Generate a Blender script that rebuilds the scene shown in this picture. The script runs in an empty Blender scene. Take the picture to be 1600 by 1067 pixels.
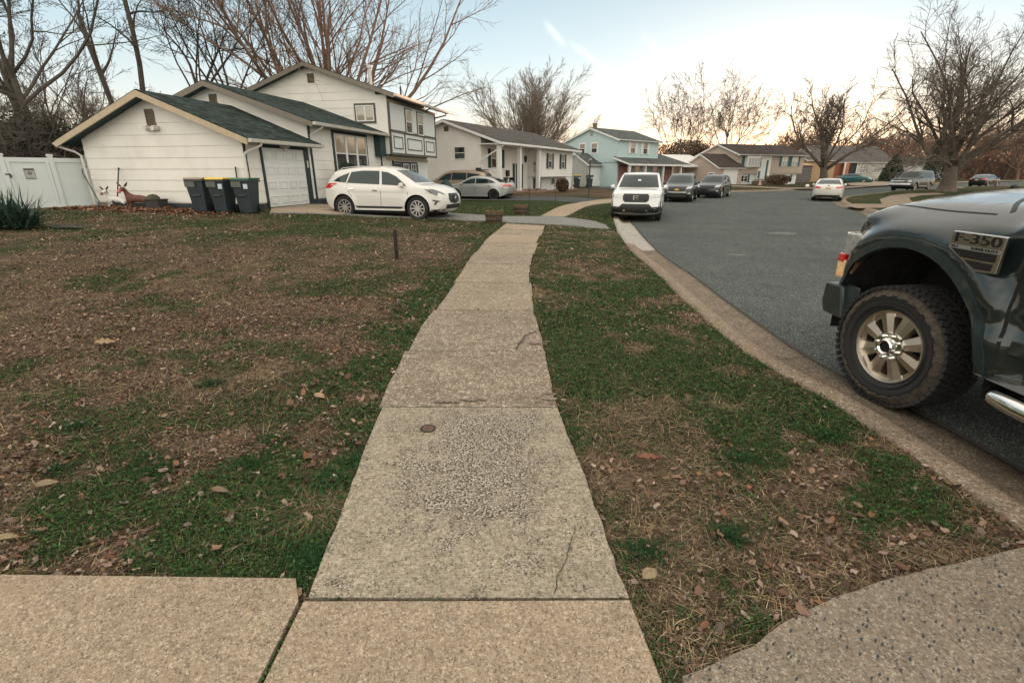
import bpy, bmesh, math, random
import numpy as np
from mathutils import Vector, Matrix
from mathutils.bvhtree import BVHTree
from mathutils.geometry import delaunay_2d_cdt

PI = math.pi
SC = bpy.context.scene
COL = SC.collection
R = math.radians
# ------------------------------------------------------------------ camera, world, sun, exposure
F = 760.0; TH = math.atan(263 / 760.0); CT, ST = math.cos(TH), math.sin(TH); CAMH = 1.5
cam_d = bpy.data.cameras.new('camera'); cam = bpy.data.objects.new('camera', cam_d); COL.objects.link(cam)
cam.location = (0, 0, CAMH); cam.rotation_euler = (PI / 2 - TH, 0, 0)
cam_d.sensor_width = 36; cam_d.lens = 36 * F / 1600; cam_d.clip_start = 0.05; cam_d.clip_end = 3000
SC.camera = cam
SUN_AZ, SUN_EL = 26.0, 2.1       # degrees to the right of +Y, above the horizon
w = bpy.data.worlds.new('World'); SC.world = w; w.use_nodes = True
nt = w.node_tree; nt.nodes.clear()
def N_(t, tree=None, **kw):
    n = (tree or nt).nodes.new(t)
    for k, v in kw.items(): setattr(n, k, v)
    return n
wo = N_('ShaderNodeOutputWorld'); bg = N_('ShaderNodeBackground')
sky = N_('ShaderNodeTexSky', sky_type='NISHITA', sun_disc=False)
sky.sun_elevation = R(SUN_EL); sky.sun_rotation = R(SUN_AZ)
sky.air_density = 1.0; sky.dust_density = 0.6; sky.ozone_density = 1.6; sky.altitude = 50
hs = N_('ShaderNodeHueSaturation'); hs.inputs['Saturation'].default_value = 0.75
nt.links.new(sky.outputs[0], hs.inputs['Color'])
# thin veil of high cloud that evens the sky out, and two short contrails
geo = N_('ShaderNodeTexCoord')
veil = N_('ShaderNodeMix', data_type='RGBA'); veil.inputs['Factor'].default_value = 0.75
nt.links.new(hs.outputs[0], veil.inputs[6])
sepw = N_('ShaderNodeSeparateXYZ'); nt.links.new(geo.outputs['Generated'], sepw.inputs[0])
rampw = N_('ShaderNodeValToRGB')
nt.links.new(sepw.outputs[2], rampw.inputs[0])
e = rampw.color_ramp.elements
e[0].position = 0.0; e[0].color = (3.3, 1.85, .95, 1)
e[1].position = 0.75; e[1].color = (4.9, 4.4, 3.75, 1)  # overhead sky above the visible part, raised to brighten the ground
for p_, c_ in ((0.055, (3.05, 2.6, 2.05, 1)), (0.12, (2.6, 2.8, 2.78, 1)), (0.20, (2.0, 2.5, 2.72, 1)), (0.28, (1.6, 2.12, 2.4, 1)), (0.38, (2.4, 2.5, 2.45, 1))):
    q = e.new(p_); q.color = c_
# unseen sky behind the camera, brightened on purpose to light walls and ground
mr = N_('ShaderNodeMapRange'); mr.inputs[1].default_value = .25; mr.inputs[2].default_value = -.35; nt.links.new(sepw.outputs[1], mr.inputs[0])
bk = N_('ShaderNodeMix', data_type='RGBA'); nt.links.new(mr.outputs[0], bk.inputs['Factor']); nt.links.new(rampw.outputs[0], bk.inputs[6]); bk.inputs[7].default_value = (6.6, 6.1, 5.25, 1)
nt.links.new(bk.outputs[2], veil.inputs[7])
def streak(prev, px, py, ang, ln, wd, amt):
    u = (px - 800) / F; v = (533.5 - py) / F
    d = Vector((u, CT + v * ST, v * CT - ST)).normalized()
    right = Vector((1, 0, 0)); up = d.cross(right).normalized(); up = -up if up.z < 0 else up
    right = up.cross(d).normalized(); right = -right if right.x < 0 else right
    a = math.cos(ang) * right + math.sin(ang) * up; b = -math.sin(ang) * right + math.cos(ang) * up
    def dot(vec):
        n = N_('ShaderNodeVectorMath', operation='DOT_PRODUCT'); n.inputs[1].default_value = vec
        nt.links.new(geo.outputs['Generated'], n.inputs[0]); return n.outputs['Value']
    def m(op, x, y=None):
        n = N_('ShaderNodeMath', operation=op)
        for i, k in enumerate((x, y)):
            if k is None: continue
            if isinstance(k, (int, float)): n.inputs[i].default_value = k
            else: nt.links.new(k, n.inputs[i])
        return n.outputs[0]
    noi = N_('ShaderNodeTexNoise'); noi.inputs['Scale'].default_value = 22; noi.inputs['Detail'].default_value = 5
    nt.links.new(geo.outputs['Generated'], noi.inputs['Vector'])
    wob = m('MULTIPLY', m('SUBTRACT', noi.outputs[0], 0.5), wd * 2.2)
    A = m('DIVIDE', m('SUBTRACT', dot(a), d.dot(a)), ln); B = m('DIVIDE', m('ADD', m('SUBTRACT', dot(b), d.dot(b)), wob), wd)
    r2 = m('ADD', m('POWER', m('ABSOLUTE', A), 4.0), m('MULTIPLY', B, B))
    k = m('MULTIPLY', m('EXPONENT', m('MULTIPLY', r2, -1.0)), amt)
    k = m('MULTIPLY', k, m('GREATER_THAN', dot(d), 0.0))
    mx = N_('ShaderNodeMix', data_type='RGBA'); nt.links.new(k, mx.inputs['Factor'])
    nt.links.new(prev, mx.inputs[6]); mx.inputs[7].default_value = (5.4, 5.0, 4.5, 1)
    return mx.outputs[2]
o_ = streak(veil.outputs[2], 866, 55, R(-42), 0.024, 0.0055, 0.17)
o_ = streak(o_, 925, 92, R(-32), 0.045, 0.005, 0.12)
o_ = streak(o_, 1030, 90, R(-48), 0.045, 0.006, 0.08)
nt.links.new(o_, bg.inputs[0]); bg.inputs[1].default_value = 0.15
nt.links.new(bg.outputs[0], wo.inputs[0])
sl = bpy.data.lights.new('sun', 'SUN'); so = bpy.data.objects.new('sun', sl); COL.objects.link(so)
sl.energy = 1.6; sl.angle = R(0.6); sl.color = (1.0, 0.52, 0.25)
sd = Vector((math.sin(R(SUN_AZ)) * math.cos(R(SUN_EL)), math.cos(R(SUN_AZ)) * math.cos(R(SUN_EL)), math.sin(R(SUN_EL))))
so.rotation_euler = sd.to_track_quat('Z', 'Y').to_euler(); so.location = (20, 40, 30)
SC.view_settings.view_transform = 'Standard'; SC.view_settings.look = 'None'
SC.view_settings.exposure = 1.34; SC.view_settings.gamma = 1
SC.render.engine = 'CYCLES'

# ------------------------------------------------------------------ terrain height
CP = np.array([(0,0,0),(0,3,0),(0,6,0),(-5,3,.05),(-12,4,.1),(2,3,0),(2.5,8,-.02),(0,10,0),(-3,9,.1),(-8,10,.26),(-13,10,.32),
  (-8.6,16.7,.36),(-7.5,20,.34),(-14,18,.4),(-5,22,.22),(-4,17.5,.13),(-1,16,.02),(2,16,-.08),(5,20,-.2),(-2,25,.0),(-2,30,-.12),(-2.2,34,-.17),(3,31,-.15),(-2,36,.2),(5,36,.15),
  (10,50,.1),(11,34,-.2),(15,39,-.2),(20,36,-.2),(12,20,-.2),(8,12,-.15),(10,5,-.05),(5,0,0),(35,70,0),(35,55,-.1),(40,45,-.05),(60,60,0),
  (60,100,.2),(100,80,.1),(-30,40,.5),(-30,10,.4),(0,-10,0),(-20,0,.2),(200,200,.3),(-100,200,.5),(100,-100,0),(-100,-100,.3)])
def gh(x, y):
    x = np.asarray(x, float); y = np.asarray(y, float)
    d = (x[..., None] - CP[:, 0]) ** 2 + (y[..., None] - CP[:, 1]) ** 2
    wg = 1 / (d + 1.5) ** 1.8
    return (wg * CP[:, 2]).sum(-1) / wg.sum(-1)
def G(px, py, dz=0.0):
    """ground point (metres) seen at a pixel of the photograph"""
    u = (px - 800) / F; v = (533.5 - py) / F
    d = (u, CT + v * ST, v * CT - ST); z = 0.0
    for i in range(14):
        t = (z + dz - CAMH) / d[2]; x, y = d[0] * t, d[1] * t
        z = 0.5 * z + 0.5 * float(gh(x, y))
    return (x, y)
def g1(x, y): return float(gh(x, y))

# ------------------------------------------------------------------ object helpers
def link(o): COL.objects.link(o); return o
def thing(name, label, cat, loc=(0, 0, 0), rotz=0.0, group=None):
    o = bpy.data.objects.new(name, None); o.empty_display_size = 0.2
    link(o); o.location = loc; o.rotation_euler = (0, 0, rotz)
    o['label'] = label; o['category'] = cat
    if group: o['group'] = group
    return o
def tag(o, label, cat, group=None):
    o['label'] = label; o['category'] = cat
    if group: o['group'] = group
    return o
def struct(o, kind='structure', label=None):
    o['kind'] = kind
    if label: o['label'] = label
    return o
def dup(root, loc=None, rotz=None, label=None, group=None):
    r = root.copy(); link(r)
    if loc is not None: r.location = loc
    if rotz is not None: r.rotation_euler = (0, 0, rotz)
    if label: r['label'] = label
    if group: r['group'] = group
    for ch in list(root.children):
        c = ch.copy(); link(c); c.parent = r
        for g in list(ch.children):
            d = g.copy(); link(d); d.parent = c
    return r

class MB:
    def __init__(s): s.v = []; s.f = []; s.m = []
    def add(s, vs, fs, m=0):
        n = len(s.v); s.v += [tuple(p) for p in vs]
        for f in fs: s.f.append([i + n for i in f]); s.m.append(m)
    def box(s, c, sz, U=(1, 0, 0), V=(0, 1, 0), W=(0, 0, 1), m=0):
        c = Vector(c); U, V, W = Vector(U) * sz[0] / 2, Vector(V) * sz[1] / 2, Vector(W) * sz[2] / 2
        vs = [c + a * U + b * V + d * W for d in (-1, 1) for b in (-1, 1) for a in (-1, 1)]
        s.add(vs, [(0, 2, 3, 1), (4, 5, 7, 6), (0, 1, 5, 4), (2, 6, 7, 3), (0, 4, 6, 2), (1, 3, 7, 5)], m)
    def bb(s, x0, x1, y0, y1, z0, z1, m=0): s.box(((x0 + x1) / 2, (y0 + y1) / 2, (z0 + z1) / 2), (x1 - x0, y1 - y0, z1 - z0), m=m)
    def prism(s, poly, vec, m=0):
        n = len(poly); vec = Vector(vec); a = [Vector(p) for p in poly]
        s.add(a + [p + vec for p in a], [tuple(range(n))[::-1], tuple(range(n, 2 * n))] + [(i, (i + 1) % n, n + (i + 1) % n, n + i) for i in range(n)], m)
    def tube(s, pts, rad, k=8, m=0, cap=True):
        pts = [Vector(p) for p in pts]; n = len(pts)
        rad = rad if hasattr(rad, '__len__') else [rad] * n
        vs = []; ref = None
        for i, p in enumerate(pts):
            t = (pts[min(i + 1, n - 1)] - pts[max(i - 1, 0)]).normalized()
            if ref is None: ref = Vector((0, 0, 1)) if abs(t.z) < .9 else Vector((1, 0, 0))
            a = (ref - t * ref.dot(t)).normalized(); b = t.cross(a); ref = a
            for j in range(k):
                an = 2 * PI * j / k; vs.append(p + (a * math.cos(an) + b * math.sin(an)) * rad[i])
        fs = [(i * k + j, i * k + (j + 1) % k, (i + 1) * k + (j + 1) % k, (i + 1) * k + j) for i in range(n - 1) for j in range(k)]
        if cap: fs += [tuple(range(k))[::-1], tuple(range((n - 1) * k, n * k))]
        s.add(vs, fs, m)
    def lathe(s, prof, c=(0, 0, 0), ax='z', n=24, m=0, close=False):
        vs = []; c = Vector(c)
        for r, h in prof:
            for j in range(n):
                a = 2 * PI * j / n
                q = {'z': (r * math.cos(a), r * math.sin(a), h), 'y': (r * math.cos(a), h, -r * math.sin(a)), 'x': (h, r * math.cos(a), r * math.sin(a))}[ax]
                vs.append(c + Vector(q))
        K = len(prof)
        fs = [(i * n + j, i * n + (j + 1) % n, ((i + 1) % K) * n + (j + 1) % n, ((i + 1) % K) * n + j) for i in range(K if close else K - 1) for j in range(n)]
        s.add(vs, fs, m)
    def obj(s, name, mats, parent=None, smooth=False, bevel=0):
        me = bpy.data.meshes.new(name); me.from_pydata(s.v, [], s.f)
        mats = mats if isinstance(mats, (list, tuple)) else [mats]
        for mm in mats: me.materials.append(mm)
        me.polygons.foreach_set('material_index', s.m)
        if smooth: me.polygons.foreach_set('use_smooth', [True] * len(s.f))
        me.update()
        bm = bmesh.new(); bm.from_mesh(me)
        if not getattr(s, 'nonorm', False): bmesh.ops.recalc_face_normals(bm, faces=bm.faces)
        bm.to_mesh(me); bm.free()
        o = bpy.data.objects.new(name, me); link(o)
        if smooth: me.set_sharp_from_angle(angle=R(smooth if smooth > 1 else 40))
        if bevel:
            b = o.modifiers.new('bevel', 'BEVEL'); b.width = bevel; b.segments = 2; b.limit_method = 'ANGLE'; b.angle_limit = R(35)
        if parent: o.parent = parent
        return o
def raw_mesh(name, V, T, mats, cols=None, mi=None, parent=None, smooth=False):
    """fast triangle mesh from numpy arrays"""
    me = bpy.data.meshes.new(name); nv, nf = len(V), len(T)
    me.vertices.add(nv); me.vertices.foreach_set('co', np.asarray(V, np.float32).ravel())
    me.loops.add(nf * 3); me.loops.foreach_set('vertex_index', np.asarray(T, np.int32).ravel())
    me.polygons.add(nf); me.polygons.foreach_set('loop_start', np.arange(0, nf * 3, 3, dtype=np.int32))
    me.polygons.foreach_set('loop_total', np.full(nf, 3, np.int32))
    for mm in (mats if isinstance(mats, (list, tuple)) else [mats]): me.materials.append(mm)
    if mi is not None: me.polygons.foreach_set('material_index', np.asarray(mi, np.int32))
    if smooth: me.polygons.foreach_set('use_smooth', np.ones(nf, bool))
    if cols is not None:
        a = me.color_attributes.new('Col', 'FLOAT_COLOR', 'POINT')
        a.data.foreach_set('color', np.c_[np.asarray(cols, np.float32), np.ones(nv, np.float32)].ravel())
    me.update(calc_edges=True); me.validate()
    o = bpy.data.objects.new(name, me); link(o)
    if parent: o.parent = parent
    return o
def inpoly(P, poly):
    P = np.asarray(P, float); x, y = P[:, 0], P[:, 1]; r = np.zeros(len(P), bool)
    n = len(poly)
    for i in range(n):
        x0, y0 = poly[i][:2]; x1, y1 = poly[(i + 1) % n][:2]
        c = (y0 > y) != (y1 > y)
        with np.errstate(divide='ignore', invalid='ignore'):
            r ^= c & (x < (x1 - x0) * (y - y0) / (y1 - y0 + 1e-30) + x0)
    return r
def cdt(poly, pts):
    poly = [tuple(p[:2]) for p in poly]; n = len(poly)
    vs = [Vector(p) for p in poly] + [Vector((float(p[0]), float(p[1]))) for p in pts]
    r = delaunay_2d_cdt(vs, [(i, (i + 1) % n) for i in range(n)], [], 0, 1e-6)
    V = np.array([tuple(v) for v in r[0]]); T = np.array([t for t in r[2] if len(t) == 3])
    cen = V[T].mean(1); T = T[inpoly(cen, poly)]
    return V, T
def spline(pts, n=6, closed=False):
    """Catmull-Rom through points"""
    P = [np.array(p, float) for p in pts]; out = []
    if closed: P = [P[-1]] + P + [P[0], P[1]]
    else: P = [2 * P[0] - P[1]] + P + [2 * P[-1] - P[-2]]
    for i in range(1, len(P) - 2):
        for k in range(n):
            t = k / n; a, b, c, d = P[i - 1:i + 3]
            out.append(.5 * ((2 * b) + (-a + c) * t + (2 * a - 5 * b + 4 * c - d) * t * t + (-a + 3 * b - 3 * c + d) * t ** 3))
    if not closed: out.append(P[-2])
    return [tuple(p) for p in out]
def resample(pts, step):
    P = np.array(pts, float); s = np.r_[0, np.cumsum(np.hypot(*(P[1:] - P[:-1]).T[:2]))]
    n = max(2, int(s[-1] / step) + 1); t = np.linspace(0, s[-1], n)
    return np.c_[np.interp(t, s, P[:, 0]), np.interp(t, s, P[:, 1])]
rs = np.random.RandomState(7)
_tab = {}
def vnoise(x, y, seed=0):
    if seed not in _tab: _tab[seed] = np.random.RandomState(seed + 100).rand(256, 256)
    T = _tab[seed]; xi = np.floor(x).astype(int); yi = np.floor(y).astype(int); fx = x - xi; fy = y - yi
    fx = fx * fx * (3 - 2 * fx); fy = fy * fy * (3 - 2 * fy)
    g = lambda a, b: T[a % 256, b % 256]
    return (g(xi, yi) * (1 - fx) + g(xi + 1, yi) * fx) * (1 - fy) + (g(xi, yi + 1) * (1 - fx) + g(xi + 1, yi + 1) * fx) * fy
def fbm(x, y, sc=1.0, seed=0, octs=4):
    s = 0; a = 1; t = 0
    for i in range(octs):
        s = s + a * vnoise(x * sc * 2 ** i + 13.7 * i, y * sc * 2 ** i + 7.3 * i, seed + i); t += a; a *= .55
    return s / t
def sstep(a, b, x): t = np.clip((x - a) / (b - a), 0, 1); return t * t * (3 - 2 * t)

# ------------------------------------------------------------------ materials
def newmat(name):
    m = bpy.data.materials.new(name); m.use_nodes = True; t = m.node_tree
    b = t.nodes['Principled BSDF']; return m, t, b
def setp(b, **k):
    for n, v in k.items(): b.inputs[n.replace('_', ' ')].default_value = v
def plain(name, col, rough=.6, metal=0, var=.12, scale=6, bump=0, bscale=60, spec=.5, coat=0, dirt=None, dirts=1.5, coord='Object'):
    m, t, b = newmat(name); L = t.links.new
    tc = N_('ShaderNodeTexCoord', t); no = N_('ShaderNodeTexNoise', t); no.inputs['Scale'].default_value = scale; no.inputs['Detail'].default_value = 6
    L(tc.outputs[coord], no.inputs['Vector'])
    r = N_('ShaderNodeMapRange', t); r.inputs[1].default_value = .25; r.inputs[2].default_value = .75; r.inputs[3].default_value = 1 - var; r.inputs[4].default_value = 1 + var
    L(no.outputs[0], r.inputs[0])
    mx = N_('ShaderNodeMix', t, data_type='RGBA', blend_type='MULTIPLY'); mx.inputs['Factor'].default_value = 1
    mx.inputs[6].default_value = (*col, 1); L(r.outputs[0], mx.inputs[7]); out = mx.outputs[2]
    if dirt:
        n2 = N_('ShaderNodeTexNoise', t); n2.inputs['Scale'].default_value = dirts; n2.inputs['Detail'].default_value = 8; n2.inputs['Roughness'].default_value = .65
        L(tc.outputs[coord], n2.inputs['Vector'])
        r2 = N_('ShaderNodeMapRange', t); r2.inputs[1].default_value = .48; r2.inputs[2].default_value = .75; r2.inputs[4].default_value = dirt[3]
        L(n2.outputs[0], r2.inputs[0])
        m2 = N_('ShaderNodeMix', t, data_type='RGBA'); L(r2.outputs[0], m2.inputs['Factor']); L(out, m2.inputs[6]); m2.inputs[7].default_value = (*dirt[:3], 1); out = m2.outputs[2]
    L(out, b.inputs['Base Color'])
    setp(b, Roughness=rough, Metallic=metal); b.inputs['Specular IOR Level'].default_value = spec; b.inputs['Coat Weight'].default_value = coat; b.inputs['Coat Roughness'].default_value = .04
    if bump:
        n3 = N_('ShaderNodeTexNoise', t); n3.inputs['Scale'].default_value = bscale; n3.inputs['Detail'].default_value = 4; L(tc.outputs[coord], n3.inputs['Vector'])
        bu = N_('ShaderNodeBump', t); bu.inputs['Strength'].default_value = bump; bu.inputs['Distance'].default_value = .02
        L(n3.outputs[0], bu.inputs['Height']); L(bu.outputs[0], b.inputs['Normal'])
    return m
def colmat(name, rough=.8, var=.2, scale=30, trans=0):
    """material whose base colour is the mesh's own colour attribute (kinds of blade or leaf)"""
    m, t, b = newmat(name); L = t.links.new
    a = N_('ShaderNodeVertexColor', t, layer_name='Col'); L(a.outputs[0], b.inputs['Base Color'])
    setp(b, Roughness=rough); b.inputs['Specular IOR Level'].default_value = .06
    if trans:
        tr = N_('ShaderNodeBsdfTranslucent', t); L(a.outputs[0], tr.inputs[0]); mx = N_('ShaderNodeMixShader', t); mx.inputs[0].default_value = trans
        L(b.outputs[0], mx.inputs[1]); L(tr.outputs[0], mx.inputs[2]); L(mx.outputs[0], t.nodes['Material Output'].inputs[0])
    return m
def speckle(name, base, dark, light, scale=90, stain=None, rough=.9, big=1.2, var=.18, wear=0.0, peb=None, coord='Object', bump=.35):
    """concrete / asphalt: fine aggregate grains, broad stains, exposed pebbles where worn"""
    m, t, b = newmat(name); L = t.links.new
    tc = N_('ShaderNodeTexCoord', t); P = tc.outputs[coord]
    def noise(s, d=4, ro=.55):
        n = N_('ShaderNodeTexNoise', t); n.inputs['Scale'].default_value = s; n.inputs['Detail'].default_value = d; n.inputs['Roughness'].default_value = ro; L(P, n.inputs['Vector']); return n.outputs[0]
    def rng(x, a, c, lo=0., hi=1.):
        r = N_('ShaderNodeMapRange', t); r.inputs[1].default_value = a; r.inputs[2].default_value = c; r.inputs[3].default_value = lo; r.inputs[4].default_value = hi; L(x, r.inputs[0]); return r.outputs[0]
    def mix(f, a, c, mode='MIX'):
        n = N_('ShaderNodeMix', t, data_type='RGBA', blend_type=mode)
        if isinstance(f, float): n.inputs['Factor'].default_value = f
        else: L(f, n.inputs['Factor'])
        for i, k in ((6, a), (7, c)):
            if isinstance(k, tuple): n.inputs[i].default_value = (*k, 1)
            else: L(k, n.inputs[i])
        return n.outputs[2]
    def math_(op, a, c=0.0):
        n = N_('ShaderNodeMath', t, operation=op)
        for i, k in enumerate((a, c)):
            if isinstance(k, (int, float)): n.inputs[i].default_value = k
            else: L(k, n.inputs[i])
        return n.outputs[0]
    v = N_('ShaderNodeTexVoronoi', t); v.inputs['Scale'].default_value = scale; L(P, v.inputs['Vector'])
    sv = N_('ShaderNodeSeparateColor', t); L(v.outputs['Color'], sv.inputs[0])
    g = noise(scale * 1.3, 3)
    c = mix(rng(g, .3, .7), dark, base)
    c = mix(math_('MULTIPLY', rng(sv.outputs[0], .8, .86), .8), c, light)
    c = mix(math_('MULTIPLY', rng(sv.outputs[1], .84, .9), .75), c, tuple(k * .35 for k in base))
    bn = noise(big, 8, .62)
    c = mix(1.0, c, rng(bn, .25, .75, 1 - var, 1 + var), 'MULTIPLY')
    c = mix(1.0, c, rng(noise(scale * .30, 5, .6), .32, .68, .74, 1.22), 'MULTIPLY')
    c = mix(1.0, c, rng(noise(big * 9, 6, .7), .3, .7, .86, 1.12), 'MULTIPLY')
    if stain:
        c = mix(math_('MULTIPLY', rng(noise(big * 2.3, 9, .7), .52, .68), stain[3]), c, stain[:3])
    hgt = g
    if wear:
        vp = N_('ShaderNodeTexVoronoi', t); vp.inputs['Scale'].default_value = 92; L(P, vp.inputs['Vector'])
        sp = N_('ShaderNodeSeparateColor', t); L(vp.outputs['Color'], sp.inputs[0])
        peb_c = mix(sp.outputs[0], (.24, .195, .145), (.56, .51, .43))
        peb_c = mix(rng(vp.outputs['Distance'], .46, .66), peb_c, (.075, .06, .045))
        sep = N_('ShaderNodeSeparateXYZ', t); L(P, sep.inputs[0])
        # the worn area keeps off the broomed margins of the slab
        mx_ = math_('SUBTRACT', 1.0, math_('POWER', math_('ABSOLUTE', math_('MULTIPLY', math_('SUBTRACT', sep.outputs[0], -.20), 2.0)), 2.0))
        my_ = math_('SUBTRACT', 1.0, math_('POWER', math_('ABSOLUTE', math_('MULTIPLY', math_('SUBTRACT', sep.outputs[1], 2.38), 1.35)), 2.2))
        msk = math_('MULTIPLY', math_('MAXIMUM', mx_, 0.0), math_('MAXIMUM', my_, 0.0))
        thr = math_('ADD', math_('MULTIPLY', msk, wear * .72), math_('ADD', math_('MULTIPLY', math_('SUBTRACT', noise(5.0, 9, .78), .50), 3.5), math_('MULTIPLY', math_('SUBTRACT', sp.outputs[2], .5), .55)))
        k = rng(thr, .30, .44)
        c = mix(k, c, peb_c)
        lines = N_('ShaderNodeTexWave', t, wave_type='BANDS', bands_direction='Y'); lines.inputs['Scale'].default_value = 26; lines.inputs['Distortion'].default_value = 1.5; lines.inputs['Detail'].default_value = 3; L(P, lines.inputs['Vector'])
        c = mix(math_('MULTIPLY', math_('SUBTRACT', 1.0, k), .30), c, rng(lines.outputs[0], 0, 1, .72, 1.12), 'MULTIPLY')
        hgt = math_('ADD', g, math_('MULTIPLY', k, math_('MULTIPLY', vp.outputs['Distance'], -2.2)))
    if peb:
        vq = N_('ShaderNodeTexVoronoi', t); vq.inputs['Scale'].default_value = 1; mpq = N_('ShaderNodeMapping', t, vector_type='TEXTURE'); mpq.inputs['Rotation'].default_value = (0, 0, .75); mpq.inputs['Scale'].default_value = (.034, .013, 1); L(P, mpq.inputs['Vector']); L(mpq.outputs[0], vq.inputs['Vector'])
        sq = N_('ShaderNodeSeparateColor', t); L(vq.outputs['Color'], sq.inputs[0])
        k2 = math_('MULTIPLY', rng(vq.outputs['Distance'], .38, .25), rng(sq.outputs[0], .72, .74))
        c = mix(k2, c, peb)
    L(c, b.inputs['Base Color']); setp(b, Roughness=rough); b.inputs['Specular IOR Level'].default_value = .15
    bu = N_('ShaderNodeBump', t); bu.inputs['Strength'].default_value = bump; bu.inputs['Distance'].default_value = .006
    L(hgt, bu.inputs['Height']); L(bu.outputs[0], b.inputs['Normal'])
    return m
def shingle(name, col, var=.35, row=.14):
    m, t, b = newmat(name); L = t.links.new
    tc = N_('ShaderNodeTexCoord', t)
    br = N_('ShaderNodeTexBrick', t); br.inputs['Scale'].default_value = 1; br.inputs['Mortar Size'].default_value = .008; br.inputs['Brick Width'].default_value = .3; br.inputs['Row Height'].default_value = row
    br.inputs['Color1'].default_value = (*[k * (1 - var) for k in col], 1); br.inputs['Color2'].default_value = (*[k * (1 + var) for k in col], 1); br.inputs['Mortar'].default_value = (*[k * .3 for k in col], 1)
    L(tc.outputs['Object'], br.inputs['Vector'])
    no = N_('ShaderNodeTexNoise', t); no.inputs['Scale'].default_value = .7; no.inputs['Detail'].default_value = 8; L(tc.outputs['Object'], no.inputs['Vector'])
    r = N_('ShaderNodeMapRange', t); r.inputs[3].default_value = .6; r.inputs[4].default_value = 1.4; L(no.outputs[0], r.inputs[0])
    mx = N_('ShaderNodeMix', t, data_type='RGBA', blend_type='MULTIPLY'); mx.inputs['Factor'].default_value = 1; L(br.outputs[0], mx.inputs[6]); L(r.outputs[0], mx.inputs[7])
    L(mx.outputs[2], b.inputs['Base Color']); setp(b, Roughness=.95); b.inputs['Specular IOR Level'].default_value = .2
    bu = N_('ShaderNodeBump', t); bu.inputs['Strength'].default_value = .4; bu.inputs['Distance'].default_value = .02; L(br.outputs[1], bu.inputs['Height']); bu.invert = True; L(bu.outputs[0], b.inputs['Normal'])
    return m
def brickmat(name, c1, c2):
    m, t, b = newmat(name); L = t.links.new
    tc = N_('ShaderNodeTexCoord', t); mp = N_('ShaderNodeMapping', t); mp.inputs['Rotation'].default_value = (PI / 2, 0, 0); L(tc.outputs['Object'], mp.inputs['Vector'])
    br = N_('ShaderNodeTexBrick', t); br.inputs['Scale'].default_value = 1; br.inputs['Mortar Size'].default_value = .01; br.inputs['Brick Width'].default_value = .22; br.inputs['Row Height'].default_value = .075
    br.inputs['Color1'].default_value = (*c1, 1); br.inputs['Color2'].default_value = (*c2, 1); br.inputs['Mortar'].default_value = (.3, .27, .24, 1)
    L(mp.outputs[0], br.inputs['Vector']); L(br.outputs[0], b.inputs['Base Color']); setp(b, Roughness=.9); return m
def glassmat(name, col=(.02, .025, .028), rough=.04, ior=1.9):
    m, t, b = newmat(name); setp(b, Base_Color=(*col, 1), Roughness=rough, IOR=ior)
    tc = N_('ShaderNodeTexCoord', t); no = N_('ShaderNodeTexNoise', t); no.inputs['Scale'].default_value = 1.3; t.links.new(tc.outputs['Object'], no.inputs['Vector'])
    bu = N_('ShaderNodeBump', t); bu.inputs['Strength'].default_value = .12; bu.inputs['Distance'].default_value = .05; t.links.new(no.outputs[0], bu.inputs['Height']); t.links.new(bu.outputs[0], b.inputs['Normal'])
    return m
def paint(name, col, metal=.0, rough=.3, coat=.8, dirt=.12):
    m, t, b = newmat(name); L = t.links.new; b.inputs['Specular IOR Level'].default_value = .3
    tc = N_('ShaderNodeTexCoord', t); sep = N_('ShaderNodeSeparateXYZ', t); L(tc.outputs['Object'], sep.inputs[0])
    no = N_('ShaderNodeTexNoise', t); no.inputs['Scale'].default_value = 7; no.inputs['Detail'].default_value = 8; no.inputs['Roughness'].default_value = .7; L(tc.outputs['Object'], no.inputs['Vector'])
    r = N_('ShaderNodeMapRange', t); r.inputs[1].default_value = .85; r.inputs[2].default_value = .25; r.inputs[3].default_value = 0; r.inputs[4].default_value = 1; L(sep.outputs[2], r.inputs[0])
    mu = N_('ShaderNodeMath', t, operation='MULTIPLY'); L(r.outputs[0], mu.inputs[0]); L(no.outputs[0], mu.inputs[1])
    mu2 = N_('ShaderNodeMath', t, operation='MULTIPLY_ADD'); L(mu.outputs[0], mu2.inputs[0]); mu2.inputs[1].default_value = dirt * 3.0; mu2.inputs[2].default_value = dirt * .2
    mx = N_('ShaderNodeMix', t, data_type='RGBA'); L(mu2.outputs[0], mx.inputs['Factor']); mx.inputs[6].default_value = (*col, 1); mx.inputs[7].default_value = (.13, .11, .085, 1)
    L(mx.outputs[2], b.inputs['Base Color'])
    ad = N_('ShaderNodeMath', t, operation='ADD'); L(mu2.outputs[0], ad.inputs[0]); ad.inputs[1].default_value = rough; L(ad.outputs[0], b.inputs['Roughness'])
    setp(b, Metallic=metal); b.inputs['Coat Weight'].default_value = coat; b.inputs['Coat Roughness'].default_value = .06
    return m
M = {}
M['dark'] = plain('dark_plastic', (.012, .013, .014), .55)
M['black'] = plain('black_metal', (.01, .012, .013), .4)
M['under'] = plain('underbody', (.006, .006, .006), .95)
M['rubber'] = plain('tyre_rubber', (.016, .016, .017), .85, bump=.2, bscale=80)
M['alloy'] = plain('alloy', (.55, .55, .56), .3, .9, var=.06)
M['chrome'] = plain('chrome', (.8, .8, .78), .12, 1, var=.04)
M['autoglass'] = glassmat('car_glass', (.012, .026, .028), .03, 1.5)
M['glass'] = glassmat('window_glass', (.02, .026, .028), .03, 2.1)
M['glass_w'] = glassmat('sky_reflection_glass', (.30, .26, .20), .06, 2.0)  # beige base colour paints in the warm sky mirrored by the panes
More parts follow.
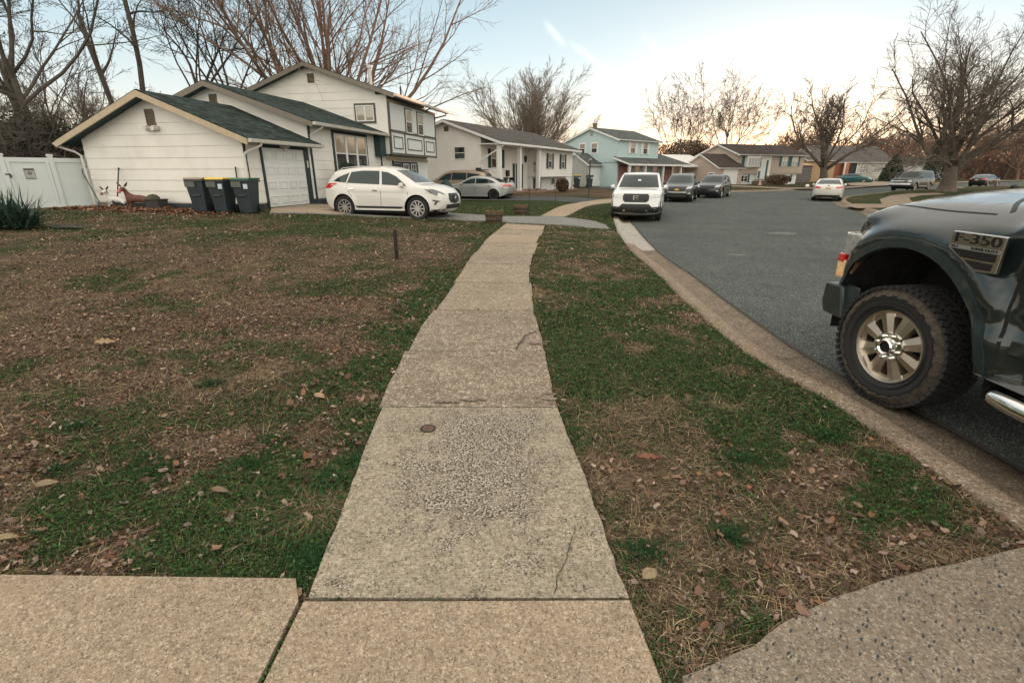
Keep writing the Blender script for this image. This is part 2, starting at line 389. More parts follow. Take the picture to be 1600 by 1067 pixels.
M['lamp_clear'] = plain('lamp_clear', (.42, .44, .44), .1, .4, var=.25, scale=25, coat=1)
M['lamp_dark'] = plain('lamp_smoked', (.08, .09, .1), .1, .2, var=.4, scale=20, coat=1)
M['lamp_red'] = plain('lamp_red', (.45, .012, .012), .15, var=.3, scale=20, coat=1)
M['lamp_amber'] = plain('lamp_amber', (.75, .25, .03), .15, var=.3, scale=30, coat=1)
M['white'] = plain('white_paint', (.66, .67, .66), .55, var=.04, scale=2, dirt=(.42, .40, .36, .2), dirts=.8)
M['white_trim'] = plain('white_trim', (.66, .66, .64), .5, var=.04)
M['vinyl'] = plain('white_vinyl', (.55, .60, .60), .45, var=.03, scale=1.5, dirt=(.32, .35, .30, .22), dirts=.9)
M['gold'] = plain('gold_badge', (.8, .55, .15), .3, .8)
M['plate'] = plain('plate', (.45, .36, .22), .5, var=.3, scale=30)
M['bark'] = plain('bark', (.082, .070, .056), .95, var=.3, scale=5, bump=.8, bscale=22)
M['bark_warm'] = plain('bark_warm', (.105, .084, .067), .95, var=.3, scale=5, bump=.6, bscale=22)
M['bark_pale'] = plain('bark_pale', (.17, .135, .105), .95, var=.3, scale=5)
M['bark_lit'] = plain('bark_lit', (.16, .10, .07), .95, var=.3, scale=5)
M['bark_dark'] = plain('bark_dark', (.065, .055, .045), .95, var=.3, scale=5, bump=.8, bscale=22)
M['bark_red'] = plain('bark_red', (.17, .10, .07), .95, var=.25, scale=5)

# ================================================================== GROUND, ROAD, KERBS, PAVEMENT
def offset(line, d):
    """polyline moved d metres to its left"""
    P = np.array(line, float)[:, :2]; T = np.gradient(P, axis=0); T /= np.linalg.norm(T, axis=1)[:, None] + 1e-9
    return P + d * np.c_[-T[:, 1], T[:, 0]]
lipA = [(3.3, -60), (3.1, -20), (2.98, -6), (2.95, 0)] + [(2.92, 2.38), (2.88, 3.17), (2.74, 4.04), (2.78, 5.32), (3.02, 8.08), (3.29, 11.48)] + \
    [G(985, 345, -.12), G(1003, 330, -.12), G(1043, 311, -.12), G(1092, 304.5, -.12), G(1145, 300.8, -.12), G(1200, 299.2, -.12), G(1267, 297, -.12),
     G(1321, 294.5, -.12), G(1394, 290.6, -.12), G(1487, 288, -.12), G(1600, 283.5, -.12)]
lipA.append((lipA[-1][0] + 120, lipA[-1][1] + 40))
lipA = resample(spline(lipA, 8), .4)
grassA = offset(lipA, .65)
lipB = [G(1600, 291.5, -.12), G(1490, 295.5, -.12), G(1399, 299.5, -.12), G(1364, 303.5, -.12), G(1334, 306.5, -.12), G(1312, 309.5, -.12), G(1303, 314, -.12), G(1307, 320, -.12),
        G(1322, 327, -.12), G(1345, 332, -.12), (14.2, 19), (12.9, 12), (12.6, 4), (12.5, -20), (12.5, -60)]
lipB = [(lipB[0][0] + 120, lipB[0][1] + 40)] + lipB
lipB = resample(spline(lipB, 8), .4)
grassB = offset(lipB, .65)

sideL = [(-.745, 1.08), (-.755, 1.40), (-.87, 2.94), (-.91, 4.03), (-.91, 5.04), (-.80, 7.48), (-.61, 11.4), (-.16, 15.34)]
sideR = [(.46, 1.08), (.435, 1.40), (.30, 2.94), (.28, 4.03), (.25, 5.46), (.32, 8.02), (.44, 9.73), (1.02, 15.34)]
SL = np.array(spline(sideL, 10)); SR = np.array(spline(sideR, 10))
def xl(y): return float(np.interp(y, SL[:, 1], SL[:, 0]))
def xr(y): return float(np.interp(y, SR[:, 1], SR[:, 0]))
PAVE = []      # polygons no grass grows on
def wob(line, amp, sc, seed):
    P = resample(line, .04); O = offset(P, 1) - P
    k = (fbm(P[:, 0] * sc, P[:, 1] * sc, 1, seed, 4) - .5) * 2 * amp
    return P + O * k[:, None]
joints = [1.385, 2.94, 4.03, 5.4, 6.85, 8.3, 9.6, 11.1, 12.5, 13.9, 15.34]
slabs = []
for i in range(len(joints) - 1):
    y0, y1 = joints[i] + .006, joints[i + 1] - .006
    ys = np.linspace(y0, y1, 8)
    a = .017 if i == 0 else .012
    jl, jr = (0, 0) if i == 0 else (rs.uniform(-.03, .03), rs.uniform(-.035, .02))
    Lf = wob([(xl(y) + jl, y) for y in ys], a, 3.0, 40 + i); Rt = wob([(xr(y) + jr, y) for y in ys], a * 1.7, 3.2, 60 + i)
    slabs.append([tuple(p) for p in Lf] + [tuple(p) for p in Rt[::-1]])
front_slab = [(-.775, -3.2), (-.762, 1.37), (-.2, 1.372)] + [(.43, 1.376), (.46, 1.08), (.50, .3), (.5, -3.2)]
left_slab = [(-6.5, -3.2), (-6.5, 1.50), (-3, 1.485), (-.835, 1.475), (-.781, 1.37), (-.781, -3.2)]
apron = [(.515, -3.2), (.515, .9)] + [tuple(p) for p in wob([(.53, 1.10), (.78, 1.2), (1.06, 1.335), (1.49, 1.49), (1.9, 1.60), (2.3, 1.70)], .03, 3, 90)] + [(2.98, 1.84), (2.97, .5), (3.0, -3.2)]
drive2 = [G(*p) for p in ((422, 333.5), (540, 336), (640, 340.5), (700, 342.5), (797, 348.3))] + [G(862, 351.3)] + [G(902, 353.3), G(946, 357.3)] + [(3.02, 13.6), (3.3, 16.4)] + \
    [G(*p) for p in ((943, 343), (915, 341), (880, 339.8), (845, 338.6), (787, 338.5), (705, 333.5), (640, 326), (500, 319.5), (476, 319.5), (424, 326.3))]
walk2L = [G(845, 338.2), G(867.5, 326.5), G(902.5, 317.5), G(934, 312.8), G(960, 310.5), G(1000, 306.5)]
walk2R = [G(880, 339.2), G(902.5, 329.5), G(929, 320), G(960, 316), G(1000, 309)]
walk2 = [tuple(p) for p in resample(spline(walk2L, 6), .5)] + [tuple(p) for p in resample(spline(walk2R, 6), .5)[::-1]]
drive3 = [G(*p) for p in ((690, 307.5), (800, 307), (890, 309), (936, 311.8), (926, 314.5), (904, 317), (880, 315.5), (860, 314), (800, 313.5), (700, 313.5))]
drive4 = [G(*p) for p in ((905, 293.5), (1000, 291), (1030, 294), (1040, 303), (1000, 305), (960, 297))]
farwalk = [G(*p) for p in ((1050, 288.5), (1140, 290), (1190, 292), (1225, 294), (1300, 294), (1400, 288.6), (1600, 281.6), (1600, 282.4), (1400, 289.6), (1300, 295.2), (1225, 295.8), (1190, 293.8), (1140, 291.6), (1050, 290.3))]
drive5 = [G(*p) for p in ((1322, 287), (1375, 283.5), (1450, 287.5), (1430, 289.8), (1350, 290.8), (1330, 290.5))]
islwalk = [G(*p) for p in ((1318, 322), (1335, 319), (1378, 319.5), (1374, 312), (1392, 306), (1420, 302.8), (1465, 302), (1478, 304), (1440, 306), (1420, 310), (1425, 316), (1500, 316), (1500, 324), (1340, 326))]
PAVE = [np.array(p) for p in slabs + [front_slab, left_slab, apron, drive2, walk2, drive3, drive4, farwalk, drive5, islwalk]]
PBB = [(p[:, 0].min(), p[:, 0].max(), p[:, 1].min(), p[:, 1].max()) for p in PAVE]
LAWN = np.array([tuple(p) for p in grassA] + [(900, 900), (-900, 900), (-900, -60)])
ISLE = np.array([tuple(p) for p in grassB] + [(400, -60), (400, 40)])
FOOT = []      # house footprints etc.
def on_lawn(P):
    k = inpoly(P, LAWN) | inpoly(P, ISLE)
    for p, b in zip(PAVE, PBB):
        c = k & (P[:, 0] > b[0]) & (P[:, 0] < b[1]) & (P[:, 1] > b[2]) & (P[:, 1] < b[3])
        i = np.where(c)[0]
        if len(i): k[i[inpoly(P[i], p)]] = False
    return k
def cover(x, y):
    """how green, how strawy, how leafy the lawn is: patches read off the photograph"""
    n1 = fbm(x, y, .9, 1, 5); n2 = fbm(x, y, 3.6, 5, 5); n3 = fbm(x, y, .35, 9, 4)
    gr = sstep(.445, .585, .45 * n1 + .55 * n2) * .95
    left = (x < -.2)
    edge = np.exp(-((x - np.interp(y, SL[:, 1], SL[:, 0])) / .34) ** 2) * sstep(.32, .56, n2 + .12)
    nearL = np.exp(-((y - 1.72) / .38) ** 2) * sstep(.40, .58, .35 * n1 + .65 * n2) * .75
    dull = sstep(1.9, 2.5, y) * (1 - sstep(8, 14, y))
    gl = np.clip(gr * (1 - .25 * dull) + edge * .9 + nearL * 1.0 + .45 * sstep(9, 15, y) * sstep(.4, .6, n3 + .1), 0, 1)
    edR = np.exp(-((x - np.interp(y, SR[:, 1], SR[:, 0]) - .25) / .28) ** 2) * sstep(2.7, 3.4, y) * (1 - sstep(5.0, 6, y))
    kerb = np.exp(-((x - 1.95) / .55) ** 2) * (1 - sstep(3.0, 5.5, y) * .4)
    brown = np.exp(-(((x - .85) / .42) ** 2 + ((y - 2.05) / .62) ** 2)) + .8 * np.exp(-(((x - .75) / .4) ** 2 + ((y - 3.0) / .35) ** 2)) + .7 * np.exp(-(((x - .55) / .2) ** 2 + ((y - 5.4) / .8) ** 2))
    gR = np.clip(sstep(.34, .55, .4 * n1 + .6 * n2) * .95 + edR + kerb * .6 * sstep(.35, .6, n2) - brown * .75 * sstep(.25, .5, n2 + .1), 0, 1)
    g = np.where(left, gl, gR)
    yard2 = sstep(17.5, 19, y + .12 * x) * (1 - sstep(30, 33, y)) * (x > -14)
    g = np.clip(g + yard2 * .8, 0, 1)
    yard3 = sstep(31, 34, y) * (x < 12) * (y < 60)
    g = g * (1 - .8 * yard3)
    g = np.where(y > 50, np.clip(.45 + .5 * (n1 - .5), 0, 1), g)
    lit = np.clip(sstep(.36, .55, fbm(x, y, .9, 21, 5) + .09 * left) * (1 - g * .85), 0, 1) * np.where(left, 1, .45) * (1 - sstep(11, 20, y) * .7)
    bed = ((y > 13.5) & (y < 17) & (x < -8.5)) * sstep(14.2, 15.2, y + .2 * (x + 8))
    lit = np.clip(lit + bed, 0, 1); g = g * (1 - bed)
    st = np.clip(1 - g - lit * .55, 0, 1)
    return g, st, lit

def groundmat():
    m, t, b = newmat('lawn_soil'); L = t.links.new
    tc = N_('ShaderNodeTexCoord', t); a = N_('ShaderNodeVertexColor', t, layer_name='Col'); s = N_('ShaderNodeSeparateColor', t); L(a.outputs[0], s.inputs[0])
    def noise(sc, d=6):
        n = N_('ShaderNodeTexNoise', t); n.inputs['Scale'].default_value = sc; n.inputs['Detail'].default_value = d; n.inputs['Roughness'].default_value = .65; L(tc.outputs['Object'], n.inputs['Vector']); return n.outputs[0]
    def ramp(x, pts):
        r = N_('ShaderNodeValToRGB', t); L(x, r.inputs[0]); el = r.color_ramp.elements
        el[0].position, el[0].color = pts[0][0], (*pts[0][1], 1); el[1].position, el[1].color = pts[-1][0], (*pts[-1][1], 1)
        for p, c in pts[1:-1]: q = el.new(p); q.color = (*c, 1)
        return r.outputs[0]
    def mix(f, x, y):
        n = N_('ShaderNodeMix', t, data_type='RGBA'); L(f, n.inputs['Factor']); L(x, n.inputs[6]); L(y, n.inputs[7]); return n.outputs[2]
    fine = noise(26, 10); mid = noise(9, 8)
    soil = ramp(fine, [(.34, (.008, .006, .005)), (.5, (.030, .022, .016)), (.68, (.11, .08, .055))])
    straw = ramp(fine, [(.36, (.014, .011, .007)), (.5, (.075, .056, .036)), (.64, (.29, .22, .14))])
    green = ramp(fine, [(.36, (.005, .008, .004)), (.5, (.026, .040, .014)), (.64, (.085, .105, .045))])
    litter = ramp(noise(60, 5), [(.38, (.012, .009, .007)), (.5, (.085, .060, .042)), (.64, (.28, .20, .145))])
    c = mix(s.outputs[1], soil, straw); c = mix(s.outputs[2], c, litter); c = mix(s.outputs[0], c, green)
    L(c, b.inputs['Base Color']); setp(b, Roughness=1.0); b.inputs['Specular IOR Level'].default_value = .05
    bu = N_('ShaderNodeBump', t); bu.inputs['Strength'].default_value = .9; bu.inputs['Distance'].default_value = .03; L(fine, bu.inputs['Height']); L(bu.outputs[0], b.inputs['Normal'])
    return m
M['lawn'] = groundmat()
def steiner(poly, spec):
    P = []; poly = np.array(poly)
    done = []
    for (x0, x1, y0, y1, s) in spec:
        gx, gy = np.meshgrid(np.arange(x0, x1, s), np.arange(y0, y1, s)); q = np.c_[gx.ravel(), gy.ravel()] + rs.uniform(-.2, .2, (gx.size, 2)) * s
        for (a0, a1, b0, b1) in done: q = q[~((q[:, 0] > a0) & (q[:, 0] < a1) & (q[:, 1] > b0) & (q[:, 1] < b1))]
        q = q[inpoly(q, poly)]
        P.append(q); done.append((x0 - s * .5, x1 + s * .5, y0 - s * .5, y1 + s * .5))
    return np.vstack(P)
def zone(name, poly, pts, mat, dz, cols=False, zf=None, skirt=0, kind='structure'):
    V, T = cdt(poly, pts)
    z = (zf(V[:, 0], V[:, 1]) if zf else gh(V[:, 0], V[:, 1]) + dz)
    A, B, C = V[T[:, 0]], V[T[:, 1]], V[T[:, 2]]; cr = (B[:, 0] - A[:, 0]) * (C[:, 1] - A[:, 1]) - (B[:, 1] - A[:, 1]) * (C[:, 0] - A[:, 0])
    T[cr < 0] = T[cr < 0][:, ::-1]
    V3 = np.c_[V, z]; cc = None
    if skirt:
        n = len(poly); Pz = (zf(np.array([p[0] for p in poly]), np.array([p[1] for p in poly])) if zf else gh(np.array([p[0] for p in poly]), np.array([p[1] for p in poly])) + dz)
        base = len(V3); up = np.c_[np.array([p[:2] for p in poly]), Pz]; dn = up.copy(); dn[:, 2] -= skirt
        V3 = np.vstack([V3, up, dn]); q = []
        for i in range(n):
            j = (i + 1) % n; q += [(base + i, base + n + i, base + j), (base + j, base + n + i, base + n + j)]
        T = np.vstack([T, q])
    if cols:
        g, s, l = cover(V3[:, 0], V3[:, 1]); cc = np.c_[g, s, l]
    o = raw_mesh(name, V3, T, mat, cc)
    if kind: o['kind'] = kind
    return o
micro = lambda x, y: gh(x, y) + (fbm(x, y, 2.5, 31, 3) - .5) * .026 * sstep(0, .35, np.abs(x + .25) - .7) * (np.abs(x) < 9)
zone('lawn', LAWN, steiner(LAWN, [(-6, 2.6, 1.0, 8, .13), (-16, 4, -2, 22, .5), (-40, 60, -20, 80, 2.5), (-300, 400, -60, 400, 25), (-880, 880, -55, 880, 120)]), M['lawn'], 0, True, lambda x, y: micro(x, y) - .014 - .16 * (inpoly(np.c_[x, y], drive2) & (x > 1.6)))
zone('island_lawn', ISLE, steiner(ISLE, [(12, 45, 5, 50, 1.0), (0, 380, -55, 220, 12)]), M['lawn'], 0, True, lambda x, y: gh(x, y) - .012)
M['asphalt'] = speckle('asphalt', (.070, .082, .076), (.026, .033, .031), (.27, .29, .27), scale=130, big=.35, var=.2, stain=(.11, .12, .113, .45), rough=.85, bump=.5)
ROAD = [tuple(p) for p in lipA] + [tuple(p) for p in lipB]
zone('road', ROAD, steiner(ROAD, [(2.5, 14, -5, 45, .8), (0, 300, -50, 300, 6)]), M['asphalt'], 0, zf=lambda x, y: gh(x, y) - .12)
M['kerb'] = speckle('kerb_concrete', (.27, .21, .15), (.16, .122, .088), (.38, .33, .27), scale=110, big=.9, var=.2, stain=(.11, .092, .072, .55), bump=.4)
M['kerb_new'] = speckle('kerb_new_concrete', (.38, .36, .32), (.30, .28, .25), (.5, .48, .44), scale=110, big=1.3, var=.1, stain=(.24, .20, .16, .5), bump=.3)
M['gutterpan'] = speckle('gutter_concrete', (.21, .168, .125), (.12, .094, .07), (.33, .28, .22), scale=110, big=.9, var=.22, stain=(.075, .062, .048, .7), bump=.4)
def kerb(name, lip, ymin=None, newr=None, label=None):
    P = np.array(lip); T = np.gradient(P, axis=0); T /= np.linalg.norm(T, axis=1)[:, None]; Nn = np.c_[-T[:, 1], T[:, 0]]
    prof = [(-.01, -.20), (-.01, -.114), (.16, -.135), (.28, -.138), (.40, -.075), (.46, -.012), (.50, .004), (.66, .006), (.67, -.15)]
    V, Tt, mi = [], [], []; s = 0; k = len(prof); last = 0
    cum = np.r_[0, np.cumsum(np.hypot(*(P[1:] - P[:-1]).T))]
    for i in range(len(P)):
        for d, z in prof:
            q = P[i] + Nn[i] * d; V.append((q[0], q[1], g1(*q) + z))
    for i in range(len(P) - 1):
        if ymin is not None and P[i][1] < ymin: continue
        new = newr is not None and newr[0] < P[i][1] < newr[1] and P[i][0] < 8
        for j in range(k - 1):
            a, b_, c, d = i * k + j, i * k + j + 1, (i + 1) * k + j + 1, (i + 1) * k + j
            Tt += [(a, b_, c), (a, c, d)]; mi += [1 if new else (2 if j in (1, 2, 3) else 0)] * 2
    o = raw_mesh(name, V, Tt, [M['kerb'], M['kerb_new'], M['gutterpan']], mi=mi, smooth=False); o['kind'] = 'structure'; return o
kerb('kerb', resample(lipA, .25), ymin=1.5, newr=(10.8, 19.0))
b0 = MB(); b0.add([(-60, -40, -.42), (300, -40, -.42), (300, 300, -.42), (-60, 300, -.42)], [(0, 1, 2, 3)]); b0.obj('ground', plain('subsoil', (.05, .04, .03), .95, scale=2))['kind'] = 'structure'
kerb('kerb', resample(lipB, .5))
# dark, crumbled asphalt seam along the kerb
sm = MB(); P = resample(lipA, .12); P = P[(P[:, 1] > 1.7) & (P[:, 1] < 24)]; Oa = offset(P, 1) - P
wv = .035 + .06 * fbm(P[:, 0] * 2, P[:, 1] * 2, 1, 71, 4) ** 2
vv = []
for i in range(len(P)):
    a = P[i] + Oa[i] * .0; b_ = P[i] - Oa[i] * wv[i]; vv += [(a[0], a[1], g1(*a) - .1125), (b_[0], b_[1], g1(*b_) - .1155)]
sm.add(vv, [(2 * i, 2 * i + 1, 2 * i + 3, 2 * i + 2) for i in range(len(P) - 1)])
M['seam'] = plain('seam_dirt', (.036, .031, .026), .95, var=.4, scale=30, bump=.6)
sm.obj('road_edge', M['seam'])['kind'] = 'structure'

# pavement slabs, each cast on its own
M['s_worn'] = speckle('worn_slab', (.37, .32, .245), (.27, .232, .175), (.46, .41, .33), scale=150, big=1.6, var=.14, stain=(.17, .14, .10, .45), wear=.85, bump=.8)
M['s_tan'] = speckle('tan_slab', (.30, .25, .19), (.15, .12, .09), (.50, .44, .36), scale=95, big=1.1, var=.2, stain=(.13, .10, .07, .6), bump=.7)
M['s_tan2'] = speckle('pale_slab', (.33, .272, .205), (.165, .134, .10), (.50, .44, .355), scale=95, big=1.3, var=.14, stain=(.2, .155, .11, .5), bump=.6)
M['s_front'] = speckle('front_slab', (.37, .292, .212), (.255, .20, .145), (.47, .40, .31), scale=190, big=1.0, var=.15, stain=(.25, .185, .13, .45), bump=.5)
M['s_apron'] = speckle('apron', (.262, .218, .168), (.18, .148, .114), (.37, .33, .27), scale=170, big=.8, var=.16, stain=(.15, .125, .10, .5), bump=.5, peb=(.055, .06, .065))
M['s_grey'] = speckle('grey_drive', (.22, .22, .205), (.155, .155, .145), (.34, .33, .31), scale=70, big=.6, var=.12, stain=(.14, .13, .115, .5))
M['s_asph'] = speckle('drive_asphalt', (.075, .078, .08), (.045, .047, .05), (.18, .18, .18), scale=90, big=.5, var=.15)
def pts_in(poly, s):
    p = np.array(poly); return steiner(poly, [(p[:, 0].min(), p[:, 0].max(), p[:, 1].min(), p[:, 1].max(), s)])
mats_s = ['s_worn', 's_tan', 's_tan', 's_tan2', 's_tan2', 's_tan', 's_tan2', 's_front', 's_tan2', 's_front']
for i, (p, mm) in enumerate(zip(slabs, mats_s)):
    tilt = rs.uniform(-.006, .006) if i else 0
    zone('sidewalk', p, pts_in(p, .25), M[mm], .016 + tilt, skirt=.08)
zone('sidewalk', front_slab, pts_in(front_slab, .3), M['s_front'], .020, skirt=.08)
zone('sidewalk', left_slab, pts_in(left_slab, .4), M['s_front'], .022, skirt=.08)
zone('driveway', apron, pts_in(apron, .2), M['s_apron'], 0, zf=lambda x, y: gh(x, y) + .014 - .122 * sstep(2.1, 2.95, x), skirt=.06)
zone('driveway', drive2, pts_in(drive2, .6), M['s_grey'], 0, zf=lambda x, y: gh(x, y) + .016 - .125 * sstep(2.2, 3.3, x) * (y > 12), skirt=.05)
tanp = [G(*p) for p in ((422, 333), (540, 335.5), (560, 331), (545, 324), (500, 320), (476, 320.5), (424, 327))]
zone('driveway', tanp, pts_in(tanp, .5), M['s_front'], .024)
zone('sidewalk', walk2, pts_in(walk2, .6), M['s_front'], .022, skirt=.05)
zone('driveway', drive3, pts_in(drive3, 1), M['s_asph'], .012)
zone('driveway', drive4, pts_in(drive4, 2), M['s_asph'], .03)
zone('path', farwalk, pts_in(farwalk, 3), M['s_tan2'], .03)
zone('driveway', drive5, pts_in(drive5, 2), M['s_tan2'], .04)
zone('path', islwalk, pts_in(islwalk, 1), M['kerb'], .02)
# dark seams, cracks and stains in the slabs, as thin dirt-filled grooves
cr = MB()
def strip(pts, w0, dz, seed=0):
    P = resample(pts, .02); O = offset(P, 1) - P; n = len(P)
    k = (fbm(P[:, 0] * 14, P[:, 1] * 14, 1, seed, 3) - .5) * .03
    ww = w0 * (.45 + 1.2 * fbm(P[:, 0] * 25, P[:, 1] * 25, 1, seed + 3, 2)); vs = []
    for i in range(n):
        c_ = P[i] + O[i] * k[i]; a = c_ + O[i] * ww[i] / 2; b_ = c_ - O[i] * ww[i] / 2; z = g1(*c_) + dz
        vs += [(*a, z), (*b_, z)]
    cr.add(vs, [(2 * i, 2 * i + 1, 2 * i + 3, 2 * i + 2) for i in range(n - 1)])
strip([G(*p) for p in ((862, 935), (873, 903), (882, 880), (893, 850), (897, 827))], .003, .0235, 3)
strip([G(*p) for p in ((806, 549), (812, 540), (822, 527), (838, 520))], .013, .0255, 5)
strip([G(*p) for p in ((735, 534), (780, 531), (812, 529))], .005, .0245, 8)
cr.obj('sidewalk_crack', M['seam'])['kind'] = 'structure'
st = MB()
def blob(cx, cy, rx, ry, dz, seed):
    n = 40; vs = [(cx, cy, g1(cx, cy) + dz)]
    for i in range(n):
        a = 2 * PI * i / n; k = .55 + .9 * float(fbm(np.array(math.cos(a) * 2 + seed), np.array(math.sin(a) * 2 + seed), 1, seed, 4)); x, y = cx + rx * k * math.cos(a), cy + ry * k * math.sin(a)
        vs.append((x, y, g1(x, y) + dz))
    st.add(vs, [(0, i + 1, (i + 1) % n + 1) for i in range(n)])
M['stain'] = plain('damp_stain', (.20, .16, .118), .9, var=.4, scale=25, bump=.4)
for p in ((856, 628, .06, .05), (838, 540, .08, .035), (738, 629, .09, .016), (700, 631, .07, .01)):
    q = G(p[0], p[1])
    for k in range(26): blob(q[0] + rs.normal(0, p[2] * .7), q[1] + rs.normal(0, p[3] * .8), abs(rs.normal(.012, .008)) + .003, abs(rs.normal(.008, .005)) + .002, .0262 + k * .00004, int(p[0]) % 40 + k)
st.obj('sidewalk_stain', M['stain'])['kind'] = 'structure'

# cracks and old patches in the asphalt
rc = MB(); _k = cr; cr = rc
for pts, w0 in (([(3.6, 8.5), (4.6, 9.4), (6.2, 9.9), (8.4, 11.2)], .016), ([(5.2, 5.4), (6.0, 7.2), (6.4, 9.6), (7.6, 12.5), (8.2, 16)], .014), ([(4.4, 13.2), (6.5, 14.4), (9.5, 14.6), (12, 15.8)], .02), ([(7, 19), (10, 21), (14, 22), (17.5, 25)], .025), ([(6, 23), (9.5, 27), (13, 29), (18, 30)], .03), ([(10, 16), (11, 20), (13.5, 26), (18, 33)], .03)):
    strip(pts, w0, -.1165, int(w0 * 1000) + len(pts))
cr = _k
rc.obj('road_crack', plain('crack_tar', (.04, .043, .042), .9))['kind'] = 'structure'
pt_ = MB(); st_keep = st; st = pt_
for (cx, cy, rx, ry) in ((8.3, 15.2, .42, .22), (4.9, 10.6, .25, .12), (6.2, 7.0, .3, .14)): blob(cx, cy, rx, ry, -.1162, int(cx * 10))
st = st_keep
pt_.obj('road_patch', plain('pale_patch', (.115, .122, .116), .9, var=.3, scale=9, bump=.3))['kind'] = 'structure'

# contraction joints across the kerb
kj = MB(); P = resample(lipA, 3.05); T_ = np.gradient(P, axis=0); T_ /= np.linalg.norm(T_, axis=1)[:, None]; Nj = np.c_[-T_[:, 1], T_[:, 0]]
for i in range(len(P)):
    if not (1.9 < P[i][1] < 40): continue
    for (d0, z0, d1, z1) in ((0, -.113, .16, -.133), (.16, -.133, .28, -.136), (.28, -.136, .40, -.073), (.40, -.073, .46, -.010), (.46, -.010, .66, .009)):
        a = P[i] + Nj[i] * d0; b_ = P[i] + Nj[i] * d1; t_ = T_[i] * .005
        kj.add([(*(a - t_), g1(*a) + z0), (*(a + t_), g1(*a) + z0), (*(b_ + t_), g1(*b_) + z1), (*(b_ - t_), g1(*b_) + z1)], [(0, 1, 2, 3)])
kj.obj('kerb_joint', M['seam'])['kind'] = 'structure'

# ================================================================== GRASS, LITTER
def in_view(P, z=0, m=40):
    X, Y = P[:, 0], P[:, 1]; Z = z - CAMH; zc = Y * CT - Z * ST
    px = 800 + F * X / np.maximum(zc, .01); py = 533.5 - F * (Y * ST + Z * CT) / np.maximum(zc, .01)
    return (zc > .3) & (px > -m - 60) & (px < 1660 + m) & (py < 1110 + m)
def scatter(x0, x1, y0, y1, dens):
    n = int((x1 - x0) * (y1 - y0) * dens); P = np.c_[rs.uniform(x0, x1, n), rs.uniform(y0, y1, n)]
    P = P[in_view(P)]; return P[on_lawn(P)]
def gz(P): return micro(P[:, 0], P[:, 1]) - .014
GV, GT, GC = [], [], []; gofs = 0
def push(V, T, C):
    global gofs
    GV.append(V); GT.append(T + gofs); GC.append(C); gofs += len(V)
def blades(P, h, w, lean, pal, tips=None, curl=.5):
    n = len(P)
    if not n: return
    z = gz(P); a = rs.uniform(0, 2 * PI, n); f = rs.uniform(0, 2 * PI, n)
    d = np.c_[np.cos(a), np.sin(a)]; s = np.c_[-np.sin(a), np.cos(a)] * (w * rs.uniform(.6, 1.3, n) / 2)[:, None]
    hh = h * rs.uniform(.5, 1.35, n); ln = lean * rs.uniform(.3, 1.5, n)
    m = P + d * (hh * ln * .45)[:, None]; t = P + d * (hh * ln * (1 + curl))[:, None]
    zm = z + hh * .55 / (1 + ln * .5); zt = z + hh / (1 + ln * 1.6)
    V = np.empty((n, 5, 3)); V[:, 0, :2] = P - s; V[:, 1, :2] = P + s; V[:, 2, :2] = m - s * .8; V[:, 3, :2] = m + s * .8; V[:, 4, :2] = t
    V[:, 0, 2] = z; V[:, 1, 2] = z; V[:, 2, 2] = zm; V[:, 3, 2] = zm; V[:, 4, 2] = zt
    b = np.arange(n)[:, None] * 5
    T = np.stack([b + [0, 1, 3], b + [0, 3, 2], b + [2, 3, 4]], 1).reshape(-1, 3)
    pal = np.array(pal); c = pal[rs.randint(0, len(pal), n)] * rs.uniform(.55, 1.5, (n, 1))
    C = np.repeat(c[:, None, :], 5, 1); push(V.reshape(-1, 3), T, C.reshape(-1, 3))
GREEN = [(.030, .066, .020), (.046, .088, .026), (.018, .042, .018), (.078, .105, .038), (.036, .064, .028), (.12, .12, .055), (.15, .13, .07)]
STRAW = [(.27, .20, .125), (.18, .125, .08), (.40, .32, .205), (.11, .078, .052), (.23, .155, .105), (.07, .05, .036), (.31, .24, .145)]
for (x0, x1, y0, y1, dn, ds, hg, wg) in ((-3.2, 2.7, .9, 2.6, 9000, 8000, .032, .0034), (-5, 2.7, 2.6, 4.6, 4600, 5200, .034, .0042), (-8, 3, 4.6, 8, 1500, 2200, .036, .006),
                                       (-15, 4, 8, 14, 420, 650, .040, .011), (-18, 6, 14, 24, 120, 150, .05, .024)):
    P = scatter(x0, x1, y0, y1, dn); g, s, l = cover(P[:, 0], P[:, 1]); k = rs.rand(len(P)) < (g * .92 + .08)
    blades(P[k], hg, wg, .9, GREEN)
    P = scatter(x0, x1, y0, y1, ds); g, s, l = cover(P[:, 0], P[:, 1]); k = rs.rand(len(P)) < (s * .85 + .10) * np.where(P[:, 0] < -.3, .8, 1)
    blades(P[k], hg * 1.05, wg * .95, 2.2, STRAW, curl=1.0)
# tufts of longer grass
tf = [G(*p) for p in ((245, 735), (430, 686), (395, 722), (1140, 835), (1010, 865), (540, 690), (560, 720), (520, 750), (230, 715), (1150, 715), (90, 735), (610, 640), (640, 520), (1290, 680), (330, 600), (120, 665), (480, 880), (510, 860))]
tl = []
for (x, y) in tf:
    n = 230; r = np.abs(rs.normal(0, .055, n)); a = rs.uniform(0, 2 * PI, n); tl.append(np.c_[x + r * np.cos(a) * 1.5, y + r * np.sin(a)])
tl = np.vstack(tl); tl = tl[on_lawn(tl)]; blades(tl, .058, .004, 1.1, [(.022, .058, .022), (.03, .075, .028), (.018, .045, .02)])
# straw tussock beside the slab
q = G(500, 790); P = np.c_[rs.normal(q[0], .07, 500), rs.normal(q[1], .05, 500)]; P = P[on_lawn(P)]; blades(P, .05, .003, 2.4, STRAW, curl=1)
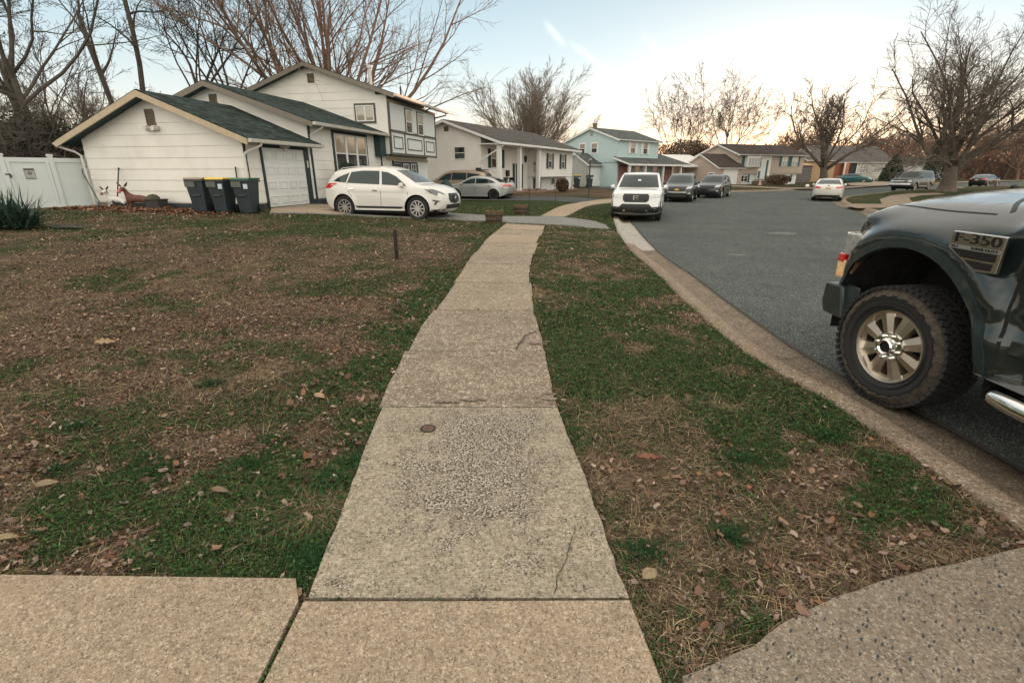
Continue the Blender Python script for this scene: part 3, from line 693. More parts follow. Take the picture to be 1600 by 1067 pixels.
# blades hanging over the pavement edges
ed = []
for line, sg in ((SL, -1), (SR, 1)):
    P = resample(line, .0035 if True else 0); P = P[P[:, 1] < 9]; j = rs.rand(len(P)) < np.clip(3.2 / P[:, 1], .2, 1); P = P[j]
    P[:, 0] += sg * np.abs(rs.normal(.03, .022, len(P))) * 1.0; P[:, 1] += rs.normal(0, .01, len(P)); ed.append(P)
E_ = resample([(-3.2, 1.50), (-.84, 1.49)], .003); E_[:, 1] += np.abs(rs.normal(.018, .018, len(E_))); ed.append(E_)
ed = np.vstack(ed); kk = fbm(ed[:, 0] * 3, ed[:, 1] * 3, 1, 77, 3) > .47
blades(ed[kk], .03, .0036, 1.3, GREEN); blades(ed[~kk], .035, .003, 2.2, STRAW)
jn = resample([(-.75, 1.378), (.43, 1.381)], .003); jn = jn[fbm(jn[:, 0] * 9, jn[:, 1], 1, 5, 3) > .60]; jn[:, 1] += rs.normal(0, .004, len(jn)); z_keep = len(jn)
blades(jn, .028, .004, .9, GREEN)
print('grass tris', sum(len(t) for t in GT))
raw_mesh('grass', np.vstack(GV), np.vstack(GT), colmat('grass_blades', .85, trans=.12), np.vstack(GC))['kind'] = 'stuff'
bpy.data.objects['grass']['label'] = 'short patchy winter grass, green and straw coloured, on both sides of the sidewalk'
# small broad leaves of ground-hugging weeds
GV, GT, GC = [], [], []; gofs = 0
def leaflets(P, size, zr, pal, tilt=.5, n_side=6, curl=.0, asp=.62):
    n = len(P)
    if not n: return
    z = gz(P) + rs.uniform(*zr, n); a = rs.uniform(0, 2 * PI, n); sz = size * np.clip(np.exp(rs.normal(0, .38, n)), .3, 1.7)
    Nn = np.c_[rs.normal(0, tilt, n), rs.normal(0, tilt, n), np.ones(n)]; Nn /= np.linalg.norm(Nn, axis=1)[:, None]
    d = np.c_[np.cos(a), np.sin(a), np.zeros(n)]; d -= Nn * (d * Nn).sum(1)[:, None]; d /= np.linalg.norm(d, axis=1)[:, None]; s = np.cross(Nn, d)
    V = np.empty((n, n_side + 1, 3)); c = np.c_[P, z]; V[:, 0] = c
    cu = rs.uniform(-1, 1, n) * curl
    for j in range(n_side):
        an = 2 * PI * j / n_side; rr = (1 if j % 3 else 1.15)
        jit = rs.uniform(.55, 1.2, n)
        V[:, j + 1] = c + d * (math.cos(an) * sz * .5 * rr * jit)[:, None] + s * (math.sin(an) * sz * asp * .5 * jit)[:, None] + Nn * (cu * sz * (math.cos(an) ** 2 + .8 * math.sin(an) ** 2) + rs.uniform(-.16, .16, n) * sz)[:, None]
    b = np.arange(n)[:, None] * (n_side + 1)
    T = np.stack([b + [0, j + 1, (j + 1) % n_side + 1] for j in range(n_side)], 1).reshape(-1, 3)
    pal = np.array(pal); cc = pal[rs.randint(0, len(pal), n)] * rs.uniform(.65, 1.35, (n, 1)); C = np.repeat(cc[:, None, :], n_side + 1, 1)
    push(V.reshape(-1, 3), T, C.reshape(-1, 3))
for (x0, x1, y0, y1, dn, sz) in ((-3.2, 2.7, .9, 2.6, 9000, .011), (-5, 2.7, 2.6, 4.6, 3600, .014), (-7, 3, 4.6, 7.5, 900, .022)):
    P = scatter(x0, x1, y0, y1, dn); g, s, l = cover(P[:, 0], P[:, 1]); k = rs.rand(len(P)) < sstep(.45, .9, g)
    leaflets(P[k], sz, (.006, .034), [(.032, .082, .024), (.048, .112, .030), (.022, .056, .020), (.062, .108, .040)], .5, 5)
raw_mesh('ground_cover_weeds', np.vstack(GV), np.vstack(GT), colmat('weed_leaves', .8, trans=.1), np.vstack(GC))['kind'] = 'stuff'
GV, GT, GC = [], [], []; gofs = 0
LEAF = [(.17, .105, .075), (.12, .072, .05), (.22, .145, .10), (.26, .185, .14), (.065, .042, .032), (.19, .10, .06), (.15, .12, .10), (.31, .24, .19), (.09, .06, .046), (.14, .09, .065)]
for (x0, x1, y0, y1, dn, sz) in ((-3.2, 2.7, .9, 2.8, 900, .030), (-5, 2.7, 2.8, 5, 640, .028), (-8, 3, 5, 9, 330, .032), (-15, 4, 9, 17, 110, .045)):
    P = scatter(x0, x1, y0, y1, dn); g, s, l = cover(P[:, 0], P[:, 1]); k = rs.rand(len(P)) < np.clip(l * 1.1 + .07, 0, 1) * (1 - .65 * g) * (.25 + 1.3 * sstep(.42, .62, fbm(P[:, 0], P[:, 1], 2.2, 55, 4)))
    leaflets(P[k], sz, (.006, .03), LEAF, .40, 7, .28)
P = scatter(-3.2, 2.7, .9, 3.2, 3800); g, s, l = cover(P[:, 0], P[:, 1]); k = rs.rand(len(P)) < np.clip(l * 1.1 + .12, 0, 1) * (1 - .5 * g); leaflets(P[k], .013, (.002, .02), LEAF + [(.06, .045, .035)], .5, 5, .3)
P = scatter(-5, 2.7, 3.2, 6, 1300); g, s, l = cover(P[:, 0], P[:, 1]); k = rs.rand(len(P)) < np.clip(l + .12, 0, 1) * (1 - .5 * g); leaflets(P[k], .02, (.002, .022), LEAF, .5, 5, .3)
P = scatter(-1.6, -.9, 1.6, 9, 60); leaflets(P, .045, (.01, .03), LEAF, .4, 7, .3)
# leaf bed along the garage wall
P = np.c_[rs.uniform(-15, -8.4, 5000), rs.uniform(13.5, 17.4, 5000)]; g, s, l = cover(P[:, 0], P[:, 1]); P = P[(l > .9)]
leaflets(P, .10, (.01, .06), [(.20, .10, .06), (.15, .08, .05), (.26, .16, .10), (.10, .06, .045)], .5, 7, .3)
raw_mesh('fallen_leaves', np.vstack(GV), np.vstack(GT), colmat('dead_leaves', .8, trans=.05), np.vstack(GC))['kind'] = 'stuff'
bpy.data.objects['fallen_leaves']['label'] = 'brown fallen leaves and leaf crumbs scattered over the lawn'
def single_leaf(px, py, L_, W_, rot, col, name, label, lobed=False):
    x, y = G(px, py); mb = MB(); n = 16; vs = []
    for j in range(9):
        t = j / 8; wv_ = W_ * math.sin(PI * t ** .85) * (1 + (.45 * math.sin(t * 22) if lobed else 0))
        for k in (-1, -.5, 0, .5, 1): vs.append((L_ * (t - .5), wv_ * k / 2, .012 + .10 * L_ * (abs(k) ** 2) + .05 * L_ * math.sin(t * 4)))
    mb.add(vs, [(j * 5 + k, j * 5 + k + 1, j * 5 + k + 6, j * 5 + k + 5) for j in range(8) for k in range(4)])
    mb.tube([(L_ * .5, 0, .014), (L_ * .62, .004, .012), (L_ * .72, .012, .006)], .0014, 5)
    mb.nonorm = True
    o = mb.obj(name, plain('leaf_' + str(px), col, .7, var=.3, scale=60, coord='Object'), smooth=80); o.location = (x, y, g1(x, y) + .012); o.rotation_euler = (.15, .1, rot)
    tag(o, label, 'leaf'); return o
single_leaf(1013, 905, .095, .05, .7, (.27, .21, .12), 'dead_leaf', 'large smooth tan leaf lying in the grass right of the nearest slab')
single_leaf(1012, 722, .15, .045, .15, (.21, .09, .055), 'dead_leaf', 'rust orange curled leaf in the grass strip', True)
single_leaf(500, 624, .10, .05, -.4, (.30, .19, .12), 'dead_leaf', 'pale brown oval leaf left of the sidewalk')
single_leaf(75, 763, .10, .05, .5, (.20, .15, .09), 'dead_leaf', 'long tan leaf lying far left in the leaf litter')
single_leaf(345, 773, .10, .034, -.1, (.17, .12, .075), 'dead_leaf', 'long brown leaf in the middle of the near left lawn')
single_leaf(12, 848, .10, .034, .3, (.24, .19, .10), 'dead_leaf', 'yellowish leaf at the left edge of the near grass')
single_leaf(1168, 767, .04, .024, 1.0, (.30, .12, .06), 'dead_leaf', 'small bright orange leaf in the grass strip')
single_leaf(165, 540, .16, .11, .6, (.28, .19, .11), 'dead_leaf', 'lobed pale oak leaf on the brown lawn', True)
# ================================================================== TREES
def grow(seed, Ht, r0, trunk_h, stems=1, n=(8, 9, 7, 6), spread=(18, 60), up=.10, lim=.62, droop=0, lean=(0, 0), twig=.008, low=.35, wander=.16, stem_spread=14, ratios=(.46, .42, .45), sub_ang=(26, 58), asym=None, lr=(.38, .62)):
    rnd = random.Random(seed); T, C = MB(), MB(); T.nonorm = C.nonorm = True
    def limb(p, d, Ln, ra, rb, ns, wd, tr, mb, k):
        pts = [p]; rad = [ra]; d = d.normalized(); dirs = [d]
        for i in range(ns):
            d = (d + Vector((rnd.gauss(0, wd), rnd.gauss(0, wd), rnd.gauss(0, wd * .7) + tr))).normalized()
            p = p + d * (Ln / ns); pts.append(p); dirs.append(d); rad.append(ra + (rb - ra) * ((i + 1) / ns) ** .8)
        mb.tube(pts, rad, k, cap=False); return pts, dirs, rad
    def side(d, ang):
        a = d.orthogonal().normalized(); a.rotate(Matrix.Rotation(rnd.uniform(0, 2 * PI), 3, d)); return (d * math.cos(ang) + a * math.sin(ang)).normalized()
    def kids(pts, dirs, rad, Ln, lv):
        cnt = n[lv]; ns = len(pts) - 1
        for i in range(cnt):
            t = (low if lv == 1 else .18) + (1 - (low if lv == 1 else .18)) * (i + rnd.random()) / cnt; f = min(t * ns, ns - .001); j = int(f); q = pts[j].lerp(pts[j + 1], f - j)
            rr = max((rad[j] + (rad[j + 1] - rad[j]) * (f - j)) * rnd.uniform(.45, .7), twig)
            L2 = Ln * ratios[lv - 1] * rnd.uniform(.6, 1.25) * (1.15 - .5 * t)
            d2 = side(dirs[j], R(rnd.uniform(*sub_ang))); d2.z += up * .8; 
            if lv == 1 and d2.z < -.1: d2.z *= .3
            if lv < 3:
                a, b, c = limb(q, d2, L2, rr, max(rr * .3, twig * .8), 5 if lv == 1 else 4, wander, up * .6 - droop * lv * .1, C, 4 if lv == 1 else 3); kids(a, b, c, L2, lv + 1)
            else: limb(q, d2, L2, max(rr, twig), twig * .6, 2, wander * 1.3, up * .3 - droop * .1, C, 3)
    for s_ in range(stems):
        a = 2 * PI * (s_ + rnd.random() * .6) / stems; sp = R(rnd.uniform(.5, 1.3) * stem_spread) if stems > 1 else 0
        d0 = Vector((math.sin(sp) * math.cos(a) + lean[0], math.sin(sp) * math.sin(a) + lean[1], math.cos(sp)))
        rr = r0 * (1 if stems == 1 else rnd.uniform(.45, .75))
        base = Vector((0, 0, -.15)) + Vector((math.cos(a), math.sin(a), 0)) * (r0 * .5 if stems > 1 else 0)
        T.tube([base, base + d0.normalized() * .25, base + d0.normalized() * .7], [rr * 1.55, rr * 1.2, rr * 1.02], 10, cap=False)
        pts, dirs, rad = limb(base + d0.normalized() * .65, d0, trunk_h, rr * 1.05, rr * .72, 6, wander * .35, .02, T, 10)
        for i in range(n[0]):
            t = rnd.uniform(.62, 1) if i else 1; f = min(t * 6, 5.999); j = int(f); q = pts[j].lerp(pts[j + 1], f - j)
            an = R(spread[0] + (spread[1] - spread[0]) * (i / max(1, n[0] - 1))) * rnd.uniform(.8, 1.2); az = 2 * PI * (i * .381 + rnd.random() * .12)
            d = Vector((math.sin(an) * math.cos(az), math.sin(an) * math.sin(az), math.cos(an))); d += dirs[j] * .35
            L1 = (Ht - trunk_h) * lim * rnd.uniform(.75, 1.15) * (1 + .35 * math.sin(an))
            r1 = rr * rnd.uniform(*lr)
            a_, b_, c_ = limb(q, d, L1, r1, max(r1 * .22, twig), 8, wander * .8, up, T if False else C, 6); kids(a_, b_, c_, L1, 1)
    return T, C
def tree(name, label, px, Y, py=None, xy=None, mat='bark', group=None, z=None, **kw):
    if xy is None:
        u = (px - 800) / F; X = u * Y / 1.055; xy = (X, Y)
    zz = g1(*xy) if z is None else z
    t = thing(name, label, 'tree', (xy[0], xy[1], zz), 0, group)
    T, C = grow(**kw)
    T.obj('trunk', M[mat], t, smooth=60); C.obj('crown', M[mat], t, smooth=60)
    return t
GB = 'bare trees behind the houses'
T8 = tree('bare_tree', 'big bare tree with a low forked trunk on the grass verge at the right', 0, 0, xy=G(1478, 299), mat='bark_warm', seed=11, Ht=16, r0=.60, trunk_h=1.7, n=(19, 12, 9, 7), spread=(5, 84), up=.04, lim=.64, twig=.011, low=.2, wander=.17, ratios=(.46, .42, .45), lr=(.2, .38))
tree('bare_tree', 'bare vase shaped tree in front of the brick garage, behind the white sedan', 0, 0, xy=G(1284, 290), mat='bark_warm', seed=5, Ht=12.2, r0=.50, trunk_h=1.8, n=(14, 10, 8, 7), spread=(5, 78), up=.06, lim=.66, twig=.017, wander=.15, ratios=(.45, .42, .45), lr=(.28, .45))
tree('bare_tree', 'small leaning bare street tree beyond the black sedan', 0, 0, xy=G(1567, 280), mat='bark_warm', seed=21, Ht=13, r0=.28, trunk_h=2.5, stems=2, n=(7, 7, 6, 5), spread=(15, 70), up=.05, lim=.66, twig=.022, wander=.15)
tree('bare_tree', 'wide fan of many bare upright stems behind the white porch house', 828, 66, mat='bark_pale', group=None, seed=17, Ht=12.8, r0=.55, trunk_h=.9, n=(40, 11, 9, 7), spread=(2, 66), up=.03, lim=.72, twig=.011, low=.3, wander=.085, sub_ang=(16, 42), ratios=(.36, .42, .45), lr=(.16, .26))
tree('bare_tree', 'tall bare tree left of the tan house, behind the blue one', 1062, 84, mat='bark_warm', seed=8, Ht=15, r0=.42, trunk_h=2.5, stems=2, n=(7, 8, 7, 5), spread=(8, 55), up=.05, lim=.72, twig=.019, wander=.14, stem_spread=12, lr=(.3, .5))
tree('bare_tree', 'bare tree rising straight behind the tan house roof', 1132, 92, mat='bark_warm', seed=9, Ht=16, r0=.5, trunk_h=2.5, stems=2, n=(7, 8, 7, 5), spread=(8, 58), up=.05, lim=.72, twig=.02, wander=.14, stem_spread=14, lr=(.3, .5))
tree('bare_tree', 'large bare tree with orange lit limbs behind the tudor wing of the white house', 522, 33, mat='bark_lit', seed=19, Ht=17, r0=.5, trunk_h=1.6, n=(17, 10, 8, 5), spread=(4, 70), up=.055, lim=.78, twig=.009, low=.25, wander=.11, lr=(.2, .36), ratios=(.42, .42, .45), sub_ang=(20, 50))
tree('bare_tree', 'slim bare tree behind the left garage roof slope', 219, 30, mat='bark_dark', seed=31, Ht=16, r0=.16, trunk_h=9, n=(4, 5, 4, 3), spread=(20, 60), up=.04, lim=.42, twig=.009, wander=.12, lean=(-.16, 0))
tree('bare_tree', 'thin bare tree with hanging twigs over the middle of the garage roof', 252, 29, mat='bark_dark', seed=33, Ht=16, r0=.15, trunk_h=9.5, n=(6, 6, 4, 3), spread=(15, 80), up=-.02, lim=.3, twig=.009, wander=.16)
tree('bare_tree', 'bare forked tree behind the gap between the two lower roofs', 352, 31, mat='bark_dark', seed=35, Ht=13, r0=.16, trunk_h=5.5, n=(6, 8, 7, 6), spread=(10, 55), up=.04, lim=.7, twig=.010, wander=.12, lean=(-.03, 0))
tree('bare_tree', 'bare forked tree just left of the highest gable', 378, 32, mat='bark_dark', seed=36, Ht=13, r0=.16, trunk_h=4.5, n=(6, 8, 7, 6), spread=(10, 50), up=.04, lim=.7, twig=.010, wander=.12, lean=(.04, 0))
tree('bare_tree', 'thick double trunked bare tree behind the white fence', 68, 22, mat='bark', seed=41, Ht=14, r0=.30, trunk_h=4.5, stems=2, n=(6, 8, 7, 5), spread=(10, 75), up=.06, lim=.62, twig=.009, wander=.17, stem_spread=7)
tree('bare_tree', 'tall leaning bare tree at the left edge of the photo behind the fence', 22, 24, mat='bark', seed=43, Ht=15, r0=.24, trunk_h=7, stems=2, n=(5, 8, 7, 5), spread=(10, 75), up=.05, lim=.5, twig=.009, wander=.15, stem_spread=6, lean=(-.15, 0))
tree('bare_tree', 'slender bare sapling beside the left eave of the garage', 138, 25, mat='bark', seed=44, Ht=8.0, r0=.09, trunk_h=3.5, stems=3, n=(5, 7, 5, 3), spread=(10, 50), up=.05, lim=.7, twig=.008, wander=.15, stem_spread=12)
# brushy shrubs and far thickets
def thicket(name, label, x, y, w_, d_, h, seed, mat, n=26, twig=.012, cat='shrub', z=None, fill=(5, 6)):
    t = thing(name, label, cat, (x, y, g1(x, y) if z is None else z), 0); rnd = random.Random(seed); mb = MB(); mb.nonorm = True
    for i in range(n):
        p = Vector((rnd.uniform(-w_ / 2, w_ / 2), rnd.uniform(-d_ / 2, d_ / 2), -.1)); d = Vector((rnd.gauss(0, .25), rnd.gauss(0, .25), 1)); L_ = h * rnd.uniform(.55, 1.05); pts = [p]
        for k in range(6): d = (d + Vector((rnd.gauss(0, .16), rnd.gauss(0, .16), .03))).normalized(); pts.append(pts[-1] + d * L_ / 6)
        mb.tube(pts, [twig * 4 * (1 - .85 * k / 6) for k in range(7)], 4, cap=False)
        for k in range(fill[0] * 3):
            f = rnd.uniform(.8, 5.99); j = int(f); q = pts[j].lerp(pts[j + 1], f - j); e_ = Vector((rnd.gauss(0, 1), rnd.gauss(0, 1), rnd.gauss(.4, .7))).normalized(); L2 = L_ * rnd.uniform(.12, .32); p2 = q + e_ * L2 * .5 + Vector((0, 0, .1 * L2)); p3 = q + e_ * L2
            mb.tube([q, p2, p3], [twig * 1.3, twig, twig * .6], 3, cap=False)
            for m_ in range(fill[1]):
                s_ = q.lerp(p3, rnd.uniform(.2, 1)); e2 = (e_ + Vector((rnd.gauss(0, .7), rnd.gauss(0, .7), rnd.gauss(0, .7)))).normalized(); mb.tube([s_, s_ + e2 * L2 * rnd.uniform(.25, .6)], [twig * .8, twig * .4], 3, cap=False)
    mb.obj('stems', M[mat], t); return t
M['vine'] = plain('vine_leaves', (.045, .042, .028), .9, var=.5, scale=3)
def leafy(name, label, x, y, rx, ry, h, seed, mat, n=2500, size=.1, cat='shrub', z=None, shape='ball', stems=True):
    """real leaf-sized faces through the crown's volume"""
    t = thing(name, label, cat, (x, y, g1(x, y) if z is None else z), 0); r_ = np.random.RandomState(seed)
    u = r_.normal(size=(n, 3)); u /= np.linalg.norm(u, axis=1)[:, None]; rad = r_.uniform(.35, 1, n) ** .45
    lump = .78 + .45 * fbm(u[:, 0] * 1.6 + seed, u[:, 1] * 1.6 + u[:, 2] * 1.3, 1, seed % 9, 4)
    P = u * (rad * lump)[:, None]
    if shape == 'cone': k = r_.uniform(0, 1, n) ** .8; an = r_.uniform(0, 2 * PI, n); rr = np.sqrt(r_.uniform(.3, 1, n)) * (1 - k) ** .75 * (.85 + .3 * vnoise(an * 2, k * 6, 3)); P = np.c_[rr * np.cos(an) * rx, rr * np.sin(an) * ry, k * h]
    else: P = np.c_[P[:, 0] * rx, P[:, 1] * ry, h * .52 + P[:, 2] * h * .5]
    nn = r_.normal(size=(n, 3)) + u * .6; nn /= np.linalg.norm(nn, axis=1)[:, None]; a = np.cross(nn, r_.normal(size=(n, 3))); a /= np.linalg.norm(a, axis=1)[:, None]; b = np.cross(nn, a); s = size * r_.uniform(.5, 1.4, n)[:, None]
    V = np.stack([P - a * s, P + b * s * .45, P + a * s, P - b * s * .45], 1).reshape(-1, 3); q = np.arange(n)[:, None] * 4; T = np.stack([q + [0, 1, 2], q + [0, 2, 3]], 1).reshape(-1, 3)
    raw_mesh('foliage', V, T, M[mat], parent=t)
    if stems:
        mb = MB(); rnd = random.Random(seed)
        for i in range(7): a_ = rnd.uniform(0, 2 * PI); mb.tube([(0, 0, -.05), (.25 * rx * math.cos(a_), .25 * ry * math.sin(a_), h * .35), (.5 * rx * math.cos(a_), .5 * ry * math.sin(a_), h * .7)], [h * .012, h * .009, h * .004], 4)
        mb.obj('stem', M['bark_dark'], t)
    return t
M['conifer'] = plain('conifer', (.022, .04, .022), .85, var=.5, scale=2.5)
M['brownleaf'] = plain('brown_leaves', (.10, .062, .036), .9, var=.5, scale=2)
M['rustleaf'] = plain('rust_leaves', (.12, .05, .03), .9, var=.4, scale=2)
def at(px, Y): return ((px - 800) / F * Y / 1.055, Y)
for i, (px, Y, w_, h, lab) in enumerate(((10, 20.5, 2.6, 3.6, 'dense tangle of brown vines and twigs behind the fence at the left edge'), (55, 21, 2.6, 4.2, 'vine covered brush behind the fence below the double trunked tree'), (105, 22, 3.0, 3.7, 'brown brush behind the fence next to the garage eave'), (-40, 21, 3, 4.5, 'brush behind the left end of the fence'))):
    x, y = at(px, Y); thicket('brush', lab, x, y, w_, 1.6, h, 60 + i, 'bark_dark' if i % 2 else 'bark', n=34, twig=.011)
    leafy('ivy_mass', lab.replace('dense tangle of brown vines and twigs', 'withered leafy vines').replace('vine covered brush', 'dark ivy leaves').replace('brown brush', 'dull leaves of the brush').replace('brush behind the left', 'ivy behind the left'), x + .3, y + .4, w_ * .62, 1.0, h * .85, 70 + i, 'vine', n=5200, size=.07, cat='vines')
for i, (px, Y, w_, h) in enumerate(((1070, 100, 9, 7.5), (1092, 104, 8, 6.0))):
    x, y = at(px, Y); leafy('brown_shrub', ('tall brown leafy shrub mass behind the blue house', 'lower brown leafy mass left of the tan house roof')[i], x, y, w_ / 2, 3, h, 3 + i, 'brownleaf', n=9000, size=.16)
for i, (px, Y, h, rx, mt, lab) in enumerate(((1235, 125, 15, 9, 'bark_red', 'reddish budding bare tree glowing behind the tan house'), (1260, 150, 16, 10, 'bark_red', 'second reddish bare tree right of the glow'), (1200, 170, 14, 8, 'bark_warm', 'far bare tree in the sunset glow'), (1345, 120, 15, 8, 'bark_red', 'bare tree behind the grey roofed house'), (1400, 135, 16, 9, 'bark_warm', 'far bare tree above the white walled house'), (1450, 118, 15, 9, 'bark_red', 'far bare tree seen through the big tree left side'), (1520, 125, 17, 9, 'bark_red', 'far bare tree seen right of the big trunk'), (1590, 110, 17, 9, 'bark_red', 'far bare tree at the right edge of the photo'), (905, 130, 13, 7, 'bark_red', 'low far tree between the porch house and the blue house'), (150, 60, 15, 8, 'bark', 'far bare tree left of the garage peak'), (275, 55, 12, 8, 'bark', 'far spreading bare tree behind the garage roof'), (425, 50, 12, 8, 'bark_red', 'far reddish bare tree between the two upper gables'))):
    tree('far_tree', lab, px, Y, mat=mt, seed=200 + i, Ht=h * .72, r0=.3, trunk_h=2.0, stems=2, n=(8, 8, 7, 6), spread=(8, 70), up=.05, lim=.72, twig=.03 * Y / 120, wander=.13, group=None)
for i, (px, Y, w_, h) in enumerate(((1225, 140, 22, 7), (1330, 130, 24, 7), (1420, 128, 24, 8), (1500, 130, 26, 9), (1590, 130, 26, 9), (1090, 125, 18, 7), (1010, 120, 16, 5))):
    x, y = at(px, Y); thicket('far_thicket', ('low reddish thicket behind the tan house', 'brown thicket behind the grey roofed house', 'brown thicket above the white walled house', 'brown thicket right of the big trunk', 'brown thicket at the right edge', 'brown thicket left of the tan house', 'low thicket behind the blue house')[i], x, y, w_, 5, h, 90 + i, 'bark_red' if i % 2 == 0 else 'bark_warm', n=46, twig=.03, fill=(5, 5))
x, y = G(1392, 284); leafy('conical_evergreen', 'dark cone shaped evergreen beside the white windowed house', x, y, 2.3, 2.0, 4.2, 5, 'conifer', n=9000, size=.16, shape='cone')
x, y = at(1460, 105); leafy('pine_tree', 'dark pine behind the big bare tree', x, y, 3, 3, 8.0, 16, 'conifer', n=6000, size=.22, cat='tree', shape='cone')

# the far wood on the horizon: one mass of twigs and last year's leaves
def far_wood():
    r_ = np.random.RandomState(77); n = 36000
    az = r_.uniform(R(-4), R(52), n); d = r_.uniform(185, 235, n); top = 8.5 + 5.5 * fbm(az * 16, d * .02, 1, 50, 5) ; z = r_.uniform(0, 1, n) ** 1.6 * top
    P = np.c_[d * np.sin(az), d * np.cos(az), z]; a = r_.normal(size=(n, 3)); a[:, 2] = np.abs(a[:, 2]) * 1.6; a /= np.linalg.norm(a, axis=1)[:, None]; b = r_.normal(size=(n, 3)); b -= a * (a * b).sum(1)[:, None]; b /= np.linalg.norm(b, axis=1)[:, None]
    s = r_.uniform(.35, 1.1, n)[:, None]; V = np.stack([P - a * s, P + b * s * .22, P + a * s, P - b * s * .22], 1).reshape(-1, 3); q = np.arange(n)[:, None] * 4; T = np.stack([q + [0, 1, 2], q + [0, 2, 3]], 1).reshape(-1, 3)
    o = raw_mesh('far_wood', V, T, plain('far_wood', (.20, .10, .055), .95, var=.4, scale=.08)); o['kind'] = 'stuff'; o['label'] = 'brown leafless wood along the horizon behind the houses at the right'
far_wood()

# ================================================================== HOUSES
X_, Y_, Z_ = Vector((1, 0, 0)), Vector((0, 1, 0)), Vector((0, 0, 1))
def house(name, label, cat, o, hd, z, group=None): return thing(name, label, cat, (o[0], o[1], z), R(90 - hd), group)
def siding(mb, P0, U, Nn, z0, z1, fl, fr, lap, m=0, pro=.020):
    """lapped boards: P0 + U*x + z, from fl(z) to fr(z)"""
    U, Nn, P0 = Vector(U), Vector(Nn), Vector(P0); z = z0
    while z < z1 - 1e-4:
        zt = min(z + lap, z1)
        def p(f, zz, off): return P0 + U * f(zz) + Z_ * zz + Nn * off
        a, b, c, d = p(fl, z, pro), p(fr, z, pro), p(fr, zt, .002), p(fl, zt, .002); e_, g_ = p(fl, z, .002), p(fr, z, .002)
        mb.add([a, b, c, d, e_, g_], [(0, 1, 2, 3), (4, 5, 1, 0)], m); z = zt
def rect_siding(mb, P0, U, Nn, L_, z0, z1, lap, m=0): siding(mb, P0, U, Nn, z0, z1, lambda z: 0, lambda z: L_, lap, m)
def block(t, a0, a1, b0, b1, z0, ze, zr, lap, wm, rm, fm, sm_, rake=.4, eave=.5, back=True, roof_a1=None, gutter=True, gm=None, skirt_m=None, left_gable=True, ridge_b=None, eave2=None):
    """a gabled block: ridge along the facade. parts: wall, roof(> rake_board, soffit), gutter"""
    bm_ = (b0 + b1) / 2 if ridge_b is None else ridge_b; ea2 = eave if eave2 is None else eave2
    sl = (zr - ze) / (bm_ - b0 + eave); ztop = lambda b: zr - abs(b - bm_) * sl
    wf = ztop(b0) - .14; wb_ = ztop(b1) - .14
    mb = MB(); mb.prism([(a0, b0, z0), (a0, b1, z0), (a0, b1, wb_), (a0, bm_, zr - .14), (a0, b0, wf)], (a1 - a0, 0, 0))
    rect_siding(mb, (a0, b0, 0), X_, -Y_, a1 - a0, z0 + .22, wf, lap)
    fl = lambda z: (0 if z <= wf else (z - wf) / sl); W_ = b1 - b0
    fr = lambda z: (W_ if z <= wb_ else W_ - (z - wb_) / sl)
    siding(mb, (a0, b0, 0), Y_, -X_, z0 + .22, zr - .16, fl, fr, lap)
    wl = mb.obj('wall', [wm], t)
    ra1 = a1 + rake if roof_a1 is None else roof_a1
    mb = MB(); sf = MB(); rk = MB()
    for s, bb, ea in ((-1, b0, eave), (1, b1, ea2)):
        be = bb + s * ea; zz = ztop(be)
        mb.prism([(a0 - rake, be, zz - .03), (a0 - rake, bm_, zr - .03), (a0 - rake, bm_, zr + .02), (a0 - rake, be, zz + .02)], (ra1 - a0 + rake, 0, 0))
        sf.prism([(a0 - rake + .03, be + .02 * -s, zz - .14), (a0 - rake + .03, bm_, zr - .14), (a0 - rake + .03, bm_, zr - .033), (a0 - rake + .03, be - .02 * s, zz - .033)], (ra1 - a0 + rake - .06, 0, 0))
        rk.prism([(a0 - rake - .022, be, zz - .20), (a0 - rake - .022, bm_, zr - .20), (a0 - rake - .022, bm_, zr - .012), (a0 - rake - .022, be, zz - .012)], (.05, 0, 0))
    rf = mb.obj('roof', [rm], t); sf.obj('soffit', [sm_], rf); rk.obj('rake_board', [fm], rf)
    if gutter:
        g = MB(); be = b0 - eave; zz = ztop(be)
        g.prism([(a0 - rake + .05, be + .01, zz - .13), (a0 - rake + .05, be - .11, zz - .11), (a0 - rake + .05, be - .14, zz - .01), (a0 - rake + .05, be + .01, zz - .01)], (ra1 - a0 + rake - .05, 0, 0))
        g.obj('gutter', [gm or M['gutter']], t)
    return wl, rf, wf
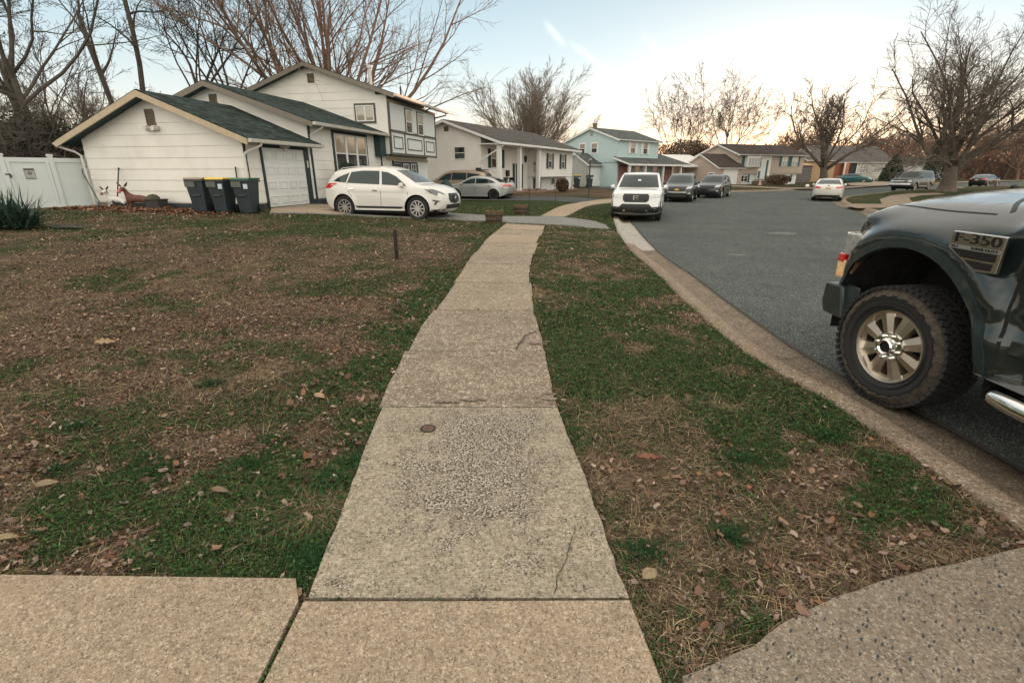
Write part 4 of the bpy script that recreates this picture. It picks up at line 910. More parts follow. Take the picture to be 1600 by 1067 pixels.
def window(t, P, U, Nn, w_, h, cols=1, rows=2, fm=None, cm=None, cw=.09, fw=.05, gm=None, top=None, mull=.045, grid=0, name='window'):
    P, U, Nn = Vector(P), Vector(U), Vector(Nn); fm = fm or M['white_trim']; mb = MB(); tr = MB()
    def bar(mbx, x0, x1, z0, z1, d0, d1): mbx.box(P + U * (x0 + x1) / 2 + Z_ * (z0 + z1) / 2 + Nn * (d0 + d1) / 2, (x1 - x0, d1 - d0, z1 - z0), U, Nn, Z_)
    H_, W_ = h / 2, w_ / 2
    for a in ((-W_, W_, -H_, -H_ + fw), (-W_, W_, H_ - fw, H_), (-W_, -W_ + fw, -H_ + fw, H_ - fw), (W_ - fw, W_, -H_ + fw, H_ - fw)): bar(mb, *a, .0, .055)
    for i in range(1, cols): x = -W_ + w_ * i / cols; bar(mb, x - mull, x + mull, -H_ + fw, H_ - fw, .0, .05)
    for i in range(1, rows): z = -H_ + h * i / rows; bar(mb, -W_ + fw, W_ - fw, z - .022, z + .022, .0, .048)
    if grid:
        for i in range(cols):
            for k in range(1, grid): x = -W_ + w_ * (i + k / grid) / cols; bar(mb, x - .012, x + .012, -H_ + fw, H_ - fw, 0, .04)
        for i in range(1, rows * 2): z = -H_ + h * i / (rows * 2); bar(mb, -W_ + fw, W_ - fw, z - .012, z + .012, 0, .039)
    o = mb.obj(name, [fm], t)
    g = MB()
    if top and rows == 2:
        bar(g, -W_ + fw, W_ - fw, -H_ + fw, 0, .018, .026); g.m = [0] * len(g.f); k = len(g.f); bar(g, -W_ + fw, W_ - fw, 0, H_ - fw, .018, .026)
        g.m = [0] * k + [1] * (len(g.f) - k); g.obj('pane', [gm or M['glass'], top], o)
    else: bar(g, -W_ + fw, W_ - fw, -H_ + fw, H_ - fw, .018, .026); g.obj('pane', [gm or M['glass']], o)
    if cm:
        for a in ((-W_ - cw, W_ + cw, -H_ - cw, -H_), (-W_ - cw, W_ + cw, H_, H_ + cw), (-W_ - cw, -W_, -H_, H_), (W_, W_ + cw, -H_, H_)): bar(tr, *a, 0, .035)
        tr.obj('casing', [cm], o)
    return o
def shutters(t, P, U, Nn, w_, h, sw, m):
    for s in (-1, 1):
        mb = MB(); c = Vector(P) + Vector(U) * s * (w_ / 2 + sw / 2 + .03); mb.box(c + Vector(Nn) * .03, (sw, .04, h), U, Nn, Z_)
        k = 12
        for i in range(k): mb.box(c + Vector(Nn) * .055 + Z_ * (-h / 2 + .06 + (h - .12) * (i + .5) / k), (sw * .78, .012, (h - .12) / k * .7), U, Nn, Z_)
        mb.obj('shutter', [m], t)
def pipe(t, pts, m, r=.042, name='downspout'):
    mb = MB(); mb.tube(pts, r, 8); mb.obj(name, [m], t, smooth=50)
M['gutter'] = plain('gutter', (.55, .53, .49), .4, var=.06)
M['sid1'] = plain('hardboard_siding', (.72, .70, .655), .6, var=.05, scale=1.2, dirt=(.36, .34, .28, .30), dirts=.8)
M['roof1'] = shingle('green_black_shingles', (.024, .038, .034), .7)
M['fascia1'] = plain('cream_fascia', (.42, .34, .235), .6, var=.1)
M['fasc_grey'] = plain('grey_brown_fascia', (.17, .145, .115), .6, var=.1)
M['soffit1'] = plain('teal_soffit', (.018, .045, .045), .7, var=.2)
M['trim1'] = plain('dark_trim', (.020, .035, .035), .6, var=.2)
M['tudor_trim'] = plain('tudor_trim', (.085, .078, .066), .7, var=.15)
M['stucco'] = plain('stucco_panel', (.58, .60, .59), .8, var=.05, bump=.25, bscale=50)
M['found'] = plain('foundation', (.035, .045, .05), .9, var=.3)
M['vent'] = plain('vent_wood', (.15, .12, .09), .8)
h1 = house('split_level_house', 'white split level house with dark green shingles, stepped gables and a tudor trimmed wing', 'house', (-8.6, 16.7), 12, .34)
# local z is measured from the ground at the garage corner
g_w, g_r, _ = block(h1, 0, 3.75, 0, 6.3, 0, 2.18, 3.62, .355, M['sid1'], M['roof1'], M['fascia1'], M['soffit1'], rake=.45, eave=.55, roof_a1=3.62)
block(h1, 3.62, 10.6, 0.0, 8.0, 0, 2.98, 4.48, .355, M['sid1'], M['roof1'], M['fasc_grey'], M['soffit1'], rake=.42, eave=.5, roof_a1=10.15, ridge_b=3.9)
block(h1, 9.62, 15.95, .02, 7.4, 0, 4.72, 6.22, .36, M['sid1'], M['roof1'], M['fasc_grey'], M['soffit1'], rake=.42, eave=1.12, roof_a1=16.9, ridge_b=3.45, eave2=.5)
mb = MB(); mb.bb(-.012, 3.76, -.012, 6.31, -.35, .18); mb.bb(3.76, 16.0, -.01, 8, -.35, .18); mb.obj('foundation', M['found'], h1)
# overhanging tudor wing
mb = MB(); mb.bb(9.6, 15.95, -.62, .02, 2.06, 4.55); mb.obj('wing_wall', M['stucco'], h1)
mb = MB(); T3 = M['tudor_trim']
for x0, x1, z0, z1 in ((9.58, 15.97, 4.42, 4.56), (9.58, 15.97, 3.08, 3.20), (9.58, 15.97, 2.02, 2.13), (9.58, 9.68, 2.13, 4.42), (15.87, 15.97, 2.13, 4.42), (11.28, 11.36, 2.13, 3.08), (13.95, 14.03, 2.13, 3.08)): mb.bb(x0, x1, -.655, -.622, z0, z1)
for x0, x1 in ((9.95, 11.05), (11.65, 13.68), (14.3, 15.62)):
    for a in ((x0, x1, 2.32, 2.37), (x0, x1, 2.86, 2.91), (x0, x0 + .05, 2.37, 2.86), (x1 - .05, x1, 2.37, 2.86)): mb.bb(a[0], a[1], -.645, -.622, a[2], a[3])
mb.bb(9.56, 9.6, -.655, -.57, 2.02, 4.56); mb.obj('tudor_trim', T3, h1)
mb = MB(); mb.bb(9.57, 9.6, -.57, .02, 2.06, 4.72); mb.obj('wing_side', M['sid1'], h1)
window(h1, (11.95, -.62, 3.72), X_, -Y_, .80, 1.14, 1, 2, M['white_trim'], T3, .07, top=M['glass_w'])
window(h1, (13.55, -.62, 3.72), X_, -Y_, .80, 1.14, 1, 2, M['white_trim'], T3, .07, top=M['glass_w'])
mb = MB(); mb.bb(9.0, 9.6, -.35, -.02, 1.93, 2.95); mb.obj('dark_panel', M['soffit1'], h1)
# small sliding window in the upper gable
window(h1, (9.62, .62, 3.92), Y_, -X_, .95, .72, 2, 1, M['white_trim'], T3, .09, gm=M['glass_w'])
# lower entrance wall
mb = MB(); mb.bb(10.6, 15.95, -.03, .0, 1.98, 2.12); mb.bb(10.2, 16.0, -.05, -.02, 1.78, 1.9); mb.obj('entrance_trim', M['fascia1'], h1)
mb = MB(); mb.bb(10.9, 10.98, -.06, -.02, 0.2, 1.78); mb.bb(10.9, 14.2, -.06, -.02, 1.66, 1.74); mb.bb(14.12, 14.2, -.06, -.02, .2, 1.66); mb.obj('entrance_frame', M['trim1'], h1)
window(h1, (12.55, -.02, 1.05), X_, -Y_, .75, 1.2, 1, 2, M['white_trim'], M['trim1'], .06, grid=2)
window(h1, (13.6, -.02, 1.05), X_, -Y_, .75, 1.2, 1, 2, M['white_trim'], M['trim1'], .06, grid=2)
mb = MB(); mb.bb(11.1, 11.95, -.05, -.02, .15, 1.62); d_ = mb.obj('front_door', M['trim1'], h1)
mb = MB(); mb.bb(14.35, 15.75, -.05, -.02, .12, 1.64); mb.obj('white_panel_door', M['white'], h1)
# living room triple window
window(h1, (6.75, -.016, 1.95), X_, -Y_, 2.75, 1.55, 3, 2, M['white_trim'], M['trim1'], .12, top=M['glass_w'], mull=.07)
# corner boards
for a, z1 in ((0, 2.25), (3.66, 2.98), (9.62, 2.0)):
    mb = MB(); mb.bb(a - .03, a + .07, -.045, -.018, .18, z1); mb.obj('corner_board', M['trim1'], h1)
# garage door
gd = MB(); gx0, gx1, gz0, gz1 = .82, 3.12, .03, 1.97
gd.bb(gx0, gx1, -.035, -.01, gz0, gz1)
ph = (gz1 - gz0) / 4
for r_ in range(4):
    gd.bb(gx0, gx1, -.040, -.034, gz0 + r_ * ph + .006, gz0 + (r_ + 1) * ph - .006)
    for c_ in range(4):
        x = gx0 + (gx1 - gx0) * (c_ + .5) / 4; z = gz0 + (r_ + .5) * ph
        for q0, q1, s0, s1 in ((-.22, .22, .10, .125), (-.22, .22, -.125, -.10), (-.22, -.20, -.10, .10), (.20, .22, -.10, .10)): gd.bb(x + q0, x + q1, -.066, -.040, z + s0, z + s1)
        gd.bb(x - .165, x + .165, -.052, -.040, z - .07, z + .07)
gdo = gd.obj('garage_door', M['white'], h1)
mb = MB(); mb.bb(gx0 - .09, gx0, -.06, -.017, 0, gz1 + .12); mb.bb(gx1, gx1 + .30, -.06, -.017, 0, gz1 + .12); mb.bb(gx0, gx1, -.06, -.017, gz1, gz1 + .12); mb.obj('garage_door_frame', M['trim1'], h1)
mb = MB(); mb.bb(gx1 + .12, gx1 + .2, -.075, -.06, 1.35, 1.6); mb.obj('keypad', M['gutter'], h1)
mb = MB(); mb.bb(1.75, 2.2, -.14, -.06, 2.0, 2.08); mb.lathe([(0, 0), (.06, 0), (.08, .1), (0, .1)], (1.98, -.12, 1.9), n=12); mb.obj('garage_light', M['gutter'], h1)
# vents, floodlight
def vent(t, P, U, Nn, w_, h, n=6, m=None):
    mb = MB(); P, U, Nn = Vector(P), Vector(U), Vector(Nn); mb.box(P + Nn * .01, (w_, .02, h), U, Nn, Z_)
    for i in range(n): mb.box(P + Nn * .03 + Z_ * (-h / 2 + h * (i + .5) / n), (w_ * .9, .03, h / n * .45), U, (Nn - Z_ * .6).normalized(), (Z_ + Nn * .6).normalized())
    for s in (-1, 1): mb.box(P + Nn * .025 + U * s * w_ / 2, (.03, .05, h), U, Nn, Z_)
    mb.obj('gable_vent', m or M['vent'], t)
vent(h1, (0, 3.25, 2.86), Y_, -X_, .30, .52)
vent(h1, (3.62, 3.9, 3.88), Y_, -X_, .30, .36); vent(h1, (9.62, 3.35, 5.55), Y_, -X_, .32, .42)
mb = MB(); mb.box((-.06, 3.22, 2.52), (.1, .12, .12)); mb.lathe([(0, 0), (.07, 0), (.09, .16), (0, .16)], (-.22, 3.38, 2.54), ax='x', n=12); mb.lathe([(0, 0), (.07, 0), (.09, .16), (0, .16)], (-.22, 3.06, 2.54), ax='x', n=12); mb.box((-.1, 3.22, 2.55), (.05, .4, .05)); mb.obj('floodlight', M['gutter'], h1)
# downspouts
pipe(h1, [(.12, -.6, 2.1), (.12, -.6, 2.0), (-.05, -.12, 1.78), (-.09, -.08, 1.7), (-.09, -.08, .3)], M['gutter'])
pipe(h1, [(-.45, 6.95, 2.12), (-.4, 6.9, 2.02), (-.12, 6.55, 1.85), (-.08, 6.38, 1.72), (-.08, 6.34, .12)], M['gutter'])
pipe(h1, [(3.85, -.55, 2.9), (3.85, -.5, 2.8), (3.72, -.06, 2.55), (3.7, -.05, 2.3)], M['gutter'])
pipe(h1, [(16.5, -1.15, 4.6), (16.5, -1.15, 4.48), (16.05, -.65, 4.3), (16.0, -.6, 4.2)], M['tudor_trim'])
mb = MB(); mb.tube([(11.6, 1.2, 5.2), (11.6, 1.2, 6.25)], .09, 10); mb.tube([(11.6, 1.2, 6.25), (11.6, 1.2, 6.4)], .14, 10); mb.obj('roof_flue', M['gutter'], h1, smooth=40)
mb = MB(); mb.tube([(14.0, .6, 4.9), (14.0, .6, 5.75)], .05, 8); mb.obj('roof_pipe', M['black'], h1, smooth=40)

# ---- porch house
M['sid2'] = plain('vinyl_siding', (.72, .70, .66), .5, var=.04, scale=1, dirt=(.45, .42, .36, .2))
M['roof2'] = shingle('grey_shingles', (.078, .074, .068), .3)
M['shut'] = plain('green_shutter', (.018, .042, .036), .6, var=.15)
h2 = house('porch_house', 'long white bi level house with green shutters and a white columned porch', 'house', (-2.17, 36.52), 28, .20)
L2 = .135
# recessed porch wall part and forward right part share one roof
bmid, zr2 = 2.9, 4.85; ev = 1.85
sl2 = (zr2 - 3.28) / (bmid + ev)
mb = MB(); mb.prism([(0, 0, -.2), (0, 7.6, -.2), (0, 7.6, 3.15), (0, bmid, zr2 - .12), (0, 0, 3.75)], (14.4, 0, 0))
rect_siding(mb, (0, 0, 0), X_, -Y_, 7.45, .1, 3.35, L2)
siding(mb, (0, 0, 0), Y_, -X_, 0, zr2 - .2, lambda z: max(0, (z - 3.72) / sl2), lambda z: 7.6 - max(0, (z - 3.15) / ((zr2 - 3.15) / 4.7)), L2)
mb.obj('wall', M['sid2'], h2)
mb = MB(); mb.bb(7.45, 14.45, -1.2, .0, 1.0, 3.3); rect_siding(mb, (7.45, -1.2, 0), X_, -Y_, 7.0, 1.0, 3.2, L2); siding(mb, (7.45, -1.2, 0), Y_, -X_, 1.0, 3.2, lambda z: 0, lambda z: 1.2, L2); mb.obj('upper_wall', M['sid2'], h2)
mb = MB(); mb.bb(7.5, 13.0, -.35, 0, -.3, 1.0); mb.bb(13.0, 14.4, -1.15, 0, -.4, 1.0); mb.obj('lower_wall', M['white'], h2)
mb = MB(); sf = MB(); rk = MB()
for s, be in ((-1, -ev), (1, 8.1)):
    zz = zr2 - abs(be - bmid) * sl2
    mb.prism([(-.4, be, zz), (-.4, bmid, zr2), (-.4, bmid, zr2 + .05), (-.4, be, zz + .05)], (15.3, 0, 0))
    rk.prism([(-.44, be, zz - .16), (-.44, bmid, zr2 - .16), (-.44, bmid, zr2 + .01), (-.44, be, zz + .01)], (.04, 0, 0))
sf.bb(-.38, 14.85, -ev + .04, -.02, 3.16, 3.22); rf = mb.obj('roof', M['roof2'], h2); sf.obj('soffit', M['white_trim'], rf); rk.obj('rake_board', M['white_trim'], rf)
mb = MB(); mb.bb(-.4, 9.2, -ev - .13, -ev, 3.14, 3.28); mb.bb(9.0, 14.9, -ev - .10, -ev + .02, 3.12, 3.26); mb.obj('gutter', M['white_trim'], h2)
pipe(h2, [(-.1, -1.9, 3.15), (-.1, -1.85, 3.05), (-.35, -.3, 2.2), (-.36, -.08, 2.05), (-.36, -.05, 0)], M['white_trim'], .05)
pipe(h2, [(14.7, -1.95, 3.15), (14.75, -1.85, 3.0), (14.6, -1.25, 2.7)], M['white_trim'], .05)
for a in (-.05 + .0, 3.0, 6.35):
    mb = MB(); mb.bb(a - .13, a + .13, -1.62, -1.36, -.05, 3.18); mb.bb(a - .17, a + .17, -1.66, -1.32, 3.06, 3.18); mb.bb(a - .17, a + .17, -1.66, -1.32, -.05, .08); mb.obj('porch_column', M['white_trim'], h2)
mb = MB(); mb.bb(7.2, 7.44, -1.25, -.95, 1.0, 3.2); mb.obj('corner_post', M['white_trim'], h2)
mb = MB(); mb.bb(-.2, 7.45, -1.8, 0, -.25, .04); mb.bb(5.0, 6.8, -2.3, -1.8, -.3, -.06); mb.obj('porch_floor', plain('porch_brick', (.22, .13, .10), .9, var=.3, scale=8), h2)
window(h2, (2.1, -.016, 2.3), X_, -Y_, 1.55, 1.3, 2, 2, top=M['glass_w']); shutters(h2, (2.1, -.016, 2.3), X_, -Y_, 1.55, 1.3, .38, M['shut'])
for a in (10.2, 12.9 + .15): window(h2, (a - 1.0, -1.216, 2.25), X_, -Y_, .72, 1.18, 1, 2, top=M['glass_w']); shutters(h2, (a - 1.0, -1.216, 2.25), X_, -Y_, .72, 1.22, .34, M['shut'])
window(h2, (8.5, -.366, .35), X_, -Y_, .8, .9, 1, 1); shutters(h2, (8.5, -.366, .35), X_, -Y_, .8, 1.0, .32, M['shut'])
window(h2, (11.8, -.366, .6), X_, -Y_, .8, .6, 1, 1)
mb = MB(); mb.bb(5.05, 6.5, -.05, -.016, .02, 2.1); d_ = mb.obj('door_frame', M['white_trim'], h2)
mb = MB(); mb.bb(4.7, 5.02, -.06, -.016, .1, 2.0); mb.bb(5.15, 5.5, -.062, -.05, .1, 2.0); mb.bb(6.15, 6.45, -.062, -.05, .1, 2.0); mb.obj('front_door', M['shut'], h2)
mb = MB(); mb.bb(5.53, 6.12, -.07, -.051, .08, 2.02); mb.obj('storm_door', M['white'], h2)
mb = MB(); mb.bb(3.55, 3.95, -.16, -.016, 1.05, 1.5); mb.bb(3.82, 3.9, -.17, -.16, 1.15, 1.4); mb.obj('wall_mailbox', M['black'], h2)
def text_mesh(body, size, mat, parent, loc, rot, name='lettering', ext=.004, shear=0):
    cu = bpy.data.curves.new(name, 'FONT'); cu.body = body; cu.size = size; cu.extrude = ext; cu.align_x = 'CENTER'; cu.align_y = 'CENTER'; cu.shear = shear
    o = bpy.data.objects.new(name, cu); link(o); dg = bpy.context.evaluated_depsgraph_get(); me = bpy.data.meshes.new_from_object(o.evaluated_get(dg)); bpy.data.objects.remove(o)
    me.materials.clear(); me.materials.append(mat); n = bpy.data.objects.new(name, me); link(n); n.parent = parent; n.location = loc; n.rotation_euler = rot; return n
for k, ch in enumerate('82'): text_mesh(ch, .42, M['black'], h2, (7.43, -.6, 2.0 - .45 * k), (PI / 2, 0, -PI / 2), 'house_number')
mb = MB(); mb.tube([(5.0, -1.0, 3.16), (5.0, -1.0, 2.55)], .012, 5); mb.lathe([(0, 2.6), (.03, 2.58), (.16, 2.42), (.13, 2.40), (.10, 2.12), (.05, 2.06), (0, 2.06)], (5.0, -1.0, 0), n=8); mb.obj('porch_lantern', M['black'], h2)
window(h2, (-.016, 1.75, 2.65), Y_, -X_, .95, .85, 1, 2); vent(h2, (-.016, 2.85, 4.28), Y_, -X_, .34, .34, m=M['vent'])
mb = MB(); mb.bb(14.42, 14.47, -1.2, -.9, -.35, 1.9); mb.obj('cable_box', M['gutter'], h2)

# ---- blue house
M['sid3'] = plain('blue_siding', (.42, .54, .545), .55, var=.04)
M['sid3g'] = plain('grey_siding', (.36, .37, .345), .6, var=.05)
M['roof3'] = shingle('grey_green_shingles', (.085, .095, .092), .3)
M['brick'] = brickmat('brick', (.22, .075, .055), (.30, .11, .08))
h3 = house('blue_house', 'pale blue two storey house with white trim, a porch roof and a low grey garage', 'house', (11.44, 54.93), 48, .1)
block(h3, -.5, 7.1, 0, 7.3, 2.5, 4.72, 6.05, .22, M['sid3'], M['roof3'], M['white_trim'], M['white_trim'], rake=.25, eave=.3, gm=M['white_trim'])
mb = MB(); mb.bb(-.4, 11, .3, 7.1, -.2, 2.6); mb.bb(-.4, 1.0, .0, .3, -.2, 2.4); mb.obj('lower_wall', M['sid3'], h3)
for a, b in ((-.2, 1.3), (8.6, 10.4)):
    mb = MB(); mb.bb(a, b, -.02, .28, -.2, 2.3); mb.obj('brick_wall', M['brick'], h3)
mb = MB(); mb.prism([(-.9, -2.0, 2.28), (-.9, .25, 2.98), (-.9, .25, 3.05), (-.9, -2.0, 2.36)], (8.0, 0, 0)); mb.prism([(7.1, -2.0, 2.28), (7.1, 4.0, 4.0), (7.1, 7.5, 2.9), (7.1, 7.5, 2.8), (7.1, 4, 3.9), (7.1, -2, 2.20)], (4.6, 0, 0)); mb.obj('porch_roof', M['roof3'], h3)
mb = MB(); mb.bb(-.9, 11.8, -2.12, -2.0, 2.12, 2.30); mb.prism([(-.94, -2.0, 2.12), (-.94, .25, 2.82), (-.94, .25, 3.0), (-.94, -2.0, 2.3)], (.05, 0, 0)); mb.obj('gutter', M['white_trim'], h3)
for a in (-.7, 2.1, 5.6, 9.3): 
    mb = MB(); mb.bb(a - .1, a + .1, -1.9, -1.7, 0, 2.2); mb.obj('porch_post', M['white_trim'], h3)
for a in (2.1, 4.45): window(h3, (a, -.016, 3.95), X_, -Y_, .85, 1.15, 1, 2, top=M['glass_w']); shutters(h3, (a, -.016, 3.95), X_, -Y_, .85, 1.2, .4, M['white_trim'])
for b in (4.8, 3.1): window(h3, (-.516, b, 3.95), Y_, -X_, .8, 1.0, 1, 2, cm=M['white_trim'], top=M['glass_w'])
for a in (2.2, 3.7, 5.2, 7.2): window(h3, (a, .284, 1.35), X_, -Y_, 1.0, 1.5, 1, 2, cm=M['white_trim'])
vent(h3, (-.516, 3.6, 5.45), Y_, -X_, .35, .45, m=M['sid3g'])
mb = MB(); mb.bb(-.1, .25, 3.5, 3.85, 5.6, 6.5); mb.obj('chimney_pipe', M['vent'], h3)
# its garage
mb = MB(); ga = (-4.55, 0.0)
# garage block in world frame via the same house frame: centre it at its own measured corner
gx, gy = (8.06 - 11.44), (54.93 - 54.93); hh = R(48); la = gx * math.sin(hh) + gy * math.cos(hh); lb = -gx * math.cos(hh) + gy * math.sin(hh)
block(h3, la, la + 4.1, lb, lb + 3.6, 0, 2.25, 3.45, .22, M['sid3g'], M['roof3'], M['white_trim'], M['white_trim'], rake=.2, eave=.3, gm=M['white_trim'])
mb = MB(); mb.bb(la + .45, la + 2.75, lb - .05, lb - .016, .05, 1.95)
for k in range(1, 4): mb.bb(la + .45, la + 2.75, lb - .055, lb - .05, .05 + k * .475, .09 + k * .475)
mb.obj('garage_door', M['white'], h3)

# ---- tan house
M['sid4'] = plain('tan_siding', (.40, .32, .26), .6, var=.05)
M['roof4'] = shingle('brown_shingles', (.055, .042, .038), .3)
M['teal'] = plain('teal_paint', (.015, .085, .095), .5, var=.1)
h4 = house('tan_house', 'tan bi level house with teal shutters, a brown roof and a white lower storey', 'house', (35.37, 72.42), 68, .05)
block(h4, -4.9, 7.5, 0, 7.8, 1.35, 3.85, 5.35, .2, M['sid4'], M['roof4'], M['white_trim'], M['white_trim'], rake=.35, eave=.4, gm=M['white_trim'])
mb = MB(); mb.bb(-5.3, 6.9, .3, 7.5, -.3, 1.4); mb.obj('lower_wall', M['white'], h4)
mb = MB(); mb.bb(-1.1, 1.15, -.02, .3, .6, 3.7); mb.obj('entrance_wall', M['sid2'], h4)
mb = MB(); mb.bb(-.65, .25, -.06, -.02, .72, 2.9); mb.obj('front_door', M['white'], h4)
mb = MB(); mb.bb(.28, .6, -.07, -.02, .72, 3.1); mb.bb(-1.0, -.7, -.07, -.02, .72, 1.7); mb.obj('side_light', M['teal'], h4)
mb = MB(); mb.bb(-3.75, -1.35, -.45, -.0, 2.2, 3.55); mb.bb(-3.85, -1.25, -.5, 0, 3.5, 3.62); mb.obj('bay_window', M['white_trim'], h4)
window(h4, (-2.55, -.45, 2.88), X_, -Y_, 2.2, 1.1, 4, 1); shutters(h4, (-2.55, -.02, 2.88), X_, -Y_, 2.6, 1.5, .42, M['teal'])
for a in (3.7, 5.7): window(h4, (a, -.016, 3.0), X_, -Y_, 1.2, 1.2, 2, 2, top=M['glass_w'])
for a in (3.7, 5.7): shutters(h4, (a, -.016, 3.0), X_, -Y_, 1.2, 1.3, .35, M['teal'])
for a in (-3.2, 3.2, 5.0): window(h4, (a, .284, .72), X_, -Y_, 1.35, .8, 2, 2); shutters(h4, (a, .284, .72), X_, -Y_, 1.35, 1.0, .3, M['teal'])
mb = MB(); mb.bb(-1.6, 3.6, -1.3, .2, -.3, .42); mb.obj('entrance_step', plain('stone_step', (.16, .13, .10), .9, var=.3, scale=10), h4)
# tan house garage wing in front-left
q = G(1108, 291); 
h4g = []
dx, dy = q[0] - 35.37, q[1] - 72.42; hh = R(68); la = dx * math.sin(hh) + dy * math.cos(hh); lb = -dx * math.cos(hh) + dy * math.sin(hh)
block(h4, -9.0, -4.95, -1.0, 6.2, 0, 2.1, 3.95, .2, M['sid4'], M['roof4'], M['white_trim'], M['white_trim'], rake=.3, eave=.3, gm=M['white_trim'])
mb = MB(); mb.bb(-8.3, -5.8, -1.06, -1.016, .02, 2.0); mb.obj('garage_door', M['white'], h4)
for b in (.3, 4.3): window(h4, (-9.016, b, 1.0), Y_, -X_, .9, .9, 1, 2, cm=M['white_trim'])
mb = MB(); mb.prism([(-11.5, 3.0, 2.2), (-11.5, 9.6, 3.9), (-11.5, 9.6, 4.05), (-11.5, 3.0, 2.4)], (6.4, 0, 0)); mb.obj('rear_roof', M['white_trim'], h4)
mb = MB(); mb.bb(-11.2, -5, 5.5, 9.5, 0, 2.9); mb.obj('rear_wall', M['sid4'], h4)
window(h4, (-11.216, 7.4, 2.1), Y_, -X_, 1.0, .8, 1, 1, cm=M['white_trim'])
# ---- far houses at the right
M['roof5'] = shingle('grey_far_shingles', (.10, .092, .088), .25)
M['sid5'] = plain('cream_far_siding', (.48, .46, .40), .6, var=.05); M['sid6'] = plain('white_far_siding', (.62, .63, .62), .6, var=.04)
M['redbr'] = plain('red_far_brick', (.26, .095, .06), .85, var=.15, scale=3); M['orbr'] = plain('orange_brick', (.36, .13, .07), .85, var=.15)
M['tanw'] = plain('ochre_wall', (.38, .25, .14), .8, var=.1)
def simple_house(name, label, px, py, hd, L_, D_, ze, zr, wm, rm, z=None, wins=(), garage=None, lap=.25, extra=None):
    x, y = G(px, py); t = house(name, label, 'house', (x, y), hd, g1(x, y) if z is None else z)
    block(t, 0, L_, 0, D_, -.2, ze, zr, lap, wm, rm, M['white_trim'], M['white_trim'], rake=.3, eave=.4, gm=M['white_trim'])
    for (a, zc, w_, h_, c) in wins: window(t, (a, -.018, zc), X_, -Y_, w_, h_, c, 2, cm=M['white_trim'])
    if garage: mb = MB(); mb.bb(garage[0], garage[1], -.06, -.018, .05, 2.1); mb.obj('garage_door', garage[2], t)
    return t
h5 = simple_house('brick_garage_house', 'grey roofed house with a brick garage, a cream wall and two white windows', 1278, 283.5, 78, 14.5, 8, 3.1, 5.9, M['sid5'], M['roof5'], wins=((8.9, 2.0, 1.9, 1.3, 3), (11.9, 2.0, 1.9, 1.3, 3)))
mb = MB(); mb.bb(-.1, 4.6, -.08, -.018, -.1, 2.75); mb.obj('brick_wall', M['redbr'], h5)
mb = MB(); mb.bb(4.2, 4.9, -.9, -.1, -.1, 3.0); mb.obj('brick_pillar', M['orbr'], h5); mb = MB(); mb.bb(3.95, 4.18, -.9, -.7, -.1, 3.0); mb.obj('white_post', M['white_trim'], h5)
mb = MB(); mb.bb(4.9, 7.2, -.10, -.02, 0, 2.9); mb.obj('carport_shade_panel', M['dark'], h5)  # flat dark panel standing in for the shade inside the carport
mb = MB(); mb.bb(7.2, 7.4, -.12, -.02, 0, 3.0); mb.obj('white_corner', M['white_trim'], h5)
simple_house('ochre_house', 'ochre walled house corner between the tan house and the bare tree', 1256, 284.5, 78, 5.5, 6, 3.4, 4.8, M['tanw'], M['roof5'])
simple_house('white_house', 'low white house behind the old dark suv and the big bare tree', 1396, 280, 82, 17, 8, 3.4, 5.2, M['sid6'], M['roof5'], wins=((9, 1.9, 1.6, 1.1, 2), (11.5, 1.9, 1.6, 1.1, 2)))
simple_house('teal_house', 'teal house wall right of the big tree trunk', 1485, 278, 84, 6, 8, 3.3, 5.0, M['teal'], M['roof5'])
simple_house('bay_window_house', 'brown house with a white framed window behind the black sedan', 1512, 277.5, 84, 11, 8, 3.5, 5.3, plain('brown_far_siding', (.26, .19, .14), .7, var=.1), M['roof5'], wins=((2.0, 2.2, 1.8, 1.5, 2), (7.8, 2.2, 1.6, 1.5, 2)))
simple_house('white_house', 'white house wall at the right edge beyond the small leaning tree', 1572, 275.5, 84, 14, 8, 3.4, 5.2, M['sid6'], M['roof5'])
# grey shed and deck beside the tan house
x, y = G(1250, 286); t = thing('garden_shed', 'weathered grey wooden lean to beside the tan house', 'shed', (x + .8, y + 2, g1(x, y)), R(12)); mb = MB(); mb.bb(-1.2, 2.2, 0, 1.6, 0, 2.6); mb.obj('wall', plain('grey_wood', (.12, .11, .10), .9, var=.3, scale=4), t)
mb = MB(); mb.prism([(-1.4, -.2, 2.6), (2.4, -.2, 2.6), (2.4, -.2, 2.7), (-1.4, -.2, 2.7)], (0, 2.0, .3)); mb.obj('roof', M['tanw'], t)

# ================================================================== VEHICLES
def upper_ring(o, x0, x1, top, bottom_z, wb, ra, wz):
    """closed side outline: upper contour front->rear given rear->front in top, then bottom with wheel arches"""
    pts = list(top)
    bot = []
    xf, xr_ = pts[-1][0], pts[0][0]
    def arch(cx):
        a = []
        dz = max(-.999, (bottom_z - wz) / ra); th0 = math.asin(dz)
        for i in range(13):
            th = (th0) + (PI - 2 * th0) * i / 12; a.append((cx + ra * math.cos(th), wz + ra * math.sin(th)))
        return a
    bot += arch(wb[1]); bot += arch(wb[0])
    return pts + bot
def pip_dist(P, line):
    P = np.asarray(P); d = np.full(len(P), 1e9)
    for a, b in zip(line[:-1], line[1:]):
        a, b = np.array(a), np.array(b); ab = b - a; t = np.clip(((P - a) @ ab) / (ab @ ab + 1e-12), 0, 1); d = np.minimum(d, np.linalg.norm(P - (a + t[:, None] * ab), axis=1))
    return d
